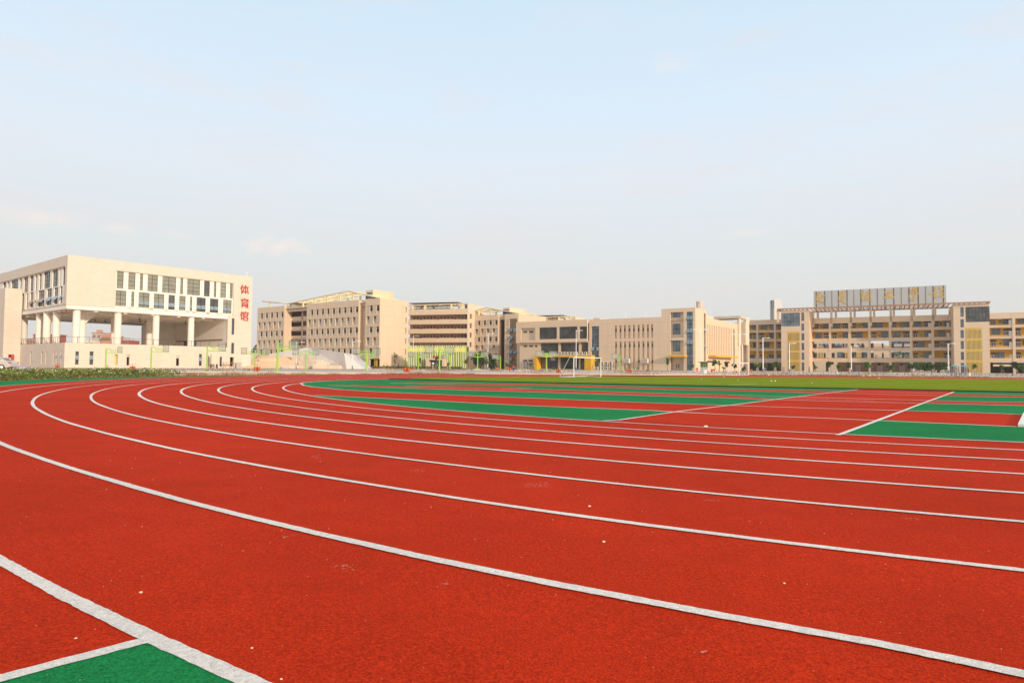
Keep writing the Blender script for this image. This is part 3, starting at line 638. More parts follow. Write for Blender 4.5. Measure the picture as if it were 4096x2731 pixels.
# stair tower on the left face: nearer, sunlit front, shaded flank
y1 = g.lx('R1', 245, 740)[0]; y1 = y1
sw = g.ly('R1', 60, 483, y1)[0]; zS = g.ly('R1', 150, 486, y1)[1]
dr = g.rect('R1', 122, 160, 1225, 1312, y1); dr2 = g.rect('R1', 92, 122, 1225, 1312, y1)
st = MB(Ty(y1)).wall(sw, -.02, 0, zS, [(dr2[0], dr[1], 0, dr[3])], .4)
st.T = TL(sw); st.wall(y1+.4, y1+13, 0, zS, [], .4); st.T = None; st.box(sw+.4, -.02, y1+.4, y1+13, zS-.8, zS-.5); st.box(sw+.4, -.02, y1+12.6, y1+13, 0, zS)
st.build('stair_tower', cream, b)
MB().box(dr[0], dr[1], y1+.15, y1+.22, 0, dr[3]).box(dr2[0], dr2[1], y1+.9, y1+1, 0, dr[3]).build('door', redp, b)
MB().box(dr2[0]+.05, dr2[1]-.1, y1-.35, y1-.28, 0, dr[3]*.72).build('door_leaf', cream, b)
# lettering
def strokes(name, fr, reg, L, wd, mat_, parent, c=0, th=.18, plane='y', solid=None):
    mb = MB(Ty(c)); f = fr.ly
    sc_ = (f(reg, 100, 100, c)[1]-f(reg, 100, 200, c)[1])/100
    for k, st_ in enumerate(L):
        w1 = wd
        if isinstance(st_[0], (int, float)): w1, st_ = st_[0], st_[1:]
        P = [f(reg, x, y, c) for x, y in st_]; o = .004*(k % 5)
        for j, (a, b_) in enumerate(zip(P, P[1:])):
            a, b_ = Vector(a), Vector(b_); t = (b_-a).normalized()*w1*sc_*.5; n = Vector((-t.y, t.x)); oo = o+.0015*j
            mb.prism([tuple(a-t*.5-n), tuple(b_+t*.5-n), tuple(b_+t*.5+n), tuple(a-t*.5+n)], -th-oo, -.02)
    return mb.build(name, mat_, parent)
T1 = [[(255, 175), (190, 305)], [(232, 270), (228, 465)], [(235, 235), (470, 255)], [(365, 185), (358, 475)], [(318, 255), (270, 400), (250, 450)], [(415, 260), (455, 475)], [(265, 400), (430, 418)]]
T2 = [[(318, 640), (345, 665)], [(200, 668), (470, 690)], [(262, 700), (215, 742)], [(245, 735), (455, 752)], [(405, 705), (460, 762)], [(238, 795), (238, 945)], [(238, 795), (437, 810), (437, 955), (368, 948)], [(245, 848), (430, 862)], [(245, 895), (430, 908)]]
T3 = [[(230, 1105), (185, 1225)], [(225, 1140), (270, 1150), (262, 1175)], [(195, 1215), (270, 1225)], [(222, 1220), (215, 1370), (270, 1325)], [(345, 1105), (370, 1130)], [(280, 1125), (455, 1145), (448, 1195)], [(285, 1130), (278, 1165)], [(302, 1180), (298, 1405)], [(302, 1185), (430, 1198), (430, 1260), (305, 1255)], [(300, 1298), (432, 1310), (430, 1405), (298, 1392)]]
for L_ in (T1, T2, T3): strokes('letter', g, 'G', L_, 25, redp, b)
# ================================================================= DORMITORIES
def bay_mesh(nm, w_, h, left, n=5):
    mb = MB(); f = .54; x0, x1 = (0, w_*f) if left else (w_*(1-f), w_)
    o0, o1 = (w_*f, w_) if left else (0, w_*(1-f))
    for i in range(n):
        x = x0+(x1-x0)*(i+.5)/n; mb.box(x-w_*.026, x+w_*.026, .02, .25, .05, h-.04, 0)
    mb.box(x0, x1, .1, .22, 0, .06, 0); mb.box(x0, x1, .1, .22, h-.06, h, 0)
    mb.box(0, w_, 1.35, 1.5, 0, h, 1); mb.box(o0, o1, .25, .38, 0, h*.30, 1)
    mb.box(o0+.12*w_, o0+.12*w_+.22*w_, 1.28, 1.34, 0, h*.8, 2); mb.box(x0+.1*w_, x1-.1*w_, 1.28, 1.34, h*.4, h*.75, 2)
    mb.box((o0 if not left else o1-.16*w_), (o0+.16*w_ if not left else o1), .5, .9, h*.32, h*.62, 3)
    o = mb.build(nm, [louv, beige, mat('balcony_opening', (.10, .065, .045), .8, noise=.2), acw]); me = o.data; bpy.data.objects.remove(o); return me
def bayrow(fr, b, me, x, z, y=0):
    o = bpy.data.objects.new('louvered_balcony', me); col.objects.link(o); o.parent = b; o.location = (x, y+.02, z); return o
d1 = Fr('R4', 500, 328, 205, -36)
b = d1.root('dormitory_block', 'long beige dormitory with louvred balconies and folded yellow roof frame, nearest the sports hall', 'building', 'dormitory blocks')
D = lambda reg, x, y, c=0: d1.ly(reg, x, y, c)
ZT = D('R4', 500, 328)[1]
rows = [(497, 604), (637, 744), (777, 884), (917, 1022), (1052, 1150)]
rz_ = [(D('R3', 905, b_)[1], D('R3', 905, a)[1]) for a, b_ in [(493, 600), (633, 740), (774, 881), (914, 1019), (1050, 1150)]]
pitch = (rz_[0][0]-rz_[3][0])/3; hgt = rz_[0][1]-rz_[0][0]; rz_ = [(rz_[0][0]-pitch*i, rz_[0][0]-pitch*i+hgt) for i in range(5)]
xL0, xL1 = D('R3', 112, 700)[0], D('R3', 475, 700)[0]; xr0, xr1 = D('R3', 824, 700)[0], D('R4', 187, 700)[0]
nb = 9; xe0, xe1 = D('R4', 301, 700)[0], D('R4', 490, 700)[0]; XL = D('R3', 103, 700)[0]
def holes_for(x0, x1, n, pil=.22):
    w_ = (x1-x0)/n; return [(x0+w_*i+pil/2, x0+w_*(i+1)-pil/2, a, c_) for i in range(n) for a, c_ in rz_], w_-pil
hA, wA = holes_for(xL0, xL1, 5); hB, wB = holes_for(xr0, xr1, nb); hC, wC = holes_for(xe0, xe1, 2)
x_s0 = D('R3', 480, 700)[0]; yr = d1.lx('R3', 585, 700, x_s0)[0]; yr1 = d1.lx('R3', 527, 480, x_s0)[0]
xq = D('R4', 192, 700)[0]; xq2 = D('R4', 287, 700)[0]; yq = d1.lx('R4', 232, 700, xq)[0]
gh = [(D('R4', 350, 1250)[0], D('R4', 515, 1250)[0], .05, D('R4', 440, 1192)[1]), (D('R4', 150, 1250)[0], D('R4', 205, 1250)[0], .05, D('R4', 180, 1192)[1]), (D('R4', 245, 1250)[0], D('R4', 345, 1250)[0], .05, D('R4', 300, 1192)[1])]
MB(Ty()).wall(XL, x_s0+.3, 0, ZT, hA, .4).build('front_wall', beige, b); MB(Ty()).wall(D('R3', 806, 700)[0], xq, 0, ZT, hB+[gh[1]], .4).build('front_wall', beige, b); MB(Ty()).wall(xq2, 0, 0, ZT, hC+[gh[0]], .4).build('front_wall', beige, b)
sd = MB(TR(x_s0+.3)).wall(.4, yr, 0, ZT, [], .3); sd.T = TR(xq); sd.wall(.4, yq+1, 0, ZT, [], .3); sd.T = TL(D('R3', 806, 700)[0]); sd.wall(.4, yr, 0, ZT, [], .3); sd.T = TL(xq2); sd.wall(.4, yq+1, 0, ZT, [], .3)
sd.T = None; sd.box(xq, xq2, yq+.8, yq+1.1, 0, ZT-.2); sd.box(xq-.01, xq2+.01, 1.2, 1.6, D('R4', 250, 440, 1.2)[1], ZT-.3)
sd.build('recess_wall', beige, b)
# recessed stair landing bay
rc = MB(); zz = [D('R3', 690, y, yr)[1] for y in (592, 650, 733, 785, 863, 912, 1000, 1050, 1130)]
xs1 = D('R3', 806, 700)[0]
rc.box(x_s0+.3, xs1, yr1, yr1+.3, D('R3', 690, 515, yr1)[1], ZT-.05)
for i in range(0, 8, 2): rc.box(x_s0+.3, xs1, yr, yr+.25, zz[i+1], zz[i])
xm0, xm1 = D('R3', 735, 700, yr)[0], D('R3', 750, 700, yr)[0]
rc.box(xm0, xm1, yr, yr+.3, 0, ZT-.3); rc.box(x_s0+.3, xs1, yr, yr+.3, 0, zz[8])
for i in range(5): rc.box(x_s0+.3, xs1, yr+.3, yr+5, zz[1]-.35-pitch*i, zz[1]-.1-pitch*i)
rc.box(x_s0+.3, xs1, yr+5, yr+5.2, 0, ZT-.4); rc.build('stair_landing', beige, b)
for (h, w_, seq) in ((hA, wA, 5), (hB, wB, nb), (hC, wC, 2)):
    mA = bay_mesh('louvered_balcony', w_, hgt, True); mB_ = bay_mesh('louvered_balcony', w_, hgt, False)
    for k, q_ in enumerate(h): bayrow(d1, b, mA if (k % 5) % 2 == 0 else mB_, q_[0], q_[2])
# end wall with slots, roof, back
ye = d1.lx('R4', 903, 700)[0]
sl_ = [(*sorted((d1.lx('R4', 865, 600)[0], d1.lx('R4', 878, 600)[0])), d1.lx('R4', 870, c_)[1], d1.lx('R4', 870, a)[1]) for a, c_ in ((455, 530), (605, 685), (755, 830), (902, 978), (1055, 1130))]
ew = MB(TR(0)).wall(.4, ye, 0, ZT, sl_, .3); ew.T = None
ew.box(XL, -.3, ye-.3, ye, 0, ZT); ew.box(XL, XL+.3, .4, ye-.3, 0, ZT); ew.build('end_wall', beige, b)
MB().box(XL+.3, -.31, .42, ye-.3, ZT-1.1, ZT-.9).box(x_s0+.6, xs1-.3, .5, yr, ZT-.95, ZT-.85).build('roof_slab', conc, b)
for s_ in sl_:
    W_(b, TR(0), s_[0], s_[1], s_[2], s_[3], .2, 1, 1, glassbr)
    MB(TR(0)).box(s_[0]-1.9, s_[1]+.1, -.12, -.002, s_[2]-.12, s_[2]).box(s_[0]-1.9, s_[1]+.1, -.12, -.002, s_[3], s_[3]+.1).build('sill', beige, b)
for x in (430, 455): 
    s = D('R4', x, 1250, .8)[0]; MB().box(s-.25, s+.25, .6, 1.0, 0, gh[0][3]).build('porch_column', yellow, b)
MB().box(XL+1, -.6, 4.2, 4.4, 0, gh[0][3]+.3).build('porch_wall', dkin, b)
MB().box(D('R4', 160, 1250)[0], D('R4', 330, 1250)[0], .1, .3, 0, .4).build('step', conc, b)
def foldroof(fr, b, pts, y0, y1, posts, ztop, n_raft=16, m=None, th=.28):
    """folded roof frame: edge beams along the fold line, rafters across, posts down to the parapet"""
    P = [fr.ly(*p, y0) for p in pts]
    def zof(x):
        for (xa, za), (xb, zb) in zip(P, P[1:]):
            if xa <= x <= xb: return za+(zb-za)*(x-xa)/(xb-xa)
        return P[-1][1] if x > P[-1][0] else P[0][1]
    for yy in (y0, (y0+y1)/2, y1):
        mb = MB()
        for k, ((xa, za), (xb, zb)) in enumerate(zip(P, P[1:])):
            mb.add([(xa, yy, za-th), (xb, yy, zb-th), (xb, yy, zb), (xa, yy, za), (xa, yy+.3, za-th), (xb, yy+.3, zb-th), (xb, yy+.3, zb), (xa, yy+.3, za)], [(0, 1, 2, 3), (7, 6, 5, 4), (3, 2, 6, 7), (0, 4, 5, 1)])
        mb.build('roof_edge_beam', beige if yy == y0 else (m or roofy), b)
    x0, x1 = P[0][0], P[-1][0]
    mb = MB()
    for i in range(n_raft+1):
        x = x0+(x1-x0)*i/n_raft; z = zof(x)-.06; mb.box(x-.1, x+.1, y0+.31, y1-.01, z-th*.8, z-.02)
    for i in range(0, n_raft, 3):
        xa, xb = x0+(x1-x0)*i/n_raft, x0+(x1-x0)*min(n_raft, i+3)/n_raft
        mb.tube((xa, y0+.4, zof(xa)-.3), (xb, y1-.3, zof(xb)-.3), .09, 6)
    mb.build('rafter', m or roofy, b)
    for reg, x, yq_ in posts:
        s = fr.ly(reg, x, yq_, y0+.2)[0]
        for yy in (y0+.05, y1-.35): MB().box(s-.35, s+.35, yy, yy+.35, ztop-1, zof(s)-th+.02).build('roof_post', m or roofy, b)
    return P, zof
P, zof = foldroof(d1, b, [('R3', 168, 368), ('R3', 390, 388), ('R3', 520, 408), ('R3', 1390, 222), ('R4', 500, 326)], .15, 9.5, [('R3', 285, 430), ('R3', 755, 405), ('R3', 920, 375), ('R3', 1098, 350), ('R3', 1278, 310), ('R3', 1465, 300)], ZT, 40)
# yellow roof sheet behind the ridge
mb = MB()
for (xa, za), (xb, zb) in ((P[0], P[1]), (P[2], (P[2][0]+5, zof(P[2][0]+5))), (P[3], P[4])):
    mb.add([(xa, .5, za-.1), (xb, .5, zb-.1), (xb, 9.6, zb-.1), (xa, 9.6, za-.1), (xa, .5, za-.2), (xb, .5, zb-.2), (xb, 9.6, zb-.2), (xa, 9.6, za-.2)], [(0, 1, 2, 3), (7, 6, 5, 4), (0, 4, 5, 1), (2, 6, 7, 3), (0, 3, 7, 4), (1, 2, 6, 5)])
mb.build('roof_sheet', roofy, b)
xa, xb = D('R4', 293, 300, 3)[0], D('R4', 400, 300, 3)[0]; zb_ = D('R4', 350, 212, 3)[1]
mb = MB(Ty(3)).wall(xa, xb, ZT-1, zb_, [D('R4', 305, 250, 3)[:1]+(D('R4', 390, 250, 3)[0], D('R4', 350, 278, 3)[1], D('R4', 350, 245, 3)[1]), (D('R4', 302, 250, 3)[0], D('R4', 390, 250, 3)[0], D('R4', 350, 335, 3)[1], D('R4', 350, 302, 3)[1])], .3)
mb.T = None; mb.box(xb-.3, xb, 3.3, ye-.5, ZT-1, zb_-.003).box(xa, xa+.3, 3.3, ye-.5, ZT-1, zb_-.003).box(xa+.3, xb-.3, 3.3, ye-.5, zb_-.3, zb_-.01); mb.build('stair_head', beige, b)
MB().box(xa+.4, xb-.4, 3.2, 3.3, D('R4', 350, 335, 3)[1], D('R4', 350, 245, 3)[1]).build('window', glassb, b)
# ---- third block, seen right of the gallery block
d3 = Fr('R5', 1295, 385, 225, -36)
b = d3.root('dormitory_block', 'narrow beige dormitory with bronze glass stair strip, just left of the central block', 'building', 'dormitory blocks')
D = d3.ly; ZT = D('R5', 1290, 386)[1]
r1 = [(D('R5', 860, 603)[1], D('R5', 860, 496)[1])]; pitch3 = (D('R5', 860, 603)[1]-D('R5', 860, 1013)[1])/3; h3 = r1[0][1]-r1[0][0]
rz_ = [(r1[0][0]-pitch3*i, r1[0][0]-pitch3*i+h3) for i in range(5)]
x0, x1 = D('R5', 762, 700)[0], D('R5', 953, 700)[0]; hA, wA = holes_for(x0, x1, 2); y0, y1_ = D('R5', 1085, 700)[0], D('R5', 1125, 700)[0]
hB = [(y0, y1_, a, c_) for a, c_ in rz_]; wB = y1_-y0
xs = D('R5', 962, 700)[0]; xt = D('R5', 1066, 700)[0]; XL = x0-12; ys = d3.lx('R5', 998, 700, xs)[0]
gr = (D('R5', 1145, 700)[0], D('R5', 1272, 700)[0], .2, D('R5', 1210, 474)[1])
hL, wL = holes_for(x0-(x1-x0)*2, x0, 4)
MB(Ty()).wall(XL, xs, 0, ZT, hA+[h for h in hL if h[0] > XL], .4).build('front_wall', beige, b); MB(Ty()).wall(xt, 0, 0, ZT, hB+[gr], .4).build('front_wall', beige, b)
for h in (hA, [q_ for q_ in hL if q_[0] > XL]):
    mA = bay_mesh('louvered_balcony', wA, h3, True); mB_ = bay_mesh('louvered_balcony', wA, h3, False)
    for k, q_ in enumerate(h): bayrow(d3, b, mA if rz_.index((q_[2], q_[3])) % 2 == 0 else mB_, q_[0], q_[2])
mA = bay_mesh('louvered_balcony', wB*1.5, h3, True, 6)
for k, q_ in enumerate(hB): bayrow(d3, b, mA, q_[0], q_[2])
sd = MB(TR(xs)).wall(.4, ys+.5, 0, ZT, [], .3); sd.T = TL(xt); sd.wall(.4, ys+6, 0, ZT, [], .3); sd.T = None; sd.box(xs-.31, xt+.31, ys+6, ys+6.3, 0, ZT-.5); sd.build('recess_wall', beige, b); MB().box(xs-.01, xt+.01, .8, 1.2, D('R5', 1030, 487, .8)[1], ZT-.3).build('recess_lintel', beige, b)
MB().box(xs, xt, ys+4, ys+4.1, 0, ZT-1).build('recess_glazing', glass, b)
W_(b, Ty(), *gr, .25, 3, 17, glassbr, name='stair_window', fw=.09)
for k, (xx, yy) in enumerate(((1170, 632), (1250, 632), (1170, 752), (1170, 872), (1170, 990), (1248, 990), (1170, 1108))):
    s = D('R5', xx, yy)[0]; z = D('R5', xx, yy)[1]; opened(b, Ty(), s-.75, s+.75, z-1.45, z, .6, glassb, .2)
ye3 = d3.lx('R5', 1600, 450)[0]
ew = MB(TR(0)).wall(.4, ye3+6, 0, ZT, [], .3); ew.T = None; ew.box(XL, -.3, ye3+5.7, ye3+6, 0, ZT).box(XL, -.31, .42, ye3+5.6, ZT-1.1, ZT-.9).box(XL, XL+.3, .4, ye3+5.6, 0, ZT-.01); ew.build('end_wall', beige, b)
P, zof = foldroof(d3, b, [('R5', 560, 335), ('R5', 770, 284), ('R5', 1300, 384)], .15, 11, [('R5', 640, 330), ('R5', 835, 330)], ZT, 16)
mb = MB(); (xa, za), (xb, zb) = P[1], P[2]
mb.add([(xa, .5, za-.1), (xb, .5, zb-.1), (xb, 11.1, zb+.4), (xa, 11.1, za-.1), (xa, .5, za-.2), (xb, .5, zb-.2), (xb, 11.1, zb+.3), (xa, 11.1, za-.2)], [(0, 1, 2, 3), (7, 6, 5, 4), (0, 4, 5, 1), (2, 6, 7, 3), (0, 3, 7, 4), (1, 2, 6, 5)]); mb.build('roof_sheet', roofy, b)
xa, xb = D('R5', 1035, 300, 3)[0], D('R5', 1152, 300, 3)[0]; zb_ = D('R5', 1100, 288, 3)[1]
MB().box(xa, xb, 3, ye3+2, ZT-1, zb_).build('stair_head', beige, b)
MB().box(xa+.4, xb-.3, 2.9, 3.02, D('R5', 1100, 395, 3)[1], D('R5', 1100, 315, 3)[1]).build('window', glassb, b)
# ================================================================= GALLERY BLOCK (open corridors)
g2 = Fr('R5', 465, 210, 230, -17)
b = g2.root('gallery_block', 'beige block with long open corridor galleries, behind the lime slatted hall', 'building')
D = g2.ly; XL = D('R4', 880, 600)[0]; ZT = D('R5', 440, 212)[1]
bands = [(300, 397), (480, 558), (635, 710), (790, 862)]
zb = [(D('R5', 380, c_)[1], D('R5', 380, a)[1]) for a, c_ in ((305, 400), (484, 558), (638, 712), (792, 862))]
x1 = D('R5', 448, 600)[0]
mb = MB()
for a, c_ in zb: mb.box(XL, x1, 0, .25, a, c_)
mb.build('gallery_parapet', beige, b)
mb = MB()
for a, c_ in zb: mb.box(XL, x1, .26, 3, a+.02, a+.25)
mb.box(XL, x1, 2.8, 3.1, 0, zb[0][0]+.02).build('gallery_wall', mat('gallery_plaster', (.66, .45, .31), .85, noise=.06), b)
fl = (zb[0][0]-zb[3][0])/3; dn, wn = MB(), MB(); n = 0
for k in range(4):
    z = zb[k][0]; x = x1-1.6; i = 0
    while x > XL+1:
        if i % 5 == 3: MB().box(x-.5, x+.5, 2.68, 2.8, z-fl+.3, z-fl+2.5).build('door', mat('door_rust', (.30, .12, .06), .7, noise=.1), b)
        elif n < 98: MB().box(x-.38, x+.38, 2.7, 2.8, z-1.25, z-.55).build('window', glass, b); n += 1
        x -= 1.35; i += 1
rl = MB()
for k in range(3): rl.tube((XL, .1, zb[k+1][1]+.25), (x1, .1, zb[k+1][1]+.25), .04, 6)
rl.build('handrail', bronze, b)
ye2 = g2.lx('R5', 748, 500)[0]
hs = [(*sorted((g2.lx('R5', 490, 600)[0], g2.lx('R5', 530, 600)[0])), g2.lx('R5', 510, c_)[1], g2.lx('R5', 510, a)[1]) for a, c_ in ((395, 475), (550, 630), (705, 785), (860, 940), (1012, 1022))]
ye_top = g2.lx('R5', 748, 312)
pl = [(.0, ZT), (0, 0), (ye2, 0), (ye2, ye_top[1])]
ew = MB(TR(0)).wall(0, ye2, 0, ZT-.03, hs, .35); ew.T = None; ew.box(x1, -.35, 0, .35, 0, ZT-.031).box(XL, -.36, 11, 11.3, 0, zb[0][1]).box(XL, -.36, 3.2, 11, zb[0][1]-1, zb[0][1]-.8); ew.build('end_wall', beige2, b)
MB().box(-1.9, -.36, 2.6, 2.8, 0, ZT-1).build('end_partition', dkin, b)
for h in hs[:4]: MB(TR(0)).box(h[0], h[1], .5, .6, h[2], h[3]).build('window', glass, b)
# raised lettering down the end wall (too small to read in the picture: reproduced as worn relief glyphs)
mb = MB(TR(0))
for cx_, n_ in ((615, 17), (662, 17)):
    for k in range(n_):
        yv_, zv = g2.lx('R5', cx_, 385+k*(640/n_))
        for t in range(3):
            a = random.random(); zz_ = zv-.25*t; 
            if t == 1 and a < .5: mb.box(yv_-.28, yv_-.2, -.05, 0, zz_-.3, zz_+.3)
            else: mb.box(yv_-.28, yv_+.28*a, -.05-.003*t, 0, zz_-.03, zz_+.03)
mb.build('wall_lettering', mat('relief', (.52, .40, .27), .8), b)
foldroof(g2, b, [('R4', 880, 426), ('R5', 440, 214)], .1, 8, [('R4', 965, 470), ('R4', 1143, 470), ('R5', 190, 270), ('R5', 375, 270)], zb[0][1]+.9, 12)
MB().box(XL, D('R5', 280, 205)[0], 1, 8, D('R5', 100, 214, 1)[1]+.15, D('R5', 100, 214, 1)[1]+.3).build('solar_panel', mat('solar_panel', (.03, .035, .045), .3, noise=.2), b)
mb = MB(); rail(mb, (XL, .5), (D('R5', 160, 280)[0], .5), 14, zb[0][1], 1.1); mb.build('roof_railing', frblue, b)
MB().box(XL, D('R5', 160, 280)[0], 3, 3.3, zb[0][1]-.5, zb[0][1]+.7).build('roof_parapet', greyc, b)
MB(Ty()).box(D('R5', 408, 260)[0], x1, .2, 3, zb[0][1], ZT-.5).build('roof_cabinet', dkin, b)
# ================================================================= LIME HALL
lm = Fr('R5', 425, 915, 196, -17)
b = lm.root('slatted_hall', 'low hall wrapped in lime green and yellow vertical slats with a beige entrance portal', 'building')
D = lm.ly; x1 = 0.; x0 = D('R4', 900, 1200)[0]; zt = D('R5', 380, 912)[1]; zy0 = D('R5', 380, 1022)[1]; zy1 = D('R5', 380, 945)[1]
MB().box(x0, x1-.1, .6, 3, 0, zt-.4).build('wall', mat('hall_wall', (.10, .12, .05), .9, noise=.1), b)
MB().box(x0, x1, -.05, .1, zy0, zy1).build('fascia', lime and mat('lime_yellow', (.80, .72, .10), .6, noise=.04), b)
px0, px1 = D('K', 800, 1000)[0], D('K', 1640, 1000)[0]; pzt = D('K', 1200, 815)[1]; n = 33
for i in range(n+1):
    x = x0+(x1-x0)*i/n; lowz = 0.25 if not (px0-.2 < x < px1+.2) else pzt+.05
    MB().box(x-.11, x+.11, -.1, .25, lowz, zt).build('slat', limel if i % 3 else lime, b)
mb = MB(); mb.box(px0, px0+.9, -1.5, .6, 0, pzt).box(px1-.9, px1, -1.5, .6, 0, pzt).box(px0+.9, px1-.9, -1.5, .6, D('K', 1200, 890)[1], pzt); mb.build('entrance_portal', beige, b)
W_(b, Ty(), px0+.9, px1-.9, 0, D('K', 1200, 890)[1], .2, 6, 2, glass, fram, 'entrance_door')
strokes('sign_letter', lm, 'K', [[(1040, 710), (1040, 790)], [(1035, 705), (1130, 705)], [(1045, 750), (1120, 750)], [(1040, 790), (1110, 795)], [(1080, 700), (1085, 770)], [(1190, 715), (1270, 715)], [(1225, 700), (1225, 795)], [(1190, 795), (1270, 790)], [(1475, 715), (1425, 710), (1415, 790), (1470, 800), (1475, 760), (1450, 758)]], 22, redp, b, -.15, .12)
# ================================================================= CENTRAL BLOCK
m_ = Fr('R7', 912, 285, 170, -35.2)
b = m_.root('central_block', 'beige block in the centre with yellow entrance frame and taller corner tower', 'building')
D = m_.ly; ZT = D('R7', 905, 288)[1]; xT = D('R7', 352, 700)[0]; ZL = D('R7', 250, 447)[1]; ZL2 = D('R5', 1400, 528)[1]; XL = D('R5', 1315, 900)[0]
x848, x975 = D('R6', 848, 900)[0], D('R6', 975, 900)[0]
rc1 = m_.rect('R7', 503, 718, 365, 785); rc2 = m_.rect('R7', 503, 718, 830, 1068); rc3 = (rc2[0], rc2[1], .05, m_.rect('R7', 503, 718, 1105, 1330)[3]); gs = m_.rect('R7', 768, 873, 358, 1320)
gs = (gs[0], gs[1], .2, gs[3])
slotx = [1232, 1307, 1380, 1455, 1530, 1607, 1683, 1760, 1831]
su = [(D('R6', x, 700)[0], D('R6', x+37, 700)[0], D('R6', 1600, 793)[1], D('R6', 1600, 575)[1]) for x in slotx]
sl_ = [(D('R6', x+4, 1000)[0], D('R6', x+39, 1000)[0], .15, D('R6', 1600, 845)[1]) for x in slotx]
tall = m_.rect('R6', 848, 975, 597, 1260); tall = (tall[0], tall[1], .3, tall[3])
mb = MB(Ty()).wall(xT, 0, 0, ZT, [rc1, rc2, rc3, gs], .5)
mb.wall(D('R6', 805, 900)[0], xT, 0, ZL, [tall]+su+sl_, .5)
xF = D('R6', 803, 900)[0]
bw = [m_.rect('R6', 10, 303, 618, 812), m_.rect('R6', 338, 640, 606, 806), m_.rect('R6', 675, 800, 602, 804)]
bl = [m_.rect('R6', 10, 303, 866, 1050), m_.rect('R6', 338, 640, 862, 1050), m_.rect('R6', 677, 795, 857, 1050)]
rcp = m_.rect('R5', 1362, 1595, 630, 830)
zu0 = D('R5', 1450, 872)[1]
mb.wall(XL-.8, xF, zu0, ZL2, bw+[rcp], .5, 0, -.9)
mb.box(XL-.8, xF, -.4, .0, zu0, zu0+.25)
bl2 = [m_.rect('R5', 1375, 1440, 912, 940), m_.rect('R5', 1467, 1535, 912, 940), m_.rect('R5', 1565, 1605, 910, 940), m_.rect('R5', 1370, 1438, 1150, 1182), m_.rect('R5', 1462, 1532, 1150, 1182)]
ge = [(D('R6', -20, 1200)[0], D('R6', 95, 1200)[0], .1, D('R6', 40, 1110)[1]), (D('R6', 115, 1200)[0], D('R6', 298, 1200)[0], .1, D('R6', 200, 1110)[1]), (D('R6', 335, 1200)[0], D('R6', 640, 1200)[0], .1, D('R6', 480, 1110)[1]), (D('R6', 668, 1200)[0], D('R6', 742, 1200)[0], .1, D('R6', 700, 1110)[1])]
mb.wall(XL, xF, 0, zu0-.002, [(h[0], h[1], h[2], min(h[3], zu0-.2)) for h in bl]+bl2+ge, .4)
mb.build('front_wall', beige, b)
for r_, dd in ((rc1, .9), (rc2, .9), (rc3, 1.2)): MB().box(r_[0]-.1, r_[1]+.1, dd, dd+.1, r_[2]-.1, r_[3]+.1).build('recess_panel', beige, b)
for q_ in su: MB().box(q_[0]-.05, q_[1]+.05, .52, .6, q_[2]-.1, q_[3]+.1).build('recess_panel', beige, b)
for q_ in sl_: MB().box(q_[0]-.05, q_[1]+.05, .52, .6, .1, q_[3]+.1).build('recess_panel', beige, b)
MB().box(rcp[0]-.1, rcp[1]+.1, -.2, -.1, rcp[2]-.1, rcp[3]+.1).build('recess_panel', beige, b)
for q_ in su+sl_:
    h = q_[3]-q_[2]; z1 = D('R6', 1600, 628)[1] if q_ in su else D('R6', 1600, 887)[1]
    W_(b, Ty(), q_[0]+.02, q_[1]-.02, z1-.85, z1, .44, 1, 1, glass)
for x in (1240, 1320, 1612, 1838): s = D('R6', x, 1165)[0]; z = D('R6', x, 1150)[1]; MB().box(s+.02, s+.62, .44, .5, z-.85, z).build('window', glass, b)
for (x0, x1, y0, y1, nc, nr) in ((547, 665, 370, 450, 2, 1), (547, 665, 557, 732, 2, 2), (547, 663, 833, 1010, 2, 2)):
    q_ = m_.rect('R7', x0, x1, y0, y1, .9); W_(b, Ty(), *q_, .84, nc, nr, glassb, fram, 'window', .09)
W_(b, Ty(), *gs, .2, 2, 14, glassb, fram, 'stair_window', .09)
for y0, y1 in ((428, 488), (635, 705), (825, 893)):
    for xa, xb in ((770, 820), (822, 872)):
        s0, s1 = D('R7', xa, 700)[0], D('R7', xb, 700)[0]; z1, z0 = D('R7', 820, y0)[1], D('R7', 820, y1)[1]; opened(b, Ty(), s0+.05, s1-.05, z0, z1, .35, sash, .12)
W_(b, Ty(), *tall, .3, 4, 13, glassb, fram, 'stair_window', .08)
for xa, xb in ((850, 893), (930, 972)): s0, s1 = D('R6', xa, 900)[0], D('R6', xb, 900)[0]; opened(b, Ty(), s0, s1, D('R6', 900, 1000)[1], D('R6', 900, 940)[1], .3, sash, .22)
for h in bw: W_(b, Ty(-.9), *h, .3, max(3, round((h[1]-h[0])/1.05)), 6, glass, fram, 'glazing', .07)
for h in bl: W_(b, Ty(), h[0], h[1], h[2], min(h[3], zu0-.2), .3, max(3, round((h[1]-h[0])/1.05)), 5, glass, fram, 'glazing', .07)
for h in bl2: W_(b, Ty(), *h, .2, 2, 1, glass)
for x0, x1 in ((1380, 1442), (1477, 1540), (1570, 1593)): W_(b, Ty(), *m_.rect('R5', x0, x1, 675, 702, -.2), -.26, 2, 1, glass)
for k, h in enumerate(ge): W_(b, Ty(), *h, .25, max(3, round((h[1]-h[0])/.9)), 5, glassbr if k == 0 else glass, fram, 'entrance_glazing', .06)
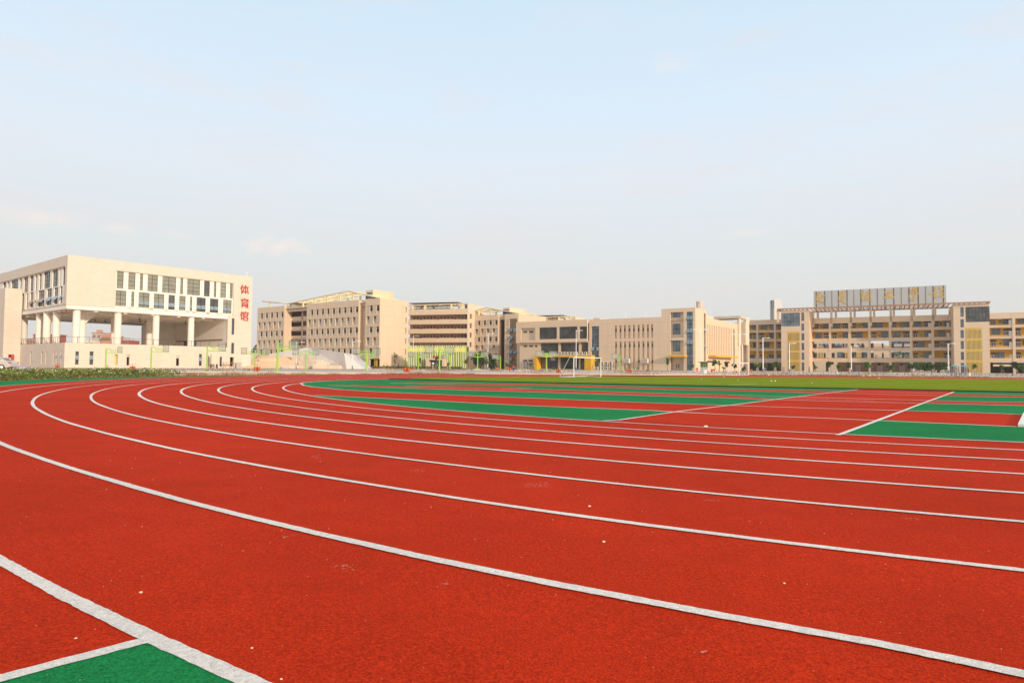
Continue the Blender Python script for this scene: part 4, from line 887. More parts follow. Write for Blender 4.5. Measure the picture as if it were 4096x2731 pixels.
# yellow portal frame
c0 = -2.4
yx0, yx1 = D('R5', 1556, 1200, c0)[0], D('R6', 842, 1200, c0)[0]; yz1 = D('R6', 500, 1075, c0)[1]; yz0 = D('R6', 500, 1106, c0)[1]
MB().box(yx0+.9, yx1-.01, c0, -.02, yz0, yz1-.003).box(yx1-2.1, yx1, c0-.02, -.01, 0, yz1).box(yx0, yx0+.9, c0-.02, -.01, 0, yz1).build('yellow_frame', yellow, b)
MB().box(*m_.rect('R7', 468, 735, 1072, 1102, -1.8)[:2], -1.8, .5, *m_.rect('R7', 468, 735, 1072, 1104, -1.8)[2:]).build('canopy', yellow, b)
dr = m_.rect('R7', 587, 660, 1207, 1335, 1.2); mb = MB(Ty(1.1)); mb.box(dr[0], dr[1], 0, .08, .05, dr[3], 0)
xm = (dr[0]+dr[1])/2
for s in (xm-.28, xm+.28): mb.box(s-.1, s+.1, -.02, 0, dr[3]*.42, dr[3]*.78, 1)
mb.build('door', [greyc, dark], b)
MB().box(XL, -.2, -1.4, -.02, 0, .22).build('plinth_step', conc, b)
# east face
yh = m_.lx('R7', 1103, 700)[0]; yl = m_.lx('R7', 1662, 900)[0]; ZS = m_.lx('R7', 1103, 455)[1]
def sr(x0, x1, y0, y1):
    a, c_ = sorted((m_.lx('R7', x0, (y0+y1)/2)[0], m_.lx('R7', x1, (y0+y1)/2)[0])); return a, c_, m_.lx('R7', (x0+x1)/2, y1)[1], m_.lx('R7', (x0+x1)/2, y0)[1]
v1 = sr(1057, 1085, 385, 1175); v2 = sr(1543, 1563, 645, 1208)
z1 = m_.lx('R7', 1300, 600)[1]; z0 = m_.lx('R7', 1300, 1078)[1]; ya, yb = m_.lx('R7', 1103, 800)[0], m_.lx('R7', 1526, 800)[0]
nf = 15; fins = [(ya+.1+(yb-ya)*i/nf, ya+(yb-ya)*(i+.48)/nf, z0, z1) for i in range(nf)]
lw = [sr(1108, 1198, 1167, 1196), sr(1408, 1485, 1174, 1205)]
mb = MB(TR(0)).wall(.5, yh, 0, ZT, [v1], .4).wall(yh, yl, 0, ZS, [v2]+fins+lw, .5)
mb.T = None; mb.box(xT, -.4, yh-.3, yh, 0, ZT-.01).box(xT, xT+.3, .5, yh-.3, ZL-.5, ZT-.01).box(XL, -.5, yl-.3, yl, 0, ZS-.01).box(XL, XL+.3, .5, yl-.3, 0, ZL2-.02)
mb.build('end_wall', beige, b)
MB().box(xT+.3, -.4, .5, yh-.3, ZT-.9, ZT-.7).box(XL+.3, -.5, .5, yl-.3, ZL-1.0, ZL-.8).build('roof_slab', conc, b)
for q_ in fins: MB(TR(0)).box(q_[0]-.05, q_[1]+.05, .55, .62, q_[2]-.1, q_[3]+.1, 0).build('recess_panel', beige2, b)
for q_ in fins[::2]: MB(TR(0)).box(q_[0], q_[1], .5, .54, q_[2]+(q_[3]-q_[2])*.55, q_[2]+(q_[3]-q_[2])*.62, 0).build('vent', dkin, b)
W_(b, TR(0), *v1, .25, 1, 12, glassbr, fram, 'stair_window'); W_(b, TR(0), *v2, .25, 1, 10, glass, fram, 'stair_window')
for z_ in (.62, .28): opened(b, TR(0), v1[0], v1[1], v1[2]+(v1[3]-v1[2])*z_, v1[2]+(v1[3]-v1[2])*(z_+.06), .4, sash, .1)
for q_ in lw: W_(b, TR(0), *q_, .3, 4, 1, glass)
cz1, cz0 = m_.lx('R7', 1200, 1086, -2)[1], m_.lx('R7', 1200, 1112, -2)[1]
MB().box(.02, 2.2, ya+1, m_.lx('R7', 1610, 1110, 2)[0], cz0, cz1).build('canopy', yellow, b)
for x, y in ((95, 430), (1405-1651, 440), (1747-1651, 430)): s, z = D('R7', x, y)[0], D('R7', x, y)[1]; MB().tube((s, .5, ZL-.3), (s, .5, ZL+1.5), .06).build('lightning_rod', whitep, b)
s = D('R7', 1038, 300, 4)[0]; MB().tube((-.6, 4, ZT-.2), (-.6, 4, ZT+1.1), .05).build('lightning_rod', whitep, b)
p = m_.lx('R7', 1108, 340, -3); 
MB().tube((-3, yh+3, ZS-.5), (-3, yh+3, ZS+4.8), .95, 18).box(-4.2, -1.8, yh+1.9, yh+4.1, ZS-.6, ZS+1.2).build('water_tank', mat('tank_pink', (.62, .50, .44), .6, noise=.05), b)
MB().box(-6, -2, yh+6, yh+12, ZS-.5, ZS+1.1).build('plant_room', beige2, b)
MB().tube((-2.2, yh+9, ZS), (-2.2, yh+9, ZS+4.2), .05).build('lightning_rod', whitep, b)
MB().box(D('R6', 852, 480)[0], D('R6', 962, 480)[0], 1, 5, ZL-.5, D('R6', 900, 465, 1)[1]).build('roof_hatch', beige, b)
# air conditioning
def ac_small(name='air_conditioner'):
    t = thing(name, '', 'air conditioner')
    MB().box(-.45, .45, -.18, .18, 0, 1.35).build('casing', acw, t)
    for z in (.36, .98):
        mb = MB(); mb.tube((0, -.19, z), (0, -.215, z), .27, 16, 0); mb.tube((0, -.216, z), (0, -.23, z), .07, 8, 0); mb.build('fan_grille', dkin, t)
    return t
def ac_place(first, reg, x, y, c, label, sc_=1.3, group='air conditioner units on the central block'):
    s, z = D(reg, x, y, c); X, Y = m_.w(s, c)
    if first[0] is None: first[0] = ac_small()
    o = first[0] if not first[1] else dup(first[0], (0, 0, 0)); first[1] = True
    o.location = (X, Y, z); o.rotation_euler = (0, 0, m_.a); o['label'] = label; o['group'] = group; o.scale = (sc_*.82, sc_*.7, sc_*.62); return o
fst = [None, False]
ords = ['leftmost', 'second from the left', 'third from the left', 'fourth from the left', 'fifth from the left', 'sixth from the left', 'seventh from the left', 'rightmost']
for i, x in enumerate((335, 383, 438, 493, 546, 601, 682, 752)): ac_place(fst, 'R6', x, 1073, -1.4, 'white twin-fan condenser on top of the yellow entrance frame, '+ords[i], 1.15)
for i, x in enumerate((1395, 1450, 1505)): ac_place(fst, 'R5', x, 1240, -.5, 'white condenser under the low windows left of the yellow frame, upper row, '+('left', 'middle', 'right')[i], 1.25)
for i, x in enumerate((1395, 1445, 1500)): ac_place(fst, 'R5', x, 1300, -.5, 'white condenser standing on the ground left of the yellow frame, '+('left', 'middle', 'right')[i]+' of three', 1.1)
for i, x in enumerate((1030, 1098, 1172)): ac_place(fst, 'R6', x, 1246, -.4, 'white condenser on the upper bracket row right of the yellow frame, '+('left', 'middle', 'right')[i], 1.3)
for i, x in enumerate((1030, 1098, 1172)): ac_place(fst, 'R6', x, 1322, -.4, 'white condenser on the ground row below the brackets, '+('left', 'middle', 'right')[i]+' of three', 1.2)
for i, x in enumerate((874, 938)): ac_place(fst, 'R6', x, 1322, -1.2, 'white condenser standing in front of the tall glass strip, '+('left', 'right')[i]+' one', 1.2)
def cooler(x, lab):
    s, z = D('R6', x, 1203, -.9); X, Y = m_.w(s, -.95)
    t = thing('cooling_unit', lab, 'cooling unit', (X, Y, z), m_.a, 'large wall-hung coolers')
    MB().box(-1.0, 1.0, -.7, .7, .25, 2.9).build('casing', acw, t)
    mb = MB()
    for i in range(12): mb.box(-.9, .0, -.74, -.705, .45+.19*i, .57+.19*i); mb.box(.1, .9, -.74, -.705, .45+.19*i, .57+.19*i)
    mb.build('louver_grille', greyc, t)
    MB().box(-1.1, 1.1, -.8, 1.55, .1, .24).box(-1.0, -.9, -.8, 1.55, -.3, .1).box(.9, 1.0, -.8, 1.55, -.3, .1).build('bracket', conc, t); t.scale = (.68, .6, .43); return t
cooler(1442, 'large grey-white evaporative cooler bracketed on the wall, left of two'); cooler(1745, 'large grey-white evaporative cooler bracketed on the wall, right of two')
# ================================================================= GATEWAY right of the central block
gw = Fr('R7', 1663, 560, 200, -33)
b = gw.root('concrete_gateway', 'tall pale concrete gateway with flat slab roof on round columns, between central and classroom blocks', 'gateway')
D = gw.ly; zt = D('R7', 1663, 422)[1]; zb = D('R7', 1663, 462)[1]; xl = D('R7', 1130, 440)[0]; yr = gw.lx('R7', 1803, 450, 0)[0]
xr = D('R7', 1663, 440)[0]
MB().box(xl, xr, 0, 7, zb, zt).build('roof_slab', conc, b)
yy1 = gw.lx('R7', 1745, 600, xr)[0]; yy2 = gw.lx('R7', 1803, 600, xr)[0]; z9 = gw.lx('R7', 1770, 908, xr)[1]
mb = MB(); mb.box(xr-.6, xr, 7.01, yy2+.3, zb-1, zt-.005); mb.box(xr-3.5, xr, yy1, yy2, z9, zb-1); mb.box(xr-.7, xr, yy2-1.0, yy2, 0, z9); mb.box(xr-6, xr-.7, yy2-.6, yy2-.01, 0, z9)
mb.build('pillar', beige2, b)
zq = m_.lx('R7', 1637, 555)[1]
for x in (1637, 1268): s = D('R7', x, 500, 1)[0]; MB().tube((s, 1, 8), (s, 1, zb+.02), .55, 16).build('column', beige2, b)
mb = MB()
for i in range(4): mb.box(xr-1.2-.9*i, xr-.9-.9*i, yy1-1, yy1+.4, 0, z9)
mb.build('fin', beige2, b)
# ================================================================= CLASSROOM BLOCK
r_ = Fr('S1', 690, 900, 222, -30)
b = r_.root('classroom_block', 'long beige classroom block with ochre gallery walls and rooftop pergola, at the right', 'building')
D = r_.ly
xA1 = D('S1', 1108, 900)[0]; zA = D('S1', 900, 452)[1]; MY = r_.lx('S1', 1150, 900, xA1)[0]
def tower(x0, x1, gl, slits, pan, ztp, reg, bandsy, slat_n, gnc):
    g_ = r_.rect(reg, *gl); sl = [r_.rect(reg, *s_) for s_ in slits]; p_ = r_.rect(reg, *pan); p_ = (p_[0], p_[1], .1, p_[3])
    mb = MB(Ty()).wall(x0, x1, 0, ztp, [g_, p_]+sl, .4)
    zs = [(r_.rect(reg, *s_)[2], r_.rect(reg, *s_)[3]) for s_ in slits]
    mb.T = TR(x1); mb.wall(.4, MY+3, 0, ztp, [(1.0, 1.6, z0+.6, z1-.1) for z0, z1 in zs], .3); mb.T = TL(x0); mb.wall(.4, MY+3, 0, ztp, [], .3)
    mb.T = None; mb.box(x0+.3, x1-.3, .4, MY+8, ztp-.7, ztp-.5); mb.box(x0, x1, MY+7.7, MY+8, 0, ztp-.01)
    mb.build('stair_tower', beige, b)
    W_(b, Ty(), *g_, .12, gnc, 3, glass if reg == 'S3' else glassb, fram, 'corner_glazing', .1)
    for s_ in sl: W_(b, Ty(), *s_, .25, 1, 1, glassb)
    mb = MB(); mb.box(p_[0], p_[1], .7, .8, 0, p_[3]+.2); mb.build('slot_backing', brown, b)
    for i in range(slat_n):
        x = p_[0]+(p_[1]-p_[0])*(i+.5)/slat_n; MB().box(x-.075, x+.075, -.06, .05, .1, p_[3]-.02).build('slat', slaty, b)
    for y0, y1 in bandsy: q_ = r_.rect(reg, pan[0], pan[1], y0, y1); MB().box(p_[0]-.05, p_[1]+.05, .02, .25, q_[2], q_[3]).build('slat_band', yellow, b)
    return g_
tower(0, xA1, (692, 968, 490, 690), [(990, 1032, 487, 610), (990, 1032, 650, 755), (992, 1034, 793, 900), (993, 1034, 938, 1045), (994, 1034, 1084, 1190), (994, 1034, 1228, 1355)], (782, 970, 768, 1360), zA, 'S1', ((768, 796), (906, 936), (1050, 1082), (1190, 1224)), 11, 6)
xB0, xB1 = D('S3', 430, 900)[0], D('S3', 967, 900)[0]; zB = D('S3', 700, 355)[1]
tower(xB0, xB1, (605, 965, 397, 625), [(527, 578, 404, 545), (528, 579, 586, 705), (530, 580, 747, 865), (532, 581, 909, 1028), (534, 583, 1071, 1192), (535, 584, 1236, 1385)], (612, 856, 712, 1388), zB, 'S3', ((712, 743), (868, 905), (1030, 1068), (1192, 1230)), 13, 7)
# galleries between and beside the towers
def lv(reg, x, ys, c): return [D(reg, x, y, c)[1] for y in ys]
cm = MY
def gallery(x0, x1, cols, zs, c, openbays=(), nopar=False, name=True, back=2.6, ground=True, acs=()):
    """zs: (roof top, [ (opening top, parapet top, slab bottom) x4 ])"""
    mb = MB(); zt, L = zs
    mb.box(x0, x1, c, c+.25, L[0][0], zt)
    for i, (ot, pt, sb) in enumerate(L):
        mb.box(x0, x1, c+.3, c+back, sb+.1, sb+.35)
        mb.box(x0, x1, c+.06, c+.3, sb, sb+.55)
    mb.box(x0, x1, c+.3, c+back+6, L[0][0]+.1, L[0][0]+.35)
    mb.build('slab', beige, b)
    mb = MB()
    for (ot, pt, sb) in L: mb.box(x0, x1, c, c+.12, sb+.5, pt)
    mb.build('gallery_parapet', beige, b)
    rl = MB()
    for (ot, pt, sb) in L: 
        n = int((x1-x0)/2.6)
        for k in range(n): rl.box(x0+1+k*2.6, x0+1.03+k*2.6, c-.01, c, sb+.6, pt)
    rl.build('parapet_joint', dkin, b)
    for s in cols: MB().box(s-.35, s+.35, c-.08, c+.4, 0, L[0][0]+.3).build('column', beige, b)
    ed = sorted(set([x0]+list(cols)+[x1])); bays = [(a, c_) for a, c_ in zip(ed, ed[1:]) if c_-a > 1.5]
    for bi, (a, c_) in enumerate(bays):
        for li, (ot, pt, sb) in enumerate(L):
            zf = sb+.35
            if (bi, li) in openbays:
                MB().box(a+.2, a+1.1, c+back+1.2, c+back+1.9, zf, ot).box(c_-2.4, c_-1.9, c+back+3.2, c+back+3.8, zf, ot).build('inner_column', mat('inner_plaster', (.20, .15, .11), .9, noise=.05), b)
                rr = MB(); rr.tube((a, c+back+5, zf+1.1), (c_, c+back+5, zf+1.1), .05, 6).tube((a, c+back+5, zf+.6), (c_, c+back+5, zf+.6), .04, 6)
                for k in range(8): rr.box(a+(c_-a)*k/8, a+(c_-a)*k/8+.05, c+back+5, c+back+5.05, zf, zf+1.1)
                rr.build('railing', frblue, b); continue
            MB().box(a+.003, c_-.003, c+back, c+back+.2, sb+.351, (L[li-1][2]+.1 if li else ot+.1)).build('ochre_wall', wally, b)
            wd = c_-a; rnd = (bi*7+li*3) % 4
            wpos = a+wd*((.58, .3, .62, .15)[rnd]); ww = 2.1
            if li < 3 or True:
                if not (li == 3 and bi > 5 and wd > 0 and len(bays) > 5):
                    W_(b, Ty(c+back), wpos, min(wpos+ww, c_-.3), zf+.9, zf+2.7, -.06, 3, 1, glassb, frblue, 'window', .12)
            for dp in ((a+.6,) if rnd != 3 else (a+wd*.62, a+wd*.82)):
                if wpos-1 < dp < wpos+ww: continue
                m2 = MB(); m2.box(dp, dp+1.35, c+back-.06, c+back-.01, zf, zf+2.6, 0)
                m2.box(dp+.28, dp+.5, c+back-.08, c+back-.061, zf+.9, zf+1.7, 1); m2.box(dp+.85, dp+1.07, c+back-.08, c+back-.061, zf+.9, zf+1.7, 1); m2.box(dp, dp+1.35, c+back-.075, c+back-.061, zf+2.15, zf+2.6, 1)
                m2.build('door', [greyc, dark], b)
            if rnd in (0, 2): MB().box(a+wd*.5-.3, a+wd*.5+.3, c+back-.05, c+back-.01, zf+1.3, zf+1.9).build('notice_board', mat('notice_blue', (.08, .25, .32), .6, noise=.3), b)
            if bi in acs: MB().box(c_-1.1, c_-.4, c+.5, c+1.0, zf, zf+1.9).build('condenser', acw, b)
    return bays
xs = [D('S2', x, 900, cm)[0] for x in (-74, 218, 515, 822, 1137, 1460)]
ZM = D('S2', 640, 545, cm)[1]
lev = [D('S2', 660, y, cm)[1] for y in (632, 715, 757, 780, 863, 908, 936, 1012, 1058, 1080, 1165, 1222)]
L4 = [(lev[0], lev[1], lev[2]), (lev[3], lev[4], lev[5]), (lev[6], lev[7], lev[8]), (lev[9], lev[10], lev[11])]
gallery(xA1, xB0, xs, (ZM, L4), cm, openbays=[(i, l) for i in range(0, 5) for l in (2, 3)], back=2.6, acs=(5, 6, 7))
x9 = D('S3', 1330, 900, 1.0)[0]; XR = xB1+34
kz = D('S3', 1150, 487, 1.)[1]
lev2 = [D('S3', 1150, y, 1.)[1] for y in (578, 672, 708, 747, 838, 872, 908, 1002, 1036, 1075, 1165, 1228)]
L4b = [tuple(lev2[i:i+3]) for i in (0, 3, 6, 9)]
gallery(xB1, XR, [x9+k*7.9 for k in range(4)], (kz, L4b), 1., back=2.6, acs=(0,))
xw = D('S1', 120, 900, MY)[0]
lev3 = [D('S1', 460, y, MY)[1] for y in (666, 752, 780, 813, 886, 916, 950, 1026, 1056, 1090, 1168, 1198)]
lev3[-1] -= .9; L4c = [tuple(lev3[i:i+3]) for i in (0, 3, 6, 9)]
c3, c5 = D('S1', 333, 900, MY)[0], D('S1', 597, 900, MY)[0]
gallery(xw, 0, [c3, c5], (D('S1', 460, 594, MY)[1], L4c), MY, back=2.2)
# ground floor backs
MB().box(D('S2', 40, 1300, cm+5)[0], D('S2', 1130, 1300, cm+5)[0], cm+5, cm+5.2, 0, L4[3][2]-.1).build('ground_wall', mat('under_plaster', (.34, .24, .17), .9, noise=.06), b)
for x in (660, 990): 
    s, z = D('S2', x, 1262, cm+5); MB().tube((s, cm+4.9, z), (s, cm+4.99, z), .45, 10).build('vent_hole', dark, b)
for x in (S for S in (345, 670, 1000)):
    s, z = D('S2', x, 1330, cm+5); MB().box(s-.8, s+.8, cm+4.9, cm+4.99, 0, 2.3).build('door', greyc, b)
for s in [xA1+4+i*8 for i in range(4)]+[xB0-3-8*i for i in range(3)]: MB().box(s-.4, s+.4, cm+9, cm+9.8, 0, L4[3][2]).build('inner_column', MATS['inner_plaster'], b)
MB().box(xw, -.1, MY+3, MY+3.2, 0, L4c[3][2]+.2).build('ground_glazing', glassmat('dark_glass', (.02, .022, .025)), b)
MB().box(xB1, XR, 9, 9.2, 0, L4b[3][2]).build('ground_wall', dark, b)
MB().box(xB1+.8, x9+.6, 1.2, 1.5, L4b[3][2]-1.2, L4b[3][2]-.6).build('lintel', beige, b)
# roof pergola
px0, px1 = D('S1', 630, 440, -.6)[0], D('S3', 973, 320, -.6)[0]; pzt = (D('S1', 640, 430, -.6)[1]+D('S3', 960, 312, -.6)[1])/2
MB().box(px0, px1, -.8, -.45, pzt-.45, pzt).box(px0, px1, MY+5.5, MY+5.9, pzt-.5, pzt-.05).box(px0, px0+.5, -.45, MY+5.5, pzt-.5, pzt-.04).box(px1-.5, px1, -.45, MY+5.5, pzt-.5, pzt-.04).build('pergola_beam', brown, b)
x = px0+1; pr_ = MB(); n = 0
while x < px1-1: MB().box(x, x+.25, -.44, MY+5.49, pzt-.3, pzt-.06).build('pergola_rafter', brown, b) if n < 99 else None; x += 1.3; n += 1
for s_, c in [(D('S1', 1165, 500, cm)[0], cm), (D('S1', 640, 500, 0)[0], 0)]+[(D('S2', x, 480, cm)[0], cm) for x in (-55, 235, 530, 833, 1145, 1465)]+[(D('S2', x, 480, cm+4.6)[0], cm+4.6) for x in (-258, 12, 293, 583, 878, 1182, 1495)]:
    MB().box(s_-.35, s_+.35, c, c+.7, ZM-3 if c else zA-4, pzt-.5).build('pergola_post', beige, b)
MB().box(px1-.45, px1, -.44, 4, zB-.1, pzt-.5).build('pergola_post', beige, b)
for x in (680, 930, 1410): s = D('S2', x, 530, cm+12)[0]; MB().box(s-1.2, s+1.2, cm+12, cm+14, ZM-1, ZM+(.5, .9, .4)[(680, 930, 1410).index(x)]).build('roof_box', beige2, b)
MB().box(xA1, xB0, cm+.3, cm+14, ZM-1.2, ZM-1).build('roof_slab', conc, b)
# ---- rooftop sign on its frame
sg = r_.root('roof_sign', 'grey mesh billboard on the classroom block roof carrying six gold calligraphic characters', 'sign')
cs = MY+6.5
sx0, sx1 = D('S1', 1175, 300, cs)[0], D('S3', 315, 200, cs)[0]; sz1 = (D('S1', 1180, 168, cs)[1]+D('S3', 312, 80, cs)[1])/2
scr = mat('sign_screen', (.52, .56, .58), .7, noise=.04, alpha=.86)
MB().box(sx0, sx1, cs, cs+.04, pzt-.1, sz1).build('screen', scr, sg)
mb = MB()
for j in range(11): z = pzt+(sz1-pzt)*j/10; mb.box(sx0, sx1, cs-.03, cs-.01, z-.03, z+.03)
mb.build('screen_rail', greyc, sg)
for reg, x in [('A', a) for a in (210, 500, 735, 955, 1245, 1475, 1710, 2010, 2265)]+[('B', a) for a in (72, 312, 592, 825, 1068, 1355, 1590, 1825, 2148)]:
    s = D(reg, x, 500, cs)[0]; k = .06 if (reg, x) in (('A', 735), ('A', 1475), ('A', 2265), ('B', 72), ('B', 825), ('B', 1590)) else .12
    MB().box(s-k, s+k, cs-.05, cs-.031, pzt-.2, sz1-.1).tube((s, cs+.1, sz1-1), (s+.05, cs+4, pzt), .1).build('frame_post', fram, sg)
A1 = [[45, (335, 310), (330, 560)], [34, (265, 410), (330, 385)], [42, (210, 470), (490, 440)], [30, (490, 450), (350, 570)], [40, (200, 545), (320, 500), (210, 580), (340, 570)], [38, (330, 590), (325, 730)], [30, (200, 690), (290, 630)], [40, (390, 640), (465, 710)], [30, (460, 640), (440, 700)]]
A2 = [[36, (985, 330), (1205, 275)], [40, (1020, 310), (1045, 420)], [34, (985, 410), (1200, 375)], [28, (1080, 330), (1075, 440)], [38, (940, 500), (1220, 450)], [50, (1180, 450), (1180, 510)], [28, (940, 500), (935, 570), (1130, 570)], [30, (1100, 490), (1105, 570)], [38, (1110, 580), (965, 700)], [40, (1090, 620), (1150, 690), (1240, 680)]]
A3 = [[38, (1690, 345), (1810, 275)], [34, (1800, 290), (1790, 470)], [70, (1740, 490), (1820, 500)], [40, (1780, 480), (1770, 620)], [30, (1735, 540), (1850, 480)], [34, (1900, 340), (2060, 300)], [44, (1950, 330), (1960, 600)], [30, (1860, 430), (1890, 600)], [34, (1900, 430), (2040, 400)], [34, (1890, 500), (2040, 480)], [50, (1860, 590), (2050, 580)], [34, (2040, 310), (2030, 440)]]
B1 = [[60, (320, 305), (560, 300)], [40, (480, 280), (550, 270)], [50, (440, 320), (380, 470)], [56, (300, 470), (420, 430)], [44, (300, 480), (600, 450)], [50, (560, 455), (600, 465)]]
B2 = [[34, (1195, 160), (1275, 155)], [30, (1200, 160), (1200, 350)], [34, (1240, 160), (1250, 340)], [30, (1100, 250), (1110, 370)], [30, (1150, 220), (1150, 350)], [34, (1300, 180), (1310, 330)], [30, (1200, 250), (1300, 240)], [40, (1090, 350), (1390, 340)], [30, (1090, 370), (1050, 440)], [34, (1300, 360), (1210, 420)], [36, (1220, 420), (1225, 580)], [30, (1140, 520), (1320, 510)], [30, (1140, 520), (1150, 570), (1240, 580)]]
B3 = [[46, (1900, 150), (1905, 490)], [34, (1690, 385), (1800, 340), (1950, 240)], [60, (1850, 430), (1900, 320)], [30, (1910, 400), (1925, 490)], [36, (2030, 125), (2030, 200)], [50, (2060, 210), (2130, 210)], [34, (2100, 230), (2060, 330)], [36, (2140, 320), (2100, 420), (2010, 460)], [38, (2060, 420), (2130, 440), (2210, 500)]]
for reg, L_ in (('A', A1), ('A', A2), ('A', A3), ('B', B1), ('B', B2), ('B', B3)): strokes('letter', r_, reg, L_, 36, gold, sg, cs-.03, .05)
# ---- white tower behind the left wing
wt = Fr('S1', 582, 300, 262, -16)
b = wt.root('clock_tower', 'slim white tower with a glazed flank rising behind the classroom block at its left end', 'tower')
D = wt.ly
xw1 = D('S1', 703, 300)[0]; zt = D('S1', 600, 288)[1]; xg = D('S1', 536, 300, 1.5)[0]
mb = MB().prism([(0, 10), (xw1, 10), (xw1, zt), (xw1-.9, zt+.15), (.1, zt)], 0, 3.5); mb.build('white_fin', whitep, b)
MB().box(xg, -.02, 1.2, 3.2, 10, zt-.5).build('glazed_flank', glassb, b)
MB().box(xg-.1, 0, 1.0, 3.4, zt-3.2, zt-.2).box(xg-.15, xg+.3, 1, 3.4, 10, zt-.4).build('frame', mat('tower_grey', (.42, .44, .46), .6), b)
MB().box(xg+.5, xg+1.2, .9, 1.15, zt-8, zt-3.3).build('bell_slot', beige2, b)
# ================================================================= inner court block seen through the galleries
ic = Fr('S2', -280, 1000, 262, -30)
b = ic.root('court_block', 'beige block with yellow slats and small blue characters seen through the open galleries', 'building')
D = ic.ly; x0 = D('S1', 1140, 1000)[0]-4; x1 = D('S2', 505, 1000)[0]; zc = D('S2', 100, 930)[1]+4
MB().box(x0, x1, 0, 10, 0, zc).build('wall', beige2, b)
for xa, xb, y0, y1, reg in ((1265, 1330, 993, 1017, 'S1'), (95, 205, 990, 1018, 'S2'), (318, 370, 990, 1018, 'S2'), (1265, 1330, 1083, 1160, 'S1'), (115, 207, 1082, 1160, 'S2'), (318, 385, 1082, 1160, 'S2')):
    q_ = ic.rect(reg, xa, xb, y0, y1); MB().box(q_[0], q_[1], -.12, -.02, q_[2]-.3, q_[3]).build('slot_backing', brown, b)
    n = max(3, int((q_[1]-q_[0])/.9))
    for i in range(n): x = q_[0]+(q_[1]-q_[0])*(i+.5)/n; MB().box(x-.16, x+.16, -.3, -.13, q_[2]-.3, q_[3]).build('slat', slaty, b)
for reg, x, y in (('S1', 1360, 1005), ('S2', 25, 1005), ('S2', 398, 1005), ('S2', 60, 1005), ('S2', 80, 1110), ('S2', 275, 1110), ('S2', 440, 1110)):
    s, z = D(reg, x, y); MB().box(s-1, s+1, -.1, -.02, z-1.2, z+.9).build('window', glassb, b)
bl_ = mat('blue_letter', (.10, .22, .5), .6, noise=.05)
for reg, x, y in (('S1', 1272, 966), ('S1', 1322, 966), ('S1', 1380, 966), ('S2', -8, 966), ('S2', 55, 966), ('S2', 117, 966), ('S2', 175, 966), ('S2', 352, 962), ('S2', 412, 962)):
    s, z = D(reg, x, y); mb = MB(Ty()); k = (x*7+y) % 3; sc_ = .55
    mb.box(s-.6*sc_, s+.6*sc_, -.12, -.02, z+.5*sc_, z+.75*sc_).box(s-.12*sc_, s+.12*sc_, -.13, -.02, z-sc_, z+sc_).box(s-.9*sc_, s+.9*sc_, -.125, -.02, z-.1*sc_, z+.15*sc_)
    if k: mb.box(s-.7*sc_, s-.45*sc_, -.122, -.02, z-.9*sc_, z+.6*sc_).box(s+.45*sc_, s+.7*sc_, -.122, -.02, z-.9*sc_, z+.6*sc_)
    if k > 1: mb.box(s-.7*sc_, s+.7*sc_, -.127, -.02, z-.9*sc_, z-.65*sc_)
    mb.build('letter', bl_, b)
ic2 = Fr('S2', 600, 1000, 285, -30)
b = ic2.root('court_annex', 'pale slatted building with a stepped roofline seen through the middle gallery openings', 'building')
D = ic2.ly; x0, x1 = D('S2', 560, 1000)[0], D('S2', 820, 1000)[0]; zc = D('S2', 700, 950)[1]
MB().prism([(x0, 0), (x1, 0), (x1, zc-1), (x0+3, zc), (x0, zc)], 0, 8).build('wall', beige, b)
for i in range(12):
    x = x0+(x1-x0)*(.3+.65*i/12); MB().box(x-.15, x+.15, -.4, -.02, 0, zc*.62).build('slat', cream, b)
MB().box(x0+(x1-x0)*.3, x1-1, -.1, -.01, .5, zc*.6).build('slot_backing', dkin, b)
ic3 = Fr('S2', 870, 1000, 380, -30)
b = ic3.root('apartment_block', 'hazy grey apartment block far behind, seen through the upper gallery opening', 'building')
D = ic3.ly; x0, x1 = D('S2', 850, 1000)[0], D('S2', 1160, 1000)[0]; zc = D('S2', 1000, 925)[1]+2
MB().box(x0, x1, 0, 10, 0, zc).build('wall', greyc, b)
for i in range(9):
    for j in range(4): x = x0+(x1-x0)*(i+.5)/9; MB().box(x-1, x+1, -.1, -.02, zc-3-3.2*j, zc-1.5-3.2*j).build('window', glassb, b)
# far peeking gallery block behind the central block
pk = Fr('R6', 585, 430, 262, -22)
b = pk.root('gallery_block', 'rear gallery block of which only the roof frame shows above the central block', 'building')
D = pk.ly; x0 = D('R5', 1600, 440)[0]; ztp = D('R6', 560, 432)[1]; zpb = D('R6', 300, 495)[1]
foldroof(pk, b, [('R5', 1600, 448), ('R6', 380, 428), ('R6', 580, 432)], .1, 8, [('R5', 1765, 470), ('R6', 112, 470), ('R6', 315, 470), ('R6', 437, 470)], zpb+.5, 12)
MB().box(x0-10, D('R6', 370, 420)[0], 1, 8, D('R6', 200, 428, 1)[1]+.2, D('R6', 200, 428, 1)[1]+.35).build('solar_panel', MATS['solar_panel'], b)
yk = pk.lx('R6', 770, 485)[0]
MB(TR(0)).prism([(0, 0), (yk, 0), (yk, pk.lx('R6', 770, 484)[1]), (0, ztp)], 0, .4).build('end_wall', beige2, b)
MB().box(x0-10, -.5, 0, 10, 0, zpb).box(x0-10, D('R6', 290, 470)[0], 3, 3.3, zpb, zpb+1.2).box(D('R6', 512, 470)[0], -.41, .2, 3, zpb, ztp-.6).build('wall', beige, b)
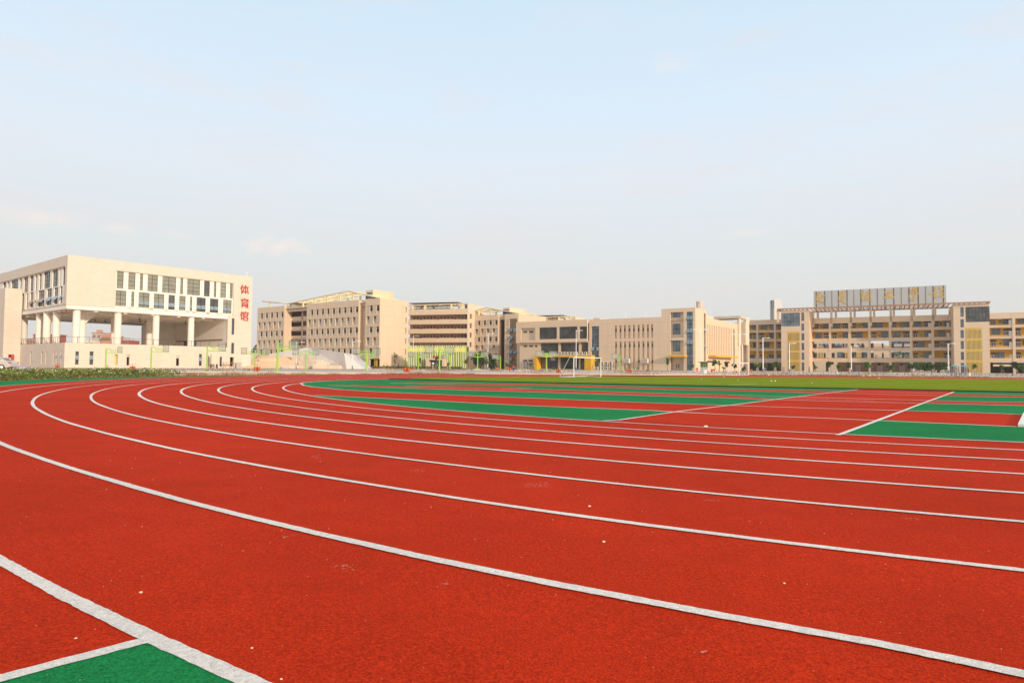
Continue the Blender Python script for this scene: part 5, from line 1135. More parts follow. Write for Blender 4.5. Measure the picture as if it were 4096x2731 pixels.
# houses glimpsed through the gymnasium and beyond it
def house(name, lab, reg, x0, x1, ytop, Y, m, ang=-10, roof=None, wins=3, fl=2):
    u0, v0 = Q(reg, x0, ytop); u1, _ = Q(reg, x1, ytop); r0 = ray(u0, v0); r1 = ray(u1, v0)
    p0 = r0*(Y/r0.y); p1 = r1*(Y/r1.y); w_ = p1.x-p0.x; z = p0.z+HC
    t = thing(name, lab, 'building', (p0.x, Y, 0), R(ang)*0, 'houses beyond the sports hall')
    MB().box(0, w_, 0, 9, 0, z).build('wall', m, t)
    if roof: MB().box(-.3, w_+.3, -.3, 9.3, z+.02, z+.35).box(w_*.2, w_*.5, 2, 5, z+.35, z+1.8).build('roof', roof, t)
    for i in range(wins):
        for j in range(fl): x = w_*(i+.5)/wins; MB().box(x-w_*.13, x+w_*.13, -.06, -.01, z-2.4-3.1*j, z-.9-3.1*j).build('window', glassbr, t)
pink = mat('pink_render', (.52, .28, .20), .85, noise=.05); redr = mat('red_roof', (.36, .08, .06), .8, noise=.1)
house('house', 'pink three storey house framed by the gymnasium deck, its tall left half grey', 'R1', 1030, 1135, 985, 330, greyc, roof=pink, wins=2)
house('house', 'lower pink house right of the tall one, seen through the deck', 'R1', 1137, 1262, 1020, 325, pink, roof=pink, wins=4)
house('house', 'low red-roofed house right of the second deck column', 'R1', 1335, 1450, 1068, 330, redr, roof=greyc, wins=3, fl=1)
house('house', 'dark red house behind the left deck columns', 'R1', 375, 600, 1005, 320, redr, roof=redr, wins=4)
house('house', 'low cream shed seen just above the deck edge between columns', 'R1', 940, 1055, 1072, 320, beige2, wins=2, fl=1)
house('house', 'low orange house at the foot of the left columns', 'R1', 290, 410, 1045, 318, pink, wins=3, fl=1)
t = Fr('R3', 20, 1040, 300, -20).root('house', 'grey hip-roofed house in the gap between gymnasium and dormitory', 'building', 'houses beyond the sports hall')
x1 = 8.0; MB().box(0, x1, 0, 8, 0, 6.5).build('wall', beige2, t); MB().prism([(-.5, 6.51), (x1+.5, 6.51), (x1*.65, 10), (x1*.35, 10)], -.5, 8.5).build('roof', mat('slate', (.07, .08, .10), .7), t); MB().box(2, 4, -.1, -.02, 2, 4.5).box(5, 6.6, -.1, -.02, 3, 4.5).build('window', glass, t)
# ================================================================= COURTS, PAVING, BANKS
def flat(x, y): return 0
nl = [G(u, v) for u, v in ((560, 1494), (1000, 1491.5), (1500, 1490.8), (2000, 1490), (2400, 1490))]
court = [Vector((-52, 62)), Vector((-30, 69)), Vector((-5, 74)), Vector((16, 74)), Vector((34, 88)), Vector((40, 108)), Vector((-10, 118)), Vector((-45, 118)), Vector((-66, 100))]
asph = mat('court_concrete', (.50, .45, .42), .9, noise=.07, nscale=.7, bump=.1, spec=.03)
sheet('court_slab', court, .012, asph, 12, flat)
paving = mat('pale_paving', (.60, .52, .44), .9, spec=.03, noise=.08, nscale=.6)
def strip(name, pts, wd, m, z=.02, kind='structure', h=.1):
    mb = MB()
    for a, b_ in zip(pts, pts[1:]):
        a, b_ = Vector(a), Vector(b_); t = (b_-a).normalized(); n = Vector((-t.y, t.x))*wd/2; q = [a-n, b_-n, b_+n, a+n]
        mb.add([(p.x, p.y, -.02) for p in q]+[(p.x, p.y, h) for p in q], [(4, 5, 6, 7), (0, 1, 5, 4), (1, 2, 6, 5), (2, 3, 7, 6), (3, 0, 4, 7)])
    o = mb.build(name, m); return tag(o, kind=kind)
# kerb strip behind the dry verge
P_ = LC[0]; vr = [offs(P_, i, sgn*4.2) for i in range(len(P_)) if P_[i].y > 46 and P_[i].x < 30]
strip('kerb_strip', vr[::3], .35, conc, h=.10)
strip('kerb', [(-58, 55), (-52, 61.5), (-30, 68.5), (-5, 73.3), (16, 73.5), (33, 87)], .3, conc, h=.12)
sheet('walkway', [(-5, 122), (50, 100), (62, 96), (120, 80), (180, 90), (175, 130), (90, 150), (60, 150), (20, 165), (-20, 170)], .006, paving, 20, flat)
sheet('forecourt', [(40, 160), (75, 118), (140, 128), (200, 140), (190, 170), (90, 205), (60, 190)], .014, conc, 20, flat)
# ================================================================= AMPHITHEATRE
am = Fr('R3', 1390, 1322, 150, -8)
b = am.root('stepped_amphitheatre', 'angular pale concrete open-air stage with broad tan steps and a sloping grey back wall', 'amphitheatre')
D = am.ly
def PP(x, y, c, reg='R3'): s, z = D(reg, x, y, c); return (s, c, z)
pk_, pl_, pr_, prr = PP(830, 1030, 6), PP(235, 1128, 6), PP(1342, 1112, 0), PP(1415, 1120, 6)
f0, f1, f2 = (pl_[0]-3, 5.9, 0), (0, 0, 0), (PP(1596, 1330, 1)[0], 3.0, 0)
V = [pl_, pk_, pr_, prr, (pl_[0]-3, 5.9, 0), (PP(800, 1300, 3)[0], 3, 0), (0, -.6, 0), f2, (pl_[0], 16, 0), (f2[0]-3, 16, 0), (pl_[0], 14, 1), (prr[0], 12, prr[2]-.5)]
mb = MB(); mb.add(V, [(0, 4, 5, 1), (1, 5, 6, 2), (2, 6, 7, 3), (0, 1, 11, 10), (1, 2, 3, 11), (3, 7, 9, 11), (0, 10, 8, 4), (10, 11, 9, 8)])
mb.build('back_wall', mat('grey_screed', (.60, .57, .56), .9, noise=.04, nscale=.4), b)
tan = mat('tan_step', (.70, .53, .39), .9, noise=.06, nscale=1)
sx0, sx1 = D('R3', -60, 1250, -4)[0], D('R3', 720, 1320, -9)[0]
mb = MB(); n = 9; ztop = D('R3', 300, 1150, 3)[1]
for i in range(n):
    z = ztop*(i+1)/n; y0 = -9+13*i/n; mb.box(sx0, sx1-(sx1-D('R3', 500, 1145, 4)[0])*i/n, y0, 5.5, z-ztop/n+.001*i, z)
mb.build('steps', tan, b)
def blk(name, x0, x1, y0, y1, c, dep, m=beige2):
    q_ = am.rect('R3', x0, x1, y0, y1, c); MB().box(q_[0], q_[1], c, c+dep, max(0, q_[2]) if y1 < 1300 else 0, q_[3]).build(name, m, b)
blk('bench_block', 133, 340, 1190, 1228, -2.6, 1.5); blk('bench_block', 455, 632, 1285, 1322, -9.5, 2)
blk('stage_wall', 588, 820, 1138, 1230, -.5, 4, conc); blk('stage_wall', 690, 812, 1215, 1322, -6, 5, conc); blk('low_wall', 890, 1288, 1285, 1328, -6.5, .8, beige2); blk('low_wall', 812, 890, 1283, 1318, -5, 2, greyc)
sx2, sx3 = D('R3', 812, 1250, -3)[0], D('R3', 1175, 1250, -3)[0]
mb = MB()
for i in range(6): z = .30+.34*i; mb.box(sx2, sx3-.9*i, -4.5+1.1*i, 5, z-.34+.001*i, z)
mb.build('steps', beige2, b)
blk('ramp_block', 1145, 1215, 1250, 1285, -3, 2, greyc)
# ================================================================= BASKETBALL STANDS
def hoop(name, arms):
    t = thing(name, '', 'basketball hoop')
    MB().tube((0, 0, 0), (0, 0, 3.45), .12, 12, 0, .10).box(-.2, .2, -.2, .2, 0, .05).build('pole', green, t)
    for s in arms:
        mb = MB(); mb.box(min(0, s*1.75), max(0, s*2.0), -.05, .05, 2.65, 2.78)
        mb.tube((s*.05, 0, 3.4), (s*1.9, -.35, 2.9), .02, 6).tube((s*.05, 0, 3.4), (s*1.9, .35, 2.9), .02, 6).tube((s*.7, 0, 2.8), (s*1.95, -.5, 3.5), .016, 6).tube((s*.7, 0, 2.8), (s*1.95, .5, 3.5), .016, 6)
        mb.path([(s*.05, 0, 3.4), (s*.5, 0, 3.5), (s*.8, 0, 2.95)], .025); mb.build('arm', green, t)
        bx = s*2.2; mb = MB(); mb.box(bx-.02, bx+.02, -.9, .9, 2.72, 3.77, 0); bo = mb.build('backboard', board, t)
        mb = MB()
        for (y0, y1, z0, z1) in ((-.92, .92, 3.74, 3.79), (-.92, .92, 2.69, 2.75), (-.92, -.87, 2.7, 3.79), (.87, .92, 2.7, 3.79)): mb.box(bx-.03, bx+.03, y0, y1, z0, z1, 0)
        mb.build('board_frame', mat('board_frame', (.16, .26, .14), .5), bo)
        mb = MB()
        for (y0, y1, z0, z1) in ((-.3, .3, 3.3, 3.35), (-.3, .3, 2.9, 2.95), (-.3, -.25, 2.9, 3.35), (.25, .3, 2.9, 3.35)): mb.box(bx+s*.021, bx+s*.03, y0, y1, z0, z1, 0)
        mb.build('target_square', boardl, bo)
        mb = MB(); R_ = .23; P = [(bx+s*(.3+R_*cos(a)), R_*sin(a), 2.78) for a in [2*pi*i/14 for i in range(15)]]; mb.path(P, .014, 5).tube((bx, 0, 2.78), (bx+s*.08, 0, 2.78), .03); mb.build('rim', redp, t)
    return t
h1 = hoop('basketball_hoop', (1,)); h2 = hoop('basketball_hoop', (1, -1)); used = {1: False, 2: False}
HP = [('R1', 762, 1155, 1357, 1, 8, 'single armed green hoop nearest the flower bed corner, leftmost of all'),
      ('R1', 1183, 1143, 1373, 1, 8, 'single armed green hoop in front of the half-open yellow gymnasium door'),
      ('R2', 290, 1130, 1388, 1, 8, 'single armed green hoop in front of the gymnasium, below its third round column'),
      ('R2', 917, 1110, 1393, 1, 6, 'tall near green hoop at the right part of the gymnasium wall'),
      ('R2', 967, 1200, 1384, 2, 5, 'smaller two armed hoop just right behind the tall one by the gymnasium'),
      ('R3', 68, 1090, 1372, 2, 8, 'two armed green hoop at the gymnasium corner, beside a pair of orange bins'),
      ('R3', 388, 955, 1378, 1, 10, 'largest green hoop, single armed, in front of the tan amphitheatre steps'),
      ('R3', 793, 1080, 1355, 2, 8, 'two armed hoop before the middle of the amphitheatre'),
      ('R3', 1013, 1140, 1342, 2, 8, 'small two armed hoop before the right half of the amphitheatre'),
      ('R4', 305, 1068, 1370, 2, 5, 'large two armed hoop in front of the dormitory porch'),
      ('R4', 316, 1135, 1340, 2, 7, 'smaller two armed hoop directly behind the one at the dormitory porch'),
      ('R4', 860, 1168, 1330, -1, 8, 'small single armed hoop at the corner of the blank dormitory end wall'),
      ('R4', 1042, 1130, 1363, 2, 6, 'two armed hoop before the left half of the lime slatted hall'),
      ('R4', 1345, 1052, 1386, 2, 4, 'large two armed hoop right in front of the slatted hall entrance'),
      ('R5', 167, 1100, 1326, -1, 6, 'single armed hoop facing left before the right half of the slatted hall'),
      ('R5', 620, 1048, 1342, 2, 5, 'large two armed hoop left of the bushes by the lettered end wall'),
      ('R5', 997, 1097, 1335, -1, 6, 'single armed hoop facing left before the narrow dormitory recess'),
      ('R5', 1757, 1042, 1358, 2, 5, 'large two armed hoop before the yellow entrance frame'),
      ('R6', 275, 1115, 1310, -1, 6, 'small single armed hoop just right behind the one at the yellow frame'),
      ('R6', 1318, 1092, 1360, -1, 3, 'single armed hoop before the slotted wall of the central block, rightmost')]
for reg, x, yt, yb, kind, rot, lab in HP:
    u, v0 = Q(reg, x, yt); _, v1 = Q(reg, x, yb); Y = 3.55*FPX/(v1-v0); r0 = ray(u, v1); X = r0.x*Y/r0.y
    src = h1 if abs(kind) == 1 else h2; k = abs(kind)
    o = src if not used[k] else dup(src, (0, 0, 0)); used[k] = True
    o.location = (X, Y, .01); o.rotation_euler = (0, 0, R(54) + (pi if kind == -1 else 0)); o['label'] = lab; o['group'] = 'basketball hoops on the courts'
# ================================================================= BINS
def bins():
    t = thing('litter_bin', '', 'bin')
    for s in (-.3, .3):
        o = MB().tube((s, 0, .22), (s, 0, 1.0), .26, 14, 0, .28).build('barrel', orange, t)
        mb = MB(); mb.tube((s, 0, .96), (s, 0, 1.01), .29, 14).tube((s, 0, .30), (s, 0, .34), .275, 14); mb.build('hoop_band', brown, o)
    MB().tube((0, 0, 0), (0, 0, 1.45), .04, 8).box(-.55, .55, -.04, .04, .55, .62).build('post', fram, t)
    MB().box(-.75, .75, -.3, .3, 1.42, 1.47).build('rain_cover', fram, t)
    return t
b0 = bins(); ub = False
for reg, x, yb, Y, s_, rz, lab in (('R4', 880, 1413, 72, 1.0, 0, 'pair of round orange bins with a flat dark cover before the blank dormitory wall'), ('R3', 99, 1383, 70, .95, .3, 'pair of orange bins with tipped dark cover beside the gymnasium corner'), ('R1', 1484, 1392, 78, .85, .5, 'orange bin pair standing in front of a dark gymnasium doorway'), ('R1', 643, 1362, 95, .85, .4, 'orange bin pair at the gymnasium corner, partly behind plants'),
    ('R5', 1140, 1320, 125, 1.0, .2, 'orange bin pair beside the crouching person in red'), ('R6', 302, 1370, 84, .9, 0, 'orange bin pair at the foot of the yellow entrance frame'), ('R6', 1436, 1342, 118, .9, .5, 'orange bin pair under the left wall cooler, the farther of two'), ('R6', 1490, 1368, 96, .8, .1, 'orange bin pair under the left wall cooler, the nearer of two'), ('R4', 985, 1340, 130, .9, .8, 'small orange bin pair at the foot of the lamp by the slatted hall'), ('S1', 236, 1375, 140, 1.0, .3, 'orange bin by the pillar of the concrete gateway'), ('R5', 945, 1300, 150, 1.0, .9, 'orange bin pair in front of the bushes beside the recessed dormitory')):
    u, v = Q(reg, x, yb); r0 = ray(u, v); X = r0.x*Y/r0.y
    o = b0 if not ub else dup(b0, (0, 0, 0)); ub = True
    o.location = (X, Y, .01); o.rotation_euler = (0, 0, rz); o.scale = (s_*.62,)*3; o['label'] = lab; o['group'] = 'orange litter bin pairs'
# ================================================================= GOALS
def goal(lab, A, B_, C_, D_, r, h, grp='white football goals'):
    """A,B front post feet; C_,D_ back feet (world xy)"""
    A, B_, C_, D_ = [Vector((p[0], p[1], zat(p[0], p[1])+.03)) for p in (A, B_, C_, D_)]; up = Vector((0, 0, h))
    t = thing('football_goal', lab, 'goal', (A.x, A.y, A.z), 0, grp); o = A
    f = lambda p: p-o
    MB().tube(f(A), f(A+up), r, 10).build('post', whitep, t); MB().tube(f(B_), f(B_+up), r, 10).build('post', whitep, t); MB().tube(f(A+up), f(B_+up), r, 10).build('crossbar', whitep, t)
    MB().path([f(A), f(C_), f(D_), f(B_)], r*.7, 8).build('ground_frame', whitep, t)
    for p, q in ((A, C_), (B_, D_)):
        k = (q-p)*.45+up; MB().path([f(q), f(p+(q-p)*.3+up), f(p+up)], r*.7, 8).build('back_stay', whitep, t)
    return t
ga, gb_ = G(*Q('R6', 557, 1443)), G(*Q('R6', 1002, 1439)); hgt_ = (1440-1114)/4.127*ga.y/FPX
goal('near white football goal left of centre, before the yellow entrance frame', ga, gb_, G(*Q('R6', 326, 1437)), G(*Q('R6', 782, 1425)), .05, hgt_)
ga, gb_ = G(*Q('S1', 65, 1424)), G(*Q('S1', 203, 1424))
goal('farther white football goal in front of the concrete gateway', ga, gb_, ga+Vector((-1.5, .5)), gb_+Vector((-1.4, .6)), .06, (1424-1246)/3.734*ga.y/FPX)
ga, gb_ = G(*Q('S1', 1418, 1426)), G(*Q('S1', 1526, 1428))
goal('very small white training goal on the far side of the pitch', ga, gb_, ga+Vector((.4, 1.3)), gb_+Vector((.4, 1.3)), .045, (1427-1364)/3.734*ga.y/FPX)
# ================================================================= LAMPS
def lamp(lab, reg, x, yt, yb, Y=None, heads=1, r=.08, blue=True, z0=0):
    u, v1 = Q(reg, x, yb); _, v0 = Q(reg, x, yt); r0 = ray(u, v1); Y = Y or max(60, min(190, -HC/r0.z if r0.z < -.003 else 190)); X = r0.x*Y/r0.y
    h = (v1-v0)*Y/FPX
    t = thing('street_lamp', lab, 'street lamp', (X, Y, 0), 0, 'white street lamps')
    MB().tube((0, 0, .8 if blue else 0), (0, 0, h), r, 10, 0, r*.7).build('pole', whitep, t)
    if blue: MB().tube((0, 0, 0), (0, 0, .8), r*1.4, 10).build('base_sleeve', mat('blue_sleeve', (.10, .20, .36), .5, noise=.1), t)
    for s in ((1,) if heads == 1 else (1, -1)):
        MB().path([(0, 0, h-.25), (s*.5, 0, h-.1), (s*1.0, 0, h-.06)], .04).build('arm', whitep, t)
        MB().box(min(s*.9, s*1.6), max(s*.9, s*1.6), -.13, .13, h-.12, h-.02).build('lamp_head', whitep, t)
    return t
for a in (('white lamp post rising behind the large hoop at the amphitheatre', 'R3', 657, 906, 1300, 120, 1, .07), ('white lamp post at the right slope of the amphitheatre', 'R4', 105, 888, 1300, 125, 1, .07), ('tall white lamp post at the left end of the slatted hall', 'R4', 970, 863, 1335, None, 1, .09), ('tall white lamp post beside the bushes by the lettered end wall', 'R5', 789, 713, 1315, None, 1, .1), ('white lamp post before the dark glazing above the yellow frame', 'R6', 595, 660, 1328, None, 1, .1), ('white lamp post with two arms at the guard booth', 'R7', 1002, 655, 1362, 140, 2, .1), ('white double armed lamp behind the farther goal', 'R7', 1640, 735, 1375, 130, 2, .09), ('white lamp post in front of the left classroom wing', 'S1', 420, 858, 1375, 150, 1, .13), ('white lamp post in front of the left slatted stair tower', 'S1', 813, 930, 1370, 150, 1, .12), ('white lamp post at the second classroom column', 'S2', 246, 940, 1345, 150, 1, .11), ('white lamp post left of the right slatted stair tower', 'S3', 352, 917, 1372, 150, 1, .11), ('small distant lamp post in the gap beside the gymnasium', 'R2', 1422, 1070, 1300, 170, 1, .06)): lamp(*a)
def globe(lab, reg, x, yt, yb, Y):
    u, v1 = Q(reg, x, yb); _, v0 = Q(reg, x, yt); r0 = ray(u, v1); X = r0.x*Y/r0.y; h = (v1-v0)*Y/FPX
    t = thing('garden_lamp', lab, 'street lamp', (X, Y, 0)); MB().tube((0, 0, 0), (0, 0, h-.4), .05, 8).build('pole', whitep, t); MB().tube((0, 0, h-.45), (0, 0, h-.1), .12, 10, 0, .3).tube((0, 0, h-.1), (0, 0, h), .32, 12, 0, .2).build('lamp_head', whitep, t)
globe('short white garden lamp in front of the slatted hall doorway', 'K', 1028, 905, 1225, 150)
# ================================================================= PLANTS
def leafcloud(mb, c, rx, rz, n, s, m=0, rnd=random):
    for _ in range(n):
        a, b_, q = rnd.uniform(0, 2*pi), rnd.uniform(-1, 1), rnd.random()**.45
        k = sqrt(1-b_*b_)*q; p = Vector((c[0]+rx*k*cos(a), c[1]+rx*k*sin(a), c[2]+rz*b_*q))
        d = Vector((rnd.gauss(0, 1), rnd.gauss(0, 1), rnd.gauss(0, .7))).normalized(); e = d.orthogonal().normalized()*s*rnd.uniform(.5, 1.1); f = d.cross(e)*rnd.uniform(.4, .9)
        mb.add([p-e-f*.4, p+f, p+e-f*.2, p-f*.8], [(0, 1, 2, 3)], m)
def tree(lab, reg, x, yt, yb, wpx, Y, leaf, dens=260, trunk=.45, clumps=7, name='sapling', props=0, grp='young trees along the buildings', thin=.05):
    u, v1 = Q(reg, x, yb); _, v0 = Q(reg, x, yt); r0 = ray(u, v1); X = r0.x*Y/r0.y; h = (v1-v0)*Y/FPX; rw = wpx/REG[reg][2]*Y/FPX/2
    t = thing(name, lab, 'tree', (X, Y, 0), 0, grp)
    th = h*trunk; mb = MB(); lean = random.uniform(-.1, .1)
    mb.tube((0, 0, 0), (lean, 0, th), thin*1.2, 7, 0, thin).tube((lean, 0, th), (lean*1.6, .05, h*.93), thin, 6, 0, thin*.3)
    tips = []
    for i in range(clumps):
        a = random.uniform(0, 2*pi); q = random.uniform(.3, .95); z = th+(h-th)*random.uniform(.15, .85); p = (lean+rw*q*cos(a), rw*q*sin(a), z); tips.append(p); mb.tube((lean, 0, th+(z-th)*.5), p, thin*.45, 5, 0, thin*.2)
    mb.build('trunk', bark, t)
    mc = MB(); sz = max(.12, min(.34, rw*.32)); sz = max(sz, Y*.0011)
    for p in tips: leafcloud(mc, p, rw*random.uniform(.42, .62), (h-th)*random.uniform(.2, .34), int(dens*1.5)//clumps, sz)
    mc.build('crown', leaf, t, recalc=False)
    for k in range(props):
        a = 2*pi*k/props; MB().tube((.55*cos(a), .55*sin(a), 0), (.12*cos(a), .12*sin(a), min(2.0, h*.45)), .035, 6).build('prop_stake', conc, t)
    return t
TR_ = [('slender sapling casting its shadow on the blank dormitory end wall', 'R4', 713, 1118, 1342, 55, 195, leaf3, 90, .35, 6, 'sapling', 0),
 ('thin sparse tree left of the slatted hall doorway', 'R4', 1083, 1170, 1330, 40, 165, leaf3, 60, .4, 5, 'sapling', 0),
 ('tree standing directly before the slatted hall doorway', 'R4', 1307, 1150, 1335, 60, 160, leaf3, 150, .45, 6, 'sapling', 2),
 ('sparse low tree right of the slatted hall portal', 'R4', 1468, 1240, 1345, 40, 160, leaf3, 70, .4, 5, 'sapling', 3),
 ('tall narrow tree at the right end of the slatted hall', 'R5', 435, 1110, 1312, 70, 170, leaf3, 150, .35, 7, 'sapling', 2),
 ('big round bush tree in front of the lettered end wall', 'R5', 655, 1010, 1300, 240, 178, leaf2, 900, .12, 16, 'bushy_tree', 0),
 ('dark bushy tree right of the lamp before the dormitory recess', 'R5', 860, 1050, 1295, 160, 182, leaf2, 600, .12, 12, 'bushy_tree', 0),
 ('small olive tree tied to a stake left of the red crouching person', 'R5', 762, 1120, 1312, 60, 160, leaf3, 120, .4, 6, 'sapling', 2),
 ('round olive tree beside the bronze stair window', 'R5', 1105, 1185, 1312, 75, 150, leaf3, 200, .45, 6, 'sapling', 1),
 ('tiny sparse tree in front of the ground air conditioners', 'R5', 1493, 1170, 1312, 60, 150, leaf3, 90, .4, 5, 'sapling', 0),
 ('small shrub tree behind the hoop at the yellow frame', 'R6', 230, 1240, 1310, 55, 150, leaf3, 100, .3, 5, 'sapling', 0),
 ('slim tree behind the right post of the near goal', 'R6', 978, 1090, 1320, 45, 150, leaf3, 90, .4, 6, 'sapling', 0),
 ('slim tree at the slotted wall beside the tower canopy', 'R7', 452, 1088, 1340, 60, 150, leaf1, 170, .45, 6, 'sapling', 2),
 ('tiny staked tree at the foot of the blue glass strip', 'R7', 868, 1225, 1340, 45, 150, leaf1, 80, .45, 5, 'sapling', 3),
 ('left leafy tree under the long yellow canopy', 'R7', 1235, 1150, 1350, 85, 150, leaf2, 240, .5, 7, 'sapling', 1),
 ('middle leafy tree under the long yellow canopy', 'R7', 1408, 1172, 1350, 75, 150, leaf2, 220, .5, 7, 'sapling', 1),
 ('right leafy tree under the end of the long yellow canopy', 'R7', 1565, 1208, 1350, 75, 150, leaf2, 200, .5, 6, 'sapling', 2),
 ('low dark shrub inside the concrete gateway', 'R7', 1700, 1260, 1350, 55, 165, leaf2, 150, .1, 5, 'shrub', 0),
 ('bright green tree left of the lamp at the left classroom wing', 'S1', 333, 1232, 1368, 80, 165, leaf4, 240, .4, 7, 'sapling', 3),
 ('darker tree just right of the lamp at the left classroom wing', 'S1', 445, 1230, 1368, 65, 165, leaf3, 180, .45, 7, 'sapling', 3),
 ('wide tree at the dark glazing next to the left stair tower', 'S1', 597, 1225, 1368, 90, 165, leaf1, 260, .45, 8, 'sapling', 3),
 ('small dark sapling before the yellow slats of the left stair tower', 'S1', 868, 1250, 1365, 50, 165, leaf2, 90, .3, 6, 'sapling', 3),
 ('compact green tree at the first open bay right of the left stair tower', 'S1', 1206, 1240, 1368, 50, 165, leaf4, 160, .45, 6, 'sapling', 0),
 ('broad dark tree above the small training goal', 'S1', 1432, 1212, 1368, 95, 165, leaf2, 260, .5, 8, 'sapling', 0),
 ('lollipop shaped green tree with a thin stem right of the training goal', 'S1', 1558, 1245, 1368, 66, 165, leaf4, 240, .45, 9, 'sapling', 0),
 ('dark leafy tree just left of the lamp at the second classroom column', 'S2', 212, 1218, 1368, 60, 168, leaf2, 200, .5, 7, 'sapling', 0),
 ('bright tree at the third classroom column', 'S2', 495, 1218, 1370, 105, 168, leaf4, 280, .45, 9, 'sapling', 0),
 ('dark thin tree before the fourth classroom column', 'S2', 820, 1255, 1372, 65, 168, leaf2, 180, .4, 7, 'sapling', 0),
 ('bright round tree just right of the fourth classroom column', 'S2', 878, 1243, 1372, 62, 168, leaf4, 200, .45, 7, 'sapling', 0),
 ('dark round tree at the fifth classroom column', 'S2', 1137, 1240, 1375, 95, 168, leaf2, 260, .45, 8, 'sapling', 0),
 ('green tree at the left of the shaded undercroft opening', 'S2', 1262, 1245, 1378, 70, 190, leaf1, 220, .4, 7, 'sapling', 0),
 ('dark tree before the sixth classroom column', 'S2', 1450, 1245, 1378, 70, 168, leaf2, 220, .45, 7, 'sapling', 0),
 ('leafy tree at the lamp left of the right stair tower', 'S3', 300, 1245, 1380, 80, 175, leaf1, 240, .4, 7, 'sapling', 0),
 ('round topped tree before the yellow slats of the right stair tower', 'S3', 736, 1245, 1390, 72, 160, leaf4, 240, .5, 8, 'sapling', 2),
 ('bright sapling before the dark undercroft at the far right', 'S3', 1160, 1260, 1395, 65, 160, leaf4, 220, .35, 7, 'sapling', 2),
 ('broad tree at the right edge of the picture', 'S3', 1365, 1215, 1395, 130, 158, leaf2, 420, .45, 10, 'sapling', 2),
 ('tall tree cut by the right edge of the picture', 'S3', 1470, 1240, 1395, 60, 158, leaf1, 220, .4, 7, 'sapling', 0)]
for i in range(8): TR_.append((('rounded courtyard tree seen through the lower gallery opening', 'leafy tree filling the left undercroft opening', 'leafy tree filling the middle of the undercroft opening', 'leafy tree at the right of the undercroft opening', 'dark tree beyond the far right undercroft', 'low leafy tree just left of the sixth classroom column, beyond the undercroft', 'leafy tree beyond the undercroft beside the lamp left of the right tower', 'dark tree beyond the far right undercroft, next to the picture edge')[i], 'S2', (1000, 1290, 1385, 1600, 2500, 1440, 1690, 2680)[i], (1062, 1222, 1228, 1222, 1230, 1226, 1226, 1235)[i], 1385, (230, 190, 190, 230, 330, 190, 200, 300)[i], (300, 245, 240, 240, 212, 243, 244, 212)[i], leaf1 if i not in (4, 7) else leaf2, 1000, .15, 20, 'bushy_tree', 0))
for a in TR_: tree(*a)
def banana(lab, reg, x, yt, yb, Y, tall=1):
    u, v1 = Q(reg, x, yb); _, v0 = Q(reg, x, yt); r0 = ray(u, v1); X = r0.x*Y/r0.y; h = (v1-v0)*Y/FPX
    t = thing('banana_plant', lab, 'plant', (X, Y, 0), 0, 'banana plants under the canopy'); MB().tube((0, 0, 0), (.1, 0, h*.55), .1, 8, 0, .07).build('stem', bark, t)
    for k in range(6):
        a = random.uniform(0, 2*pi); mb = MB(); P = []
        for i in range(6):
            q = i/5; P.append((.1+cos(a)*q*.9, sin(a)*q*.9, h*.5+h*.5*(q*1.6-.9*q*q)*(.6 if k else 1.2)))
        n = Vector((-sin(a), cos(a), 0)); V = []
        for i, p in enumerate(P): wd = .22*sin(pi*(.12+.85*i/5)); V += [tuple(Vector(p)+n*wd), tuple(Vector(p)-n*wd)]
        mb.add(V, [(2*i, 2*i+1, 2*i+3, 2*i+2) for i in range(5)]); mb.build('leaf', leaf4, t, recalc=False)
banana('tall banana plant under the long yellow canopy, between the first two trees', 'R7', 1305, 1148, 1352, 148); banana('small banana plant left of the middle canopy tree', 'R7', 1378, 1250, 1350, 148)
banana('short spiky palm at the slotted wall, right of the bins', 'R6', 1597, 1245, 1335, 150)
# flower bed on the left: a dense mass of daisies
def verge(u0, u1): return [(offs(P_, i, sgn), i) for i in range(len(P_))]
rnd = random.Random(3); fb = MB(); fl_ = MB(); dg = MB()
def opos(t, d):
    """t 0..1 along the visible outer edge from the left frame side; d metres outside the green"""
    k = i_l-8+t*(len(O)-9-(i_l-8)); i = int(k); i = min(max(i, 1), len(O)-2); f = k-i
    return offs(O, i, sgn*(width(i)+d)), i
ii = [i for i in range(i_l-12, len(O)-2)]
def hb(x, y):
    return .5+.5*sin(x*.9+1.3*sin(y*.7))*sin(y*.8+.5)
cnt = 0
for _ in range(26000):
    i = rnd.randint(i_l-14, i_l+62); d = rnd.random()**1.5*5.0; p = offs(O, i, sgn*(width(i)+.02+d)); u_ = (p.x/p.y)*FPX+2048
    if u_ > 780 or p.y < 8: continue
    fade = 1 if u_ < 560 else max(0, 1-(u_-560)/180)
    if rnd.random() > fade: continue
    H_ = (.33+.25*hb(p.x, p.y))*(.75+.25*fade)*(.75 if d < .25 else 1); z = H_*rnd.random()**.6
    s = rnd.uniform(.04, .09)
    dd = Vector((rnd.gauss(0, 1), rnd.gauss(0, 1), rnd.gauss(0, .8))).normalized(); e = dd.orthogonal().normalized()*s; f = dd.cross(e)*.6; q = Vector((p.x+rnd.uniform(-.15, .15), p.y+rnd.uniform(-.15, .15), z))
    fb.add([q-e, q+f, q+e, q-f], [(0, 1, 2, 3)], rnd.choice((0, 0, 1, 2)))
    if rnd.random() < .035: fb.tube((q.x, q.y, 0), (q.x+rnd.uniform(-.1, .1), q.y, H_), .006, 3, 1)
    if rnd.random() < .06:
        q = Vector((p.x, p.y, H_*rnd.uniform(.6, 1.08))); s = rnd.uniform(.02, .042); fl_.add([q+Vector((s, 0, 0)), q+Vector((0, -s*.3, s)), q+Vector((-s, 0, 0)), q+Vector((0, s*.3, -s))], [(0, 1, 2, 3)])
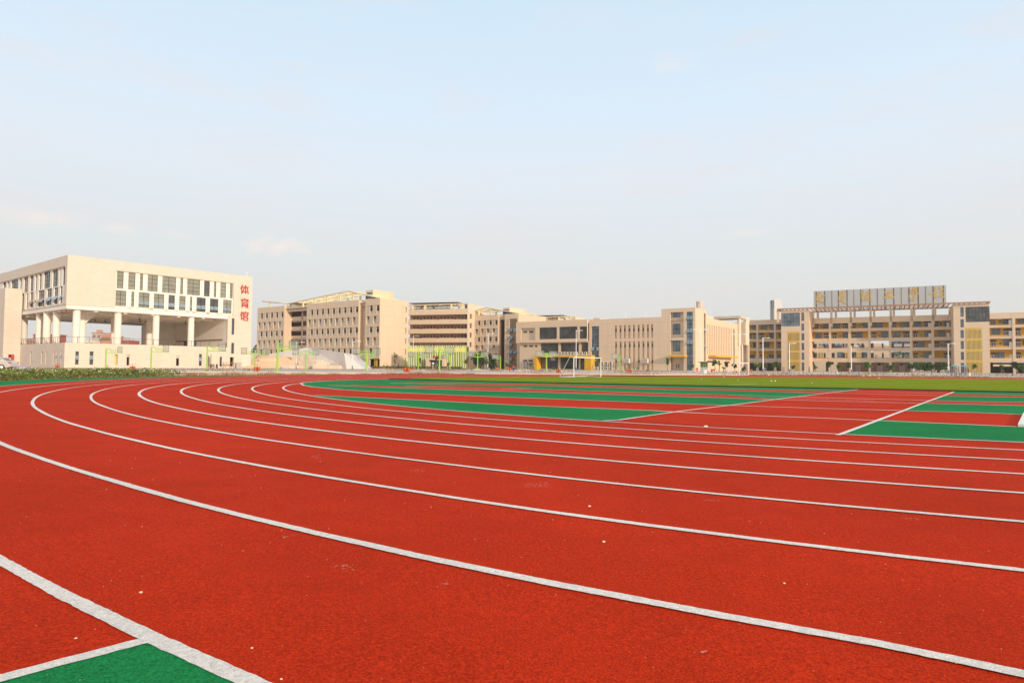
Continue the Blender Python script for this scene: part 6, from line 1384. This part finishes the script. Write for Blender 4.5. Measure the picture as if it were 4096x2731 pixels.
# solid undergrowth so the bed is not see-through
tag(fb.build('flower_bed', [leafm('weed0', (.12, .19, .035)), leafm('weed', (.20, .25, .05)), leafm('weed2', (.30, .30, .09))], recalc=False), kind='stuff')
tag(fl_.build('daisies', mat('petal', (.85, .82, .66), .7), recalc=False), kind='stuff')
mats_d = [mat('dry_grass', (.36, .22, .11), .95, noise=.2), mat('dry_grass2', (.30, .13, .06), .95, noise=.2), mat('weed_green', (.14, .16, .05), .95, noise=.2)]
for _ in range(17000):
    i = rnd.randint(i_l+4, len(O)-3)
    if i > len(O)-6: continue
    a_, b_ = O[i], O[min(len(O)-1, i+1)]; d = width(i)+.1+rnd.random()**1.3*4.0; p = offs(O, i, sgn*d)+(b_-a_)*rnd.random()
    cl = sin(p.x*.5)+sin(p.x*1.7+p.y)+rnd.random()*1.6
    if cl < .4: continue
    h = rnd.uniform(.06, .3)*(1.2 if cl > 1.9 else .6); a = rnd.uniform(0, 2*pi); ww = rnd.uniform(.015, .04); dx, dy = rnd.uniform(-.12, .12), rnd.uniform(-.12, .12)
    dg.add([(p.x-ww*cos(a), p.y-ww*sin(a), 0), (p.x+ww*cos(a), p.y+ww*sin(a), 0), (p.x+dx, p.y+dy, h)], [(0, 1, 2)], rnd.choice((0, 0, 1, 1, 2 if p.x > 40 else 1)))
# further weeds behind the bed and along the building line
for _ in range(9000):
    X = rnd.uniform(-70, 150); Y = rnd.uniform(118, 128)-.18*X*(X > 0)+rnd.uniform(-3, 12)
    if X < -30: Y = rnd.uniform(66, 112)
    if X < -30 and (Vector((X, Y))-Vector((-55, 85))).length > 24: continue
    if sin(X*.31)+sin(X*.9+Y*.5)+rnd.random() < .7: continue
    if -52 < X < 30 and Y < 117 and X > -34: continue
    h = rnd.uniform(.1, .45); a = rnd.uniform(0, 2*pi); ww = rnd.uniform(.03, .09)
    dg.add([(X-ww*cos(a), Y-ww*sin(a), 0), (X+ww*cos(a), Y+ww*sin(a), 0), (X+rnd.uniform(-.2, .2), Y+rnd.uniform(-.2, .2), h)], [(0, 1, 2)], rnd.choice((0, 1, 2)) if X > -30 else rnd.choice((0, 2, 2)))
tag(dg.build('dry_grass', mats_d, recalc=False), kind='stuff')
# hedge strip before the slatted hall
mb = MB()
for _ in range(2200):
    s = rnd.uniform(D('R4', 900, 1300)[0] if 0 else -34, 0); x, y = lm.w(s, -3+rnd.uniform(-.6, .6)); z = rnd.uniform(0, .75); k = rnd.uniform(.08, .18); a = rnd.uniform(0, 6)
    mb.add([(x-k*cos(a), y-k*sin(a), z-k), (x+k*cos(a), y+k*sin(a), z-k*.5), (x+k*.5, y, z+k)], [(0, 1, 2)])
tag(mb.build('low_hedge', leafm('hedge', (.13, .17, .04)), recalc=False), kind='stuff')
# rubble
mb = MB()
for _ in range(2600):
    X = rnd.uniform(-35, 150); Y = rnd.uniform(108, 122)-.2*max(0, X)
    cl = sin(X*.23)+sin(X*.71+1)+rnd.random()
    if cl < .9: continue
    if X < 36 and Y < 119: Y += 11
    s = rnd.uniform(.04, .2)*min(1.5, cl); h = s*rnd.uniform(.3, .8); a = rnd.uniform(0, 3)
    P = [(X+s*cos(a+k*pi/2+rnd.uniform(-.4, .4)), Y+s*sin(a+k*pi/2), 0) for k in range(4)]+[(X+s*.5*cos(a+k*2.1), Y+s*.5*sin(a+k*2.1), h*rnd.uniform(.6, 1.2)) for k in range(3)]
    mb.add(P, [(4, 5, 6), (0, 1, 4), (1, 5, 4), (1, 2, 5), (2, 3, 6), (2, 6, 5), (3, 0, 6), (0, 4, 6)], rnd.choice((0, 0, 1)))
for _ in range(900):
    i = rnd.randint(i_l+30, len(O)-7); a_, b_ = O[i], O[i+1]; p = offs(O, i, sgn*(3.2+rnd.random()*2.5))+(b_-a_)*rnd.random(); s = rnd.uniform(.03, .16)
    P = [(p.x+s*cos(k*pi/2), p.y+s*sin(k*pi/2), 0) for k in range(4)]+[(p.x, p.y, s*rnd.uniform(.4, 1.1))]; mb.add(P, [(0, 1, 4), (1, 2, 4), (2, 3, 4), (3, 0, 4)], rnd.choice((0, 1)))
tag(mb.build('rubble', [conc, mat('red_earth', (.40, .20, .12), .95, noise=.2)], recalc=False), kind='stuff')
# ================================================================= CAR
def car():
    Y = 80.; u, v = Q('R1', 158, 1390); r0 = ray(u, v); X = r0.x*Y/r0.y
    t = thing('parked_car', 'silver grey saloon car parked behind the flower bed, cut by the left edge', 'car', (X, Y, 0), R(8))
    sil = mat('silver_paint', (.62, .60, .57), .3, metal=.25, noise=.03)
    prof = [(-4.5, .35), (-4.5, .75), (-4.3, .9), (-3.3, .98), (-2.55, 1.42), (-1.2, 1.45), (-.45, 1.05), (-.02, .98), (.03, .75), (0, .35), (-.3, .28), (-4.2, .28)]
    def lay(y, inset): return [(x*(1-.0)+(0), y, z-(.0 if z < 1 else inset)) for x, z in prof]
    n = len(prof); V = []; ys = [(-.82, 0, .97), (-.86, 0, 1), (.86, 0, 1), (.82, 0, .97)]
    V = [(x, -.72 if z > 1.05 else -.86, z) for x, z in prof]+[(x, .72 if z > 1.05 else .86, z) for x, z in prof]
    MB().add(V, [tuple(range(n)), tuple(range(2*n-1, n-1, -1))]+[(i, n+i, n+(i+1) % n, (i+1) % n) for i in range(n)]).build('body', sil, t)
    for y in (-.80, .74): 
        q = [(-3.15, 1.0), (-2.5, 1.36), (-1.25, 1.38), (-.7, 1.05)]
        MB().add([(x, y+(0 if z < 1.2 else (.06 if y < 0 else -.06))-.03, z) for x, z in q]+[(x, y+(0 if z < 1.2 else (.06 if y < 0 else -.06))+.03, z) for x, z in q], [(0, 1, 2, 3), (7, 6, 5, 4), (0, 4, 5, 1), (1, 5, 6, 2), (2, 6, 7, 3), (3, 7, 4, 0)]).build('side_window', glass, t)
    MB().add([(-.50, -.62, 1.09), (-.50, .62, 1.09), (-1.12, .6, 1.43), (-1.12, -.6, 1.43)], [(0, 1, 2, 3)]).build('rear_window', glass, t)
    for x in (-.9, -3.6):
        for y in (-.88, .68):
            w_ = MB().tube((x, y, .32), (x, y+.2, .32), .32, 20).build('tyre', mat('tyre', (.03, .03, .03), .8), t); MB().tube((x, y-.012, .32), (x, y+.19, .32), .19, 14).build('rim', whitep, w_)
    for y in (-.87, .62): MB().box(-.2, .04, y, y+.22, .78, .92).build('tail_light', mat('tail_red', (.55, .01, .02), .3), t)
    MB().box(-.1, .07, -.8, .8, .38, .55).build('bumper', sil, t)
car()
mb = MB(); Yd = 84.
def lump(name, lab, cat, reg, x0, x1, yt, yb, Y, m, seed=1, g_=None, nn=26):
    rr = random.Random(seed); u0, v1 = Q(reg, x0, yb); u1, _ = Q(reg, x1, yb); _, v0 = Q(reg, x0, yt); a = ray(u0, v1); c = ray(u1, v1); X0, X1 = a.x*Y/a.y, c.x*Y/c.y; h = (v1-v0)*Y/FPX
    V = []; F = []; ny = 6
    for j in range(ny+1):
        for i in range(nn+1):
            e = abs(sin(pi*i/nn))**.5*abs(sin(pi*j/ny)); V.append((X0+(X1-X0)*i/nn, Y+(j/ny-.5)*2.2, h*e*rr.uniform(.55, 1)))
    for j in range(ny):
        for i in range(nn): k = j*(nn+1)+i; F.append((k, k+1, k+nn+2, k+nn+1))
    o = MB().add(V, F).build(name, m); return tag(o, lab, cat, g_)
lump('tarpaulin', 'crumpled lilac and white plastic sheet behind the parked car', 'tarpaulin', 'R1', 135, 300, 1306, 1352, 86, mat('lilac_plastic', (.55, .50, .66), .5, c2=(.2, .16, .3), nscale=3), 2)
lump('tarpaulin', 'flat pale blue sheet lying on the ground behind the flower bed', 'tarpaulin', 'R1', 365, 650, 1368, 1384, 66, mat('blue_plastic', (.35, .45, .55), .5, c2=(.2, .3, .4), nscale=3), 3)
lump('earth_mound', 'pale heap of rubble left of the lamp by the bushes', 'heap', 'R5', 535, 690, 1272, 1312, 135, conc, 4)
lump('earth_mound', 'long low pinkish heap in front of the bronze stair window', 'heap', 'R5', 1220, 1560, 1298, 1328, 128, mat('pink_rubble', (.60, .46, .38), .95, noise=.2), 5)
lump('earth_mound', 'brown earth heap between the hoops before the dormitory recess', 'heap', 'R5', 810, 1010, 1290, 1322, 130, mat('brown_earth', (.30, .17, .10), .95, noise=.2), 6)
lump('sandbag_pile', 'cream sandbags piled beside the bins at the yellow frame', 'sandbags', 'R6', 205, 262, 1328, 1375, 86, beige2, 7, None, 10)
lump('rubble_bags', 'pale bags left on the amphitheatre block', 'bags', 'R3', 470, 612, 1255, 1287, 138, conc, 8)
lump('earth_mound', 'reddish weedy mound at the last wall slot before the tower', 'heap', 'R7', 95, 175, 1292, 1332, 150, MATS['red_earth'], 9)
# ================================================================= BOOTH, BUCKETS, CHAIRS and other small things
def at(reg, x, y, Y): u, v = Q(reg, x, y); r0 = ray(u, v); return r0.x*Y/r0.y, Y
X, Y = at('R7', 1058, 1360, 138); s_ = 138/FPX/4.127
t = thing('guard_booth', 'small guard booth with green glazing and a wide flat dark roof', 'booth', (X, Y, 0), R(-20))
w_ = 1.9; MB().box(-w_, w_, -1.2, 1.2, 0, 2.6).build('base_wall', greyc, t); MB().box(-w_+.05, w_-.05, -1.15, 1.15, 2.62, 5.2).build('glazing', mat('green_glass', (.10, .22, .04), .2, c2=(.04, .08, .03), nscale=1), t)
MB().box(-w_-1, w_+.7, -1.9, 1.9, 5.22, 5.5).build('roof', fram, t)
for x in (-w_, -.5, .7, w_-.1): MB().box(x, x+.12, -1.24, -1.14, 2.61, 5.21).build('mullion', greyc, t)
t.scale = (.40, .45, .40)
def bucket(lab, reg, x, y, Y, s):
    X, Y = at(reg, x, y, Y); t = thing('bucket', lab, 'bucket', (X, Y, 0), 0, 'white plastic buckets'); MB().tube((0, 0, 0), (0, 0, s), s*.36, 16, 0, s*.46).build('tub', whitep, t); MB().tube((0, 0, s-.06), (0, 0, s+.02), s*.5, 16).build('rim', whitep, t)
bucket('white bucket standing before the guard booth', 'R7', 1065, 1383, 86, .62); bucket('white bin by the pair of blue umpire chairs', 'S3', 658, 1428, 92, .45)
def umpire(lab, reg, x, y, Y):
    X, Y = at(reg, x, y, Y); h = (1430-1272)/3.732*Y/FPX; t = thing('umpire_chair', lab, 'umpire chair', (X, Y, 0), 0, 'blue umpire chairs'); bl = mat('navy_metal', (.05, .08, .16), .5, noise=.1)
    for sx in (-1, 1):
        for sy in (-1, 1): MB().tube((sx*.36, sy*.34, 0), (sx*.26, sy*.24, h*.86), .05, 6).build('leg', bl, t)
    for k in range(1, 5): MB().tube((-.36+.02*k, -.34+.02*k, h*.17*k), (.36-.02*k, -.34+.02*k, h*.17*k), .035, 6).build('rung', bl, t)
    MB().box(-.38, .38, -.32, .32, h*.84, h*.88).build('seat', mat('teal', (.03, .28, .35), .5, noise=.05), t); MB().box(-.38, .38, .24, .32, h*.89, h).build('backrest', MATS['teal'], t)
umpire('left blue ladder-legged umpire chair before the right stair tower', 'S3', 457, 1430, 98); umpire('right blue ladder-legged umpire chair before the right stair tower', 'S3', 597, 1430, 98)
# white sculpture by the lamp
X, Y = at('S3', 392, 1360, 235); k = 170/FPX/3.732
t = thing('sculpture', 'white curved abstract sculpture beside the lamp left of the right stair tower', 'sculpture', (X, Y, 0), 0)
mb = MB(); Pp = [(-.9, 0, 1), (.9, 0, 1.5), (1.5, 0, 3), (1.0, 0, 4.6), (-.3, 0, 5.0), (-1.3, 0, 4.7)]; mb.path(Pp, .42, 8).path([(-1.4, .3, 1.6), (.1, .3, 2.4), (.2, .3, 3.6), (-1.2, .3, 3.5)], .32, 8); mb.build('ribbon', whitep, t); MB().box(-1.6, 1.6, -1, 1, 0, .6).build('plinth', conc, t); t.scale = (.95, .7, .95)
# utility box, trestle and board by the gymnasium wall
def gplace(x, y, c): s = g.ly('R2', x, 1300, c)[0]; return g.w(s, c)
X, Y = gplace(997, 1360, -2); t = thing('site_cabinet', 'cream electrical cabinet on legs against the gymnasium wall', 'cabinet', (X, Y, 0), g.a); MB().box(-.7, .7, -.3, .3, .9, 2.9).build('cabinet_box', cream, t); MB().box(-.6, .6, -.33, -.305, 1.0, 2.8).build('door', beige2, t); MB().box(-.7, -.6, -.3, .3, 0, .9).box(.6, .7, -.3, .3, 0, .9).box(-.7, .7, -.28, .28, .35, .42).build('stand', bronze, t)
X, Y = gplace(1165, 1350, -2); t = thing('trestle_table', 'wooden trestle with crossed legs beside the gymnasium corner door', 'table', (X, Y, 0), g.a); MB().box(-1.3, 1.3, -.4, .4, 1.2, 1.27).build('tabletop', mat('raw_timber', (.45, .26, .14), .8, noise=.15), t)
for s_ in (-.9, .9): MB().tube((s_-.4, 0, 0), (s_+.4, 0, 1.2), .05).tube((s_+.4, .05, 0), (s_-.4, .05, 1.2), .05).build('trestle', MATS['raw_timber'], t)
X, Y = gplace(1277, 1350, -1); t = thing('grey_panel', 'small grey panel leaning on the gymnasium wall near its right corner', 'panel', (X, Y, 0), g.a); MB().box(-.6, .6, -.05, .05, 0, 1.3).build('sheet', greyc, t); MB().box(-.65, .65, -.08, .08, 1.3, 1.36).box(-.65, .65, -.08, .08, 0, .06).build('edge', conc, t)
# litter on the pitch
for k, (reg, x, y, lab) in enumerate((('R7', 1385, 1440, 'white scrap on the turf before the farther goal'), ('R7', 1015, 1477, 'tiny white scrap on the turf left of the farther goal'), ('R7', 1613, 1500, 'tiny scrap low on the turf below the farther goal'), ('S1', 543, 1518, 'left of two white balls side by side on the turf'), ('S1', 600, 1518, 'right of two white balls side by side on the turf'), ('S1', 500, 1422, 'white ball at the far pitch edge before the left wing'), ('S2', 424, 1438, 'cream flat object at the far pitch edge'), ('S2', 516, 1437, 'white ball at the far pitch edge, right of the cream object'), ('S2', 655, 1470, 'flat white sheet of paper on the far turf'), ('S1', 1150, 1548, 'small white scrap on the near turf'))):
    p = G(*Q(reg, x, y)); r = .0009*p.y*(1.2 if 'ball' in lab else .8); bm = bmesh.new(); bmesh.ops.create_icosphere(bm, subdivisions=2, radius=r); me = bpy.data.meshes.new('litter')
    fx = 3 if ('flat' in lab) else 1
    for v_ in bm.verts: v_.co = Vector((v_.co.x*fx*(1+.2*random.random()), v_.co.y, v_.co.z*(.5 if fx == 3 else 1)))
    bm.to_mesh(me); bm.free(); me.materials.append(white); o = bpy.data.objects.new('football' if 'ball' in lab else 'litter', me); col.objects.link(o); o.location = (p.x, p.y, zat(p.x, p.y)+.03+r*.5); tag(o, lab, 'ball' if 'ball' in lab else 'litter')
# stakes by the left stair tower
for k, x in enumerate((715, 733, 1042, 1075, 1103, 1118)):
    X, Y = at('S1', x, 1368, 165); hh = (1368-1288)/3.734*165/FPX
    t = thing('wooden_stake', ('dark stake left of the left stair tower slats, first', 'dark stake left of the left stair tower slats, second', 'pale stake right of the tower slit windows', 'pale stake with cross bar right of the slit windows', 'dark stake near the lit tower flank', 'dark stake right at the lit tower flank')[k], 'stake', (X, Y, 0), 0, 'stakes at the left stair tower'); MB().tube((0, 0, 0), (0, 0, hh), .09, 6, 0, .07).build('shaft', bark if k not in (2, 3) else conc, t); MB().tube((-.12, 0, hh*.7), (.5 if k == 3 else .12, 0, hh*.7), .03, 6).build('tie', conc, t)
# railing and planks by the canopy, fire hydrant
X, Y = at('R7', 1440, 1345, 150); t = thing('low_railing', 'short pale railing under the right part of the long yellow canopy', 'railing', (X, Y, 0), R(-20))
for i in range(6): MB().box(-.9+.35*i, -.84+.35*i, -.03, .03, 0, 2.4).build('baluster', conc, t)
MB().box(-.95, .95, -.04, .04, 2.35, 2.45).build('top_rail', conc, t)
X, Y = at('R7', 943, 1345, 145); t = thing('fire_hydrant', 'short red hydrant at the sunlit tower corner', 'hydrant', (X, Y, 0)); MB().tube((0, 0, 0), (0, 0, .8), .14, 10).tube((0, 0, .8), (0, 0, 1.05), .17, 10, 0, .05).build('barrel', redp, t); MB().tube((-.28, 0, .6), (.28, 0, .6), .07, 8).build('outlet', redp, t)
X, Y = at('R7', 1205, 1345, 145); t = thing('hand_cart', 'small red wheelbarrow against the sunlit wall under the canopy', 'cart', (X, Y, 0)); MB().prism([(-.7, .5), (.6, .5), (.9, 1.2), (-.9, 1.2)], -.4, .4).build('tray', redp, t); MB().tube((-.5, -.1, .3), (-.5, .1, .3), .3, 14).build('wheel', fram, t); MB().tube((.3, -.3, 1), (1.4, -.3, 1.3), .04).tube((.3, .3, 1), (1.4, .3, 1.3), .04).build('handle', bronze, t); t.scale = (.55,)*3
# ================================================================= PEOPLE
def person(lab, reg, x, yb, Y, hgt_, pose, shirt, pants, face=pi, grp=None):
    X, Y = at(reg, x, yb, Y); t = thing('person', lab, 'person', (X, Y, .01), face); k = hgt_/1.7
    skin = mat('skin', (.50, .28, .18), .6); hair = mat('black_hair', (.015, .012, .01), .5)
    if pose == 'stand':
        J = {'pel': (0, 0, .93), 'spine': (0, 0, 1.15), 'chest': (0, 0, 1.33), 'neck': (0, .01, 1.47), 'head': (0, .02, 1.60), 'ls': (.17, 0, 1.40), 'le': (.23, -.02, 1.13), 'lw': (.22, .08, .90), 'lh': (.21, .11, .80), 'rs': (-.17, 0, 1.40), 're': (-.23, -.02, 1.13), 'rw': (-.23, .06, .90), 'rh': (-.22, .09, .80), 'lp': (.09, 0, .88), 'lk': (.11, .03, .50), 'la': (.11, -.02, .09), 'lt': (.12, .13, .04), 'rp': (-.09, 0, .88), 'rk': (-.11, .05, .50), 'ra': (-.12, -.05, .09), 'rt': (-.13, .10, .04)}
    else:
        J = {'pel': (0, -.05, .42), 'spine': (0, .03, .62), 'chest': (0, .12, .78), 'neck': (0, .17, .92), 'head': (0, .21, 1.04), 'ls': (.17, .12, .84), 'le': (.22, .33, .66), 'lw': (.14, .52, .62), 'lh': (.12, .60, .60), 'rs': (-.17, .12, .84), 're': (-.22, .32, .66), 'rw': (-.14, .50, .60), 'rh': (-.12, .58, .58), 'lp': (.10, -.03, .38), 'lk': (.15, .38, .52), 'la': (.13, .14, .09), 'lt': (.14, .30, .04), 'rp': (-.10, -.03, .38), 'rk': (-.15, .38, .50), 'ra': (-.13, .10, .09), 'rt': (-.14, .26, .04)}
    E_ = [('pel', 'spine'), ('spine', 'chest'), ('chest', 'neck'), ('neck', 'head'), ('chest', 'ls'), ('ls', 'le'), ('le', 'lw'), ('lw', 'lh'), ('chest', 'rs'), ('rs', 're'), ('re', 'rw'), ('rw', 'rh'), ('pel', 'lp'), ('lp', 'lk'), ('lk', 'la'), ('la', 'lt'), ('pel', 'rp'), ('rp', 'rk'), ('rk', 'ra'), ('ra', 'rt')]
    Rr = dict(pel=.12, spine=.11, chest=.12, neck=.05, head=.095, ls=.055, le=.042, lw=.028, lh=.035, rs=.055, re=.042, rw=.028, rh=.035, lp=.085, lk=.058, la=.038, lt=.035, rp=.085, rk=.058, ra=.038, rt=.035)
    def skinmesh(name, edges, m, infl=0., lv=2, extra=None):
        nm = []; [nm.append(a) for e in edges for a in e if a not in nm]; PJ = dict(J); 
        if extra: PJ.update(extra)
        me = bpy.data.meshes.new(name); me.from_pydata([tuple(c*k for c in PJ[a]) for a in nm], [(nm.index(a), nm.index(c)) for a, c in edges], [])
        o = bpy.data.objects.new(name, me); col.objects.link(o); md = o.modifiers.new('s', 'SKIN'); md.use_smooth_shade = True
        for i, a in enumerate(nm):
            r = (Rr.get(a, .05)+infl)*k; me.skin_vertices[0].data[i].radius = (r, r*.8 if a in ('pel', 'spine', 'chest') else r); me.skin_vertices[0].data[i].use_root = (i == 0)
        s2 = o.modifiers.new('u', 'SUBSURF'); s2.levels = lv; s2.render_levels = lv
        bpy.context.view_layer.update(); dg_ = bpy.context.evaluated_depsgraph_get(); m2 = bpy.data.meshes.new_from_object(o.evaluated_get(dg_)); bpy.data.objects.remove(o); m2.materials.clear(); m2.materials.append(m)
        for p_ in m2.polygons: p_.use_smooth = True; p_.material_index = 0
        o = bpy.data.objects.new(name, m2); col.objects.link(o); o.parent = t; return o
    skinmesh('body', E_, skin)
    skinmesh('shirt', [('pel', 'spine'), ('spine', 'chest'), ('chest', 'ls'), ('ls', 'lq'), ('chest', 'rs'), ('rs', 'rq')], shirt, .018, 2, {'lq': tuple((a+c)/2 for a, c in zip(J['ls'], J['le'])), 'rq': tuple((a+c)/2 for a, c in zip(J['rs'], J['re']))})
    skinmesh('trousers', [('pel', 'lp'), ('lp', 'lk'), ('pel', 'rp'), ('rp', 'rk')]+([('lk', 'la'), ('rk', 'ra')] if pants[1] else []), pants[0], .016)
    hd = Vector(J['head'])*k
    for nm_, c_, r_h, m in (('hair', (0, -.02, .035), .105, hair),):
        bm = bmesh.new(); bmesh.ops.create_icosphere(bm, subdivisions=2, radius=r_h*k); 
        for v_ in bm.verts:
            v_.co.z *= .9
            if v_.co.y > .03 and v_.co.z < .03: v_.co.y = .03
        me = bpy.data.meshes.new(nm_); bm.to_mesh(me); bm.free(); me.materials.append(m); o = bpy.data.objects.new(nm_, me); col.objects.link(o); o.parent = t; o.location = hd+Vector(c_)*k
    return t
blk_ = mat('black_cloth', (.02, .02, .025), .9)
person('person in a yellow shirt and dark shorts standing before the blank dormitory wall', 'R4', 555, 1340, 170, 1.55, 'stand', mat('yellow_cloth', (.62, .60, .06), .9), (blk_, False), 1.2)
person('person in dark clothes standing before the blank dormitory wall, right of the sapling', 'R4', 762, 1342, 172, 1.58, 'stand', mat('maroon_cloth', (.07, .02, .03), .9), (blk_, True), 2.6)
person('person in a red shirt and blue trousers crouching beside the orange bins', 'R5', 1195, 1312, 122, 1.9, 'crouch', mat('red_cloth', (.65, .02, .03), .9), (mat('navy_cloth', (.05, .07, .16), .9), True), -1.4)

# ================================================================= AIR
hz = MB().box(-1600, 1600, -1600, 1600, -1.2, 34).build('haze', mat('x_unused', (1, 1, 1)), None); hz.data.materials.clear()
hm = bpy.data.materials.new('evening_haze'); hm.use_nodes = True; nt = hm.node_tree; nt.nodes.remove(nt.nodes['Principled BSDF']); pv = nt.nodes.new('ShaderNodeVolumePrincipled'); pv.inputs['Color'].default_value = (.97, .96, .95, 1); pv.inputs['Density'].default_value = .00022; pv.inputs['Anisotropy'].default_value = 0
nt.links.new(pv.outputs[0], nt.nodes['Material Output'].inputs['Volume']); hz.data.materials.append(hm); tag(hz, kind='stuff')
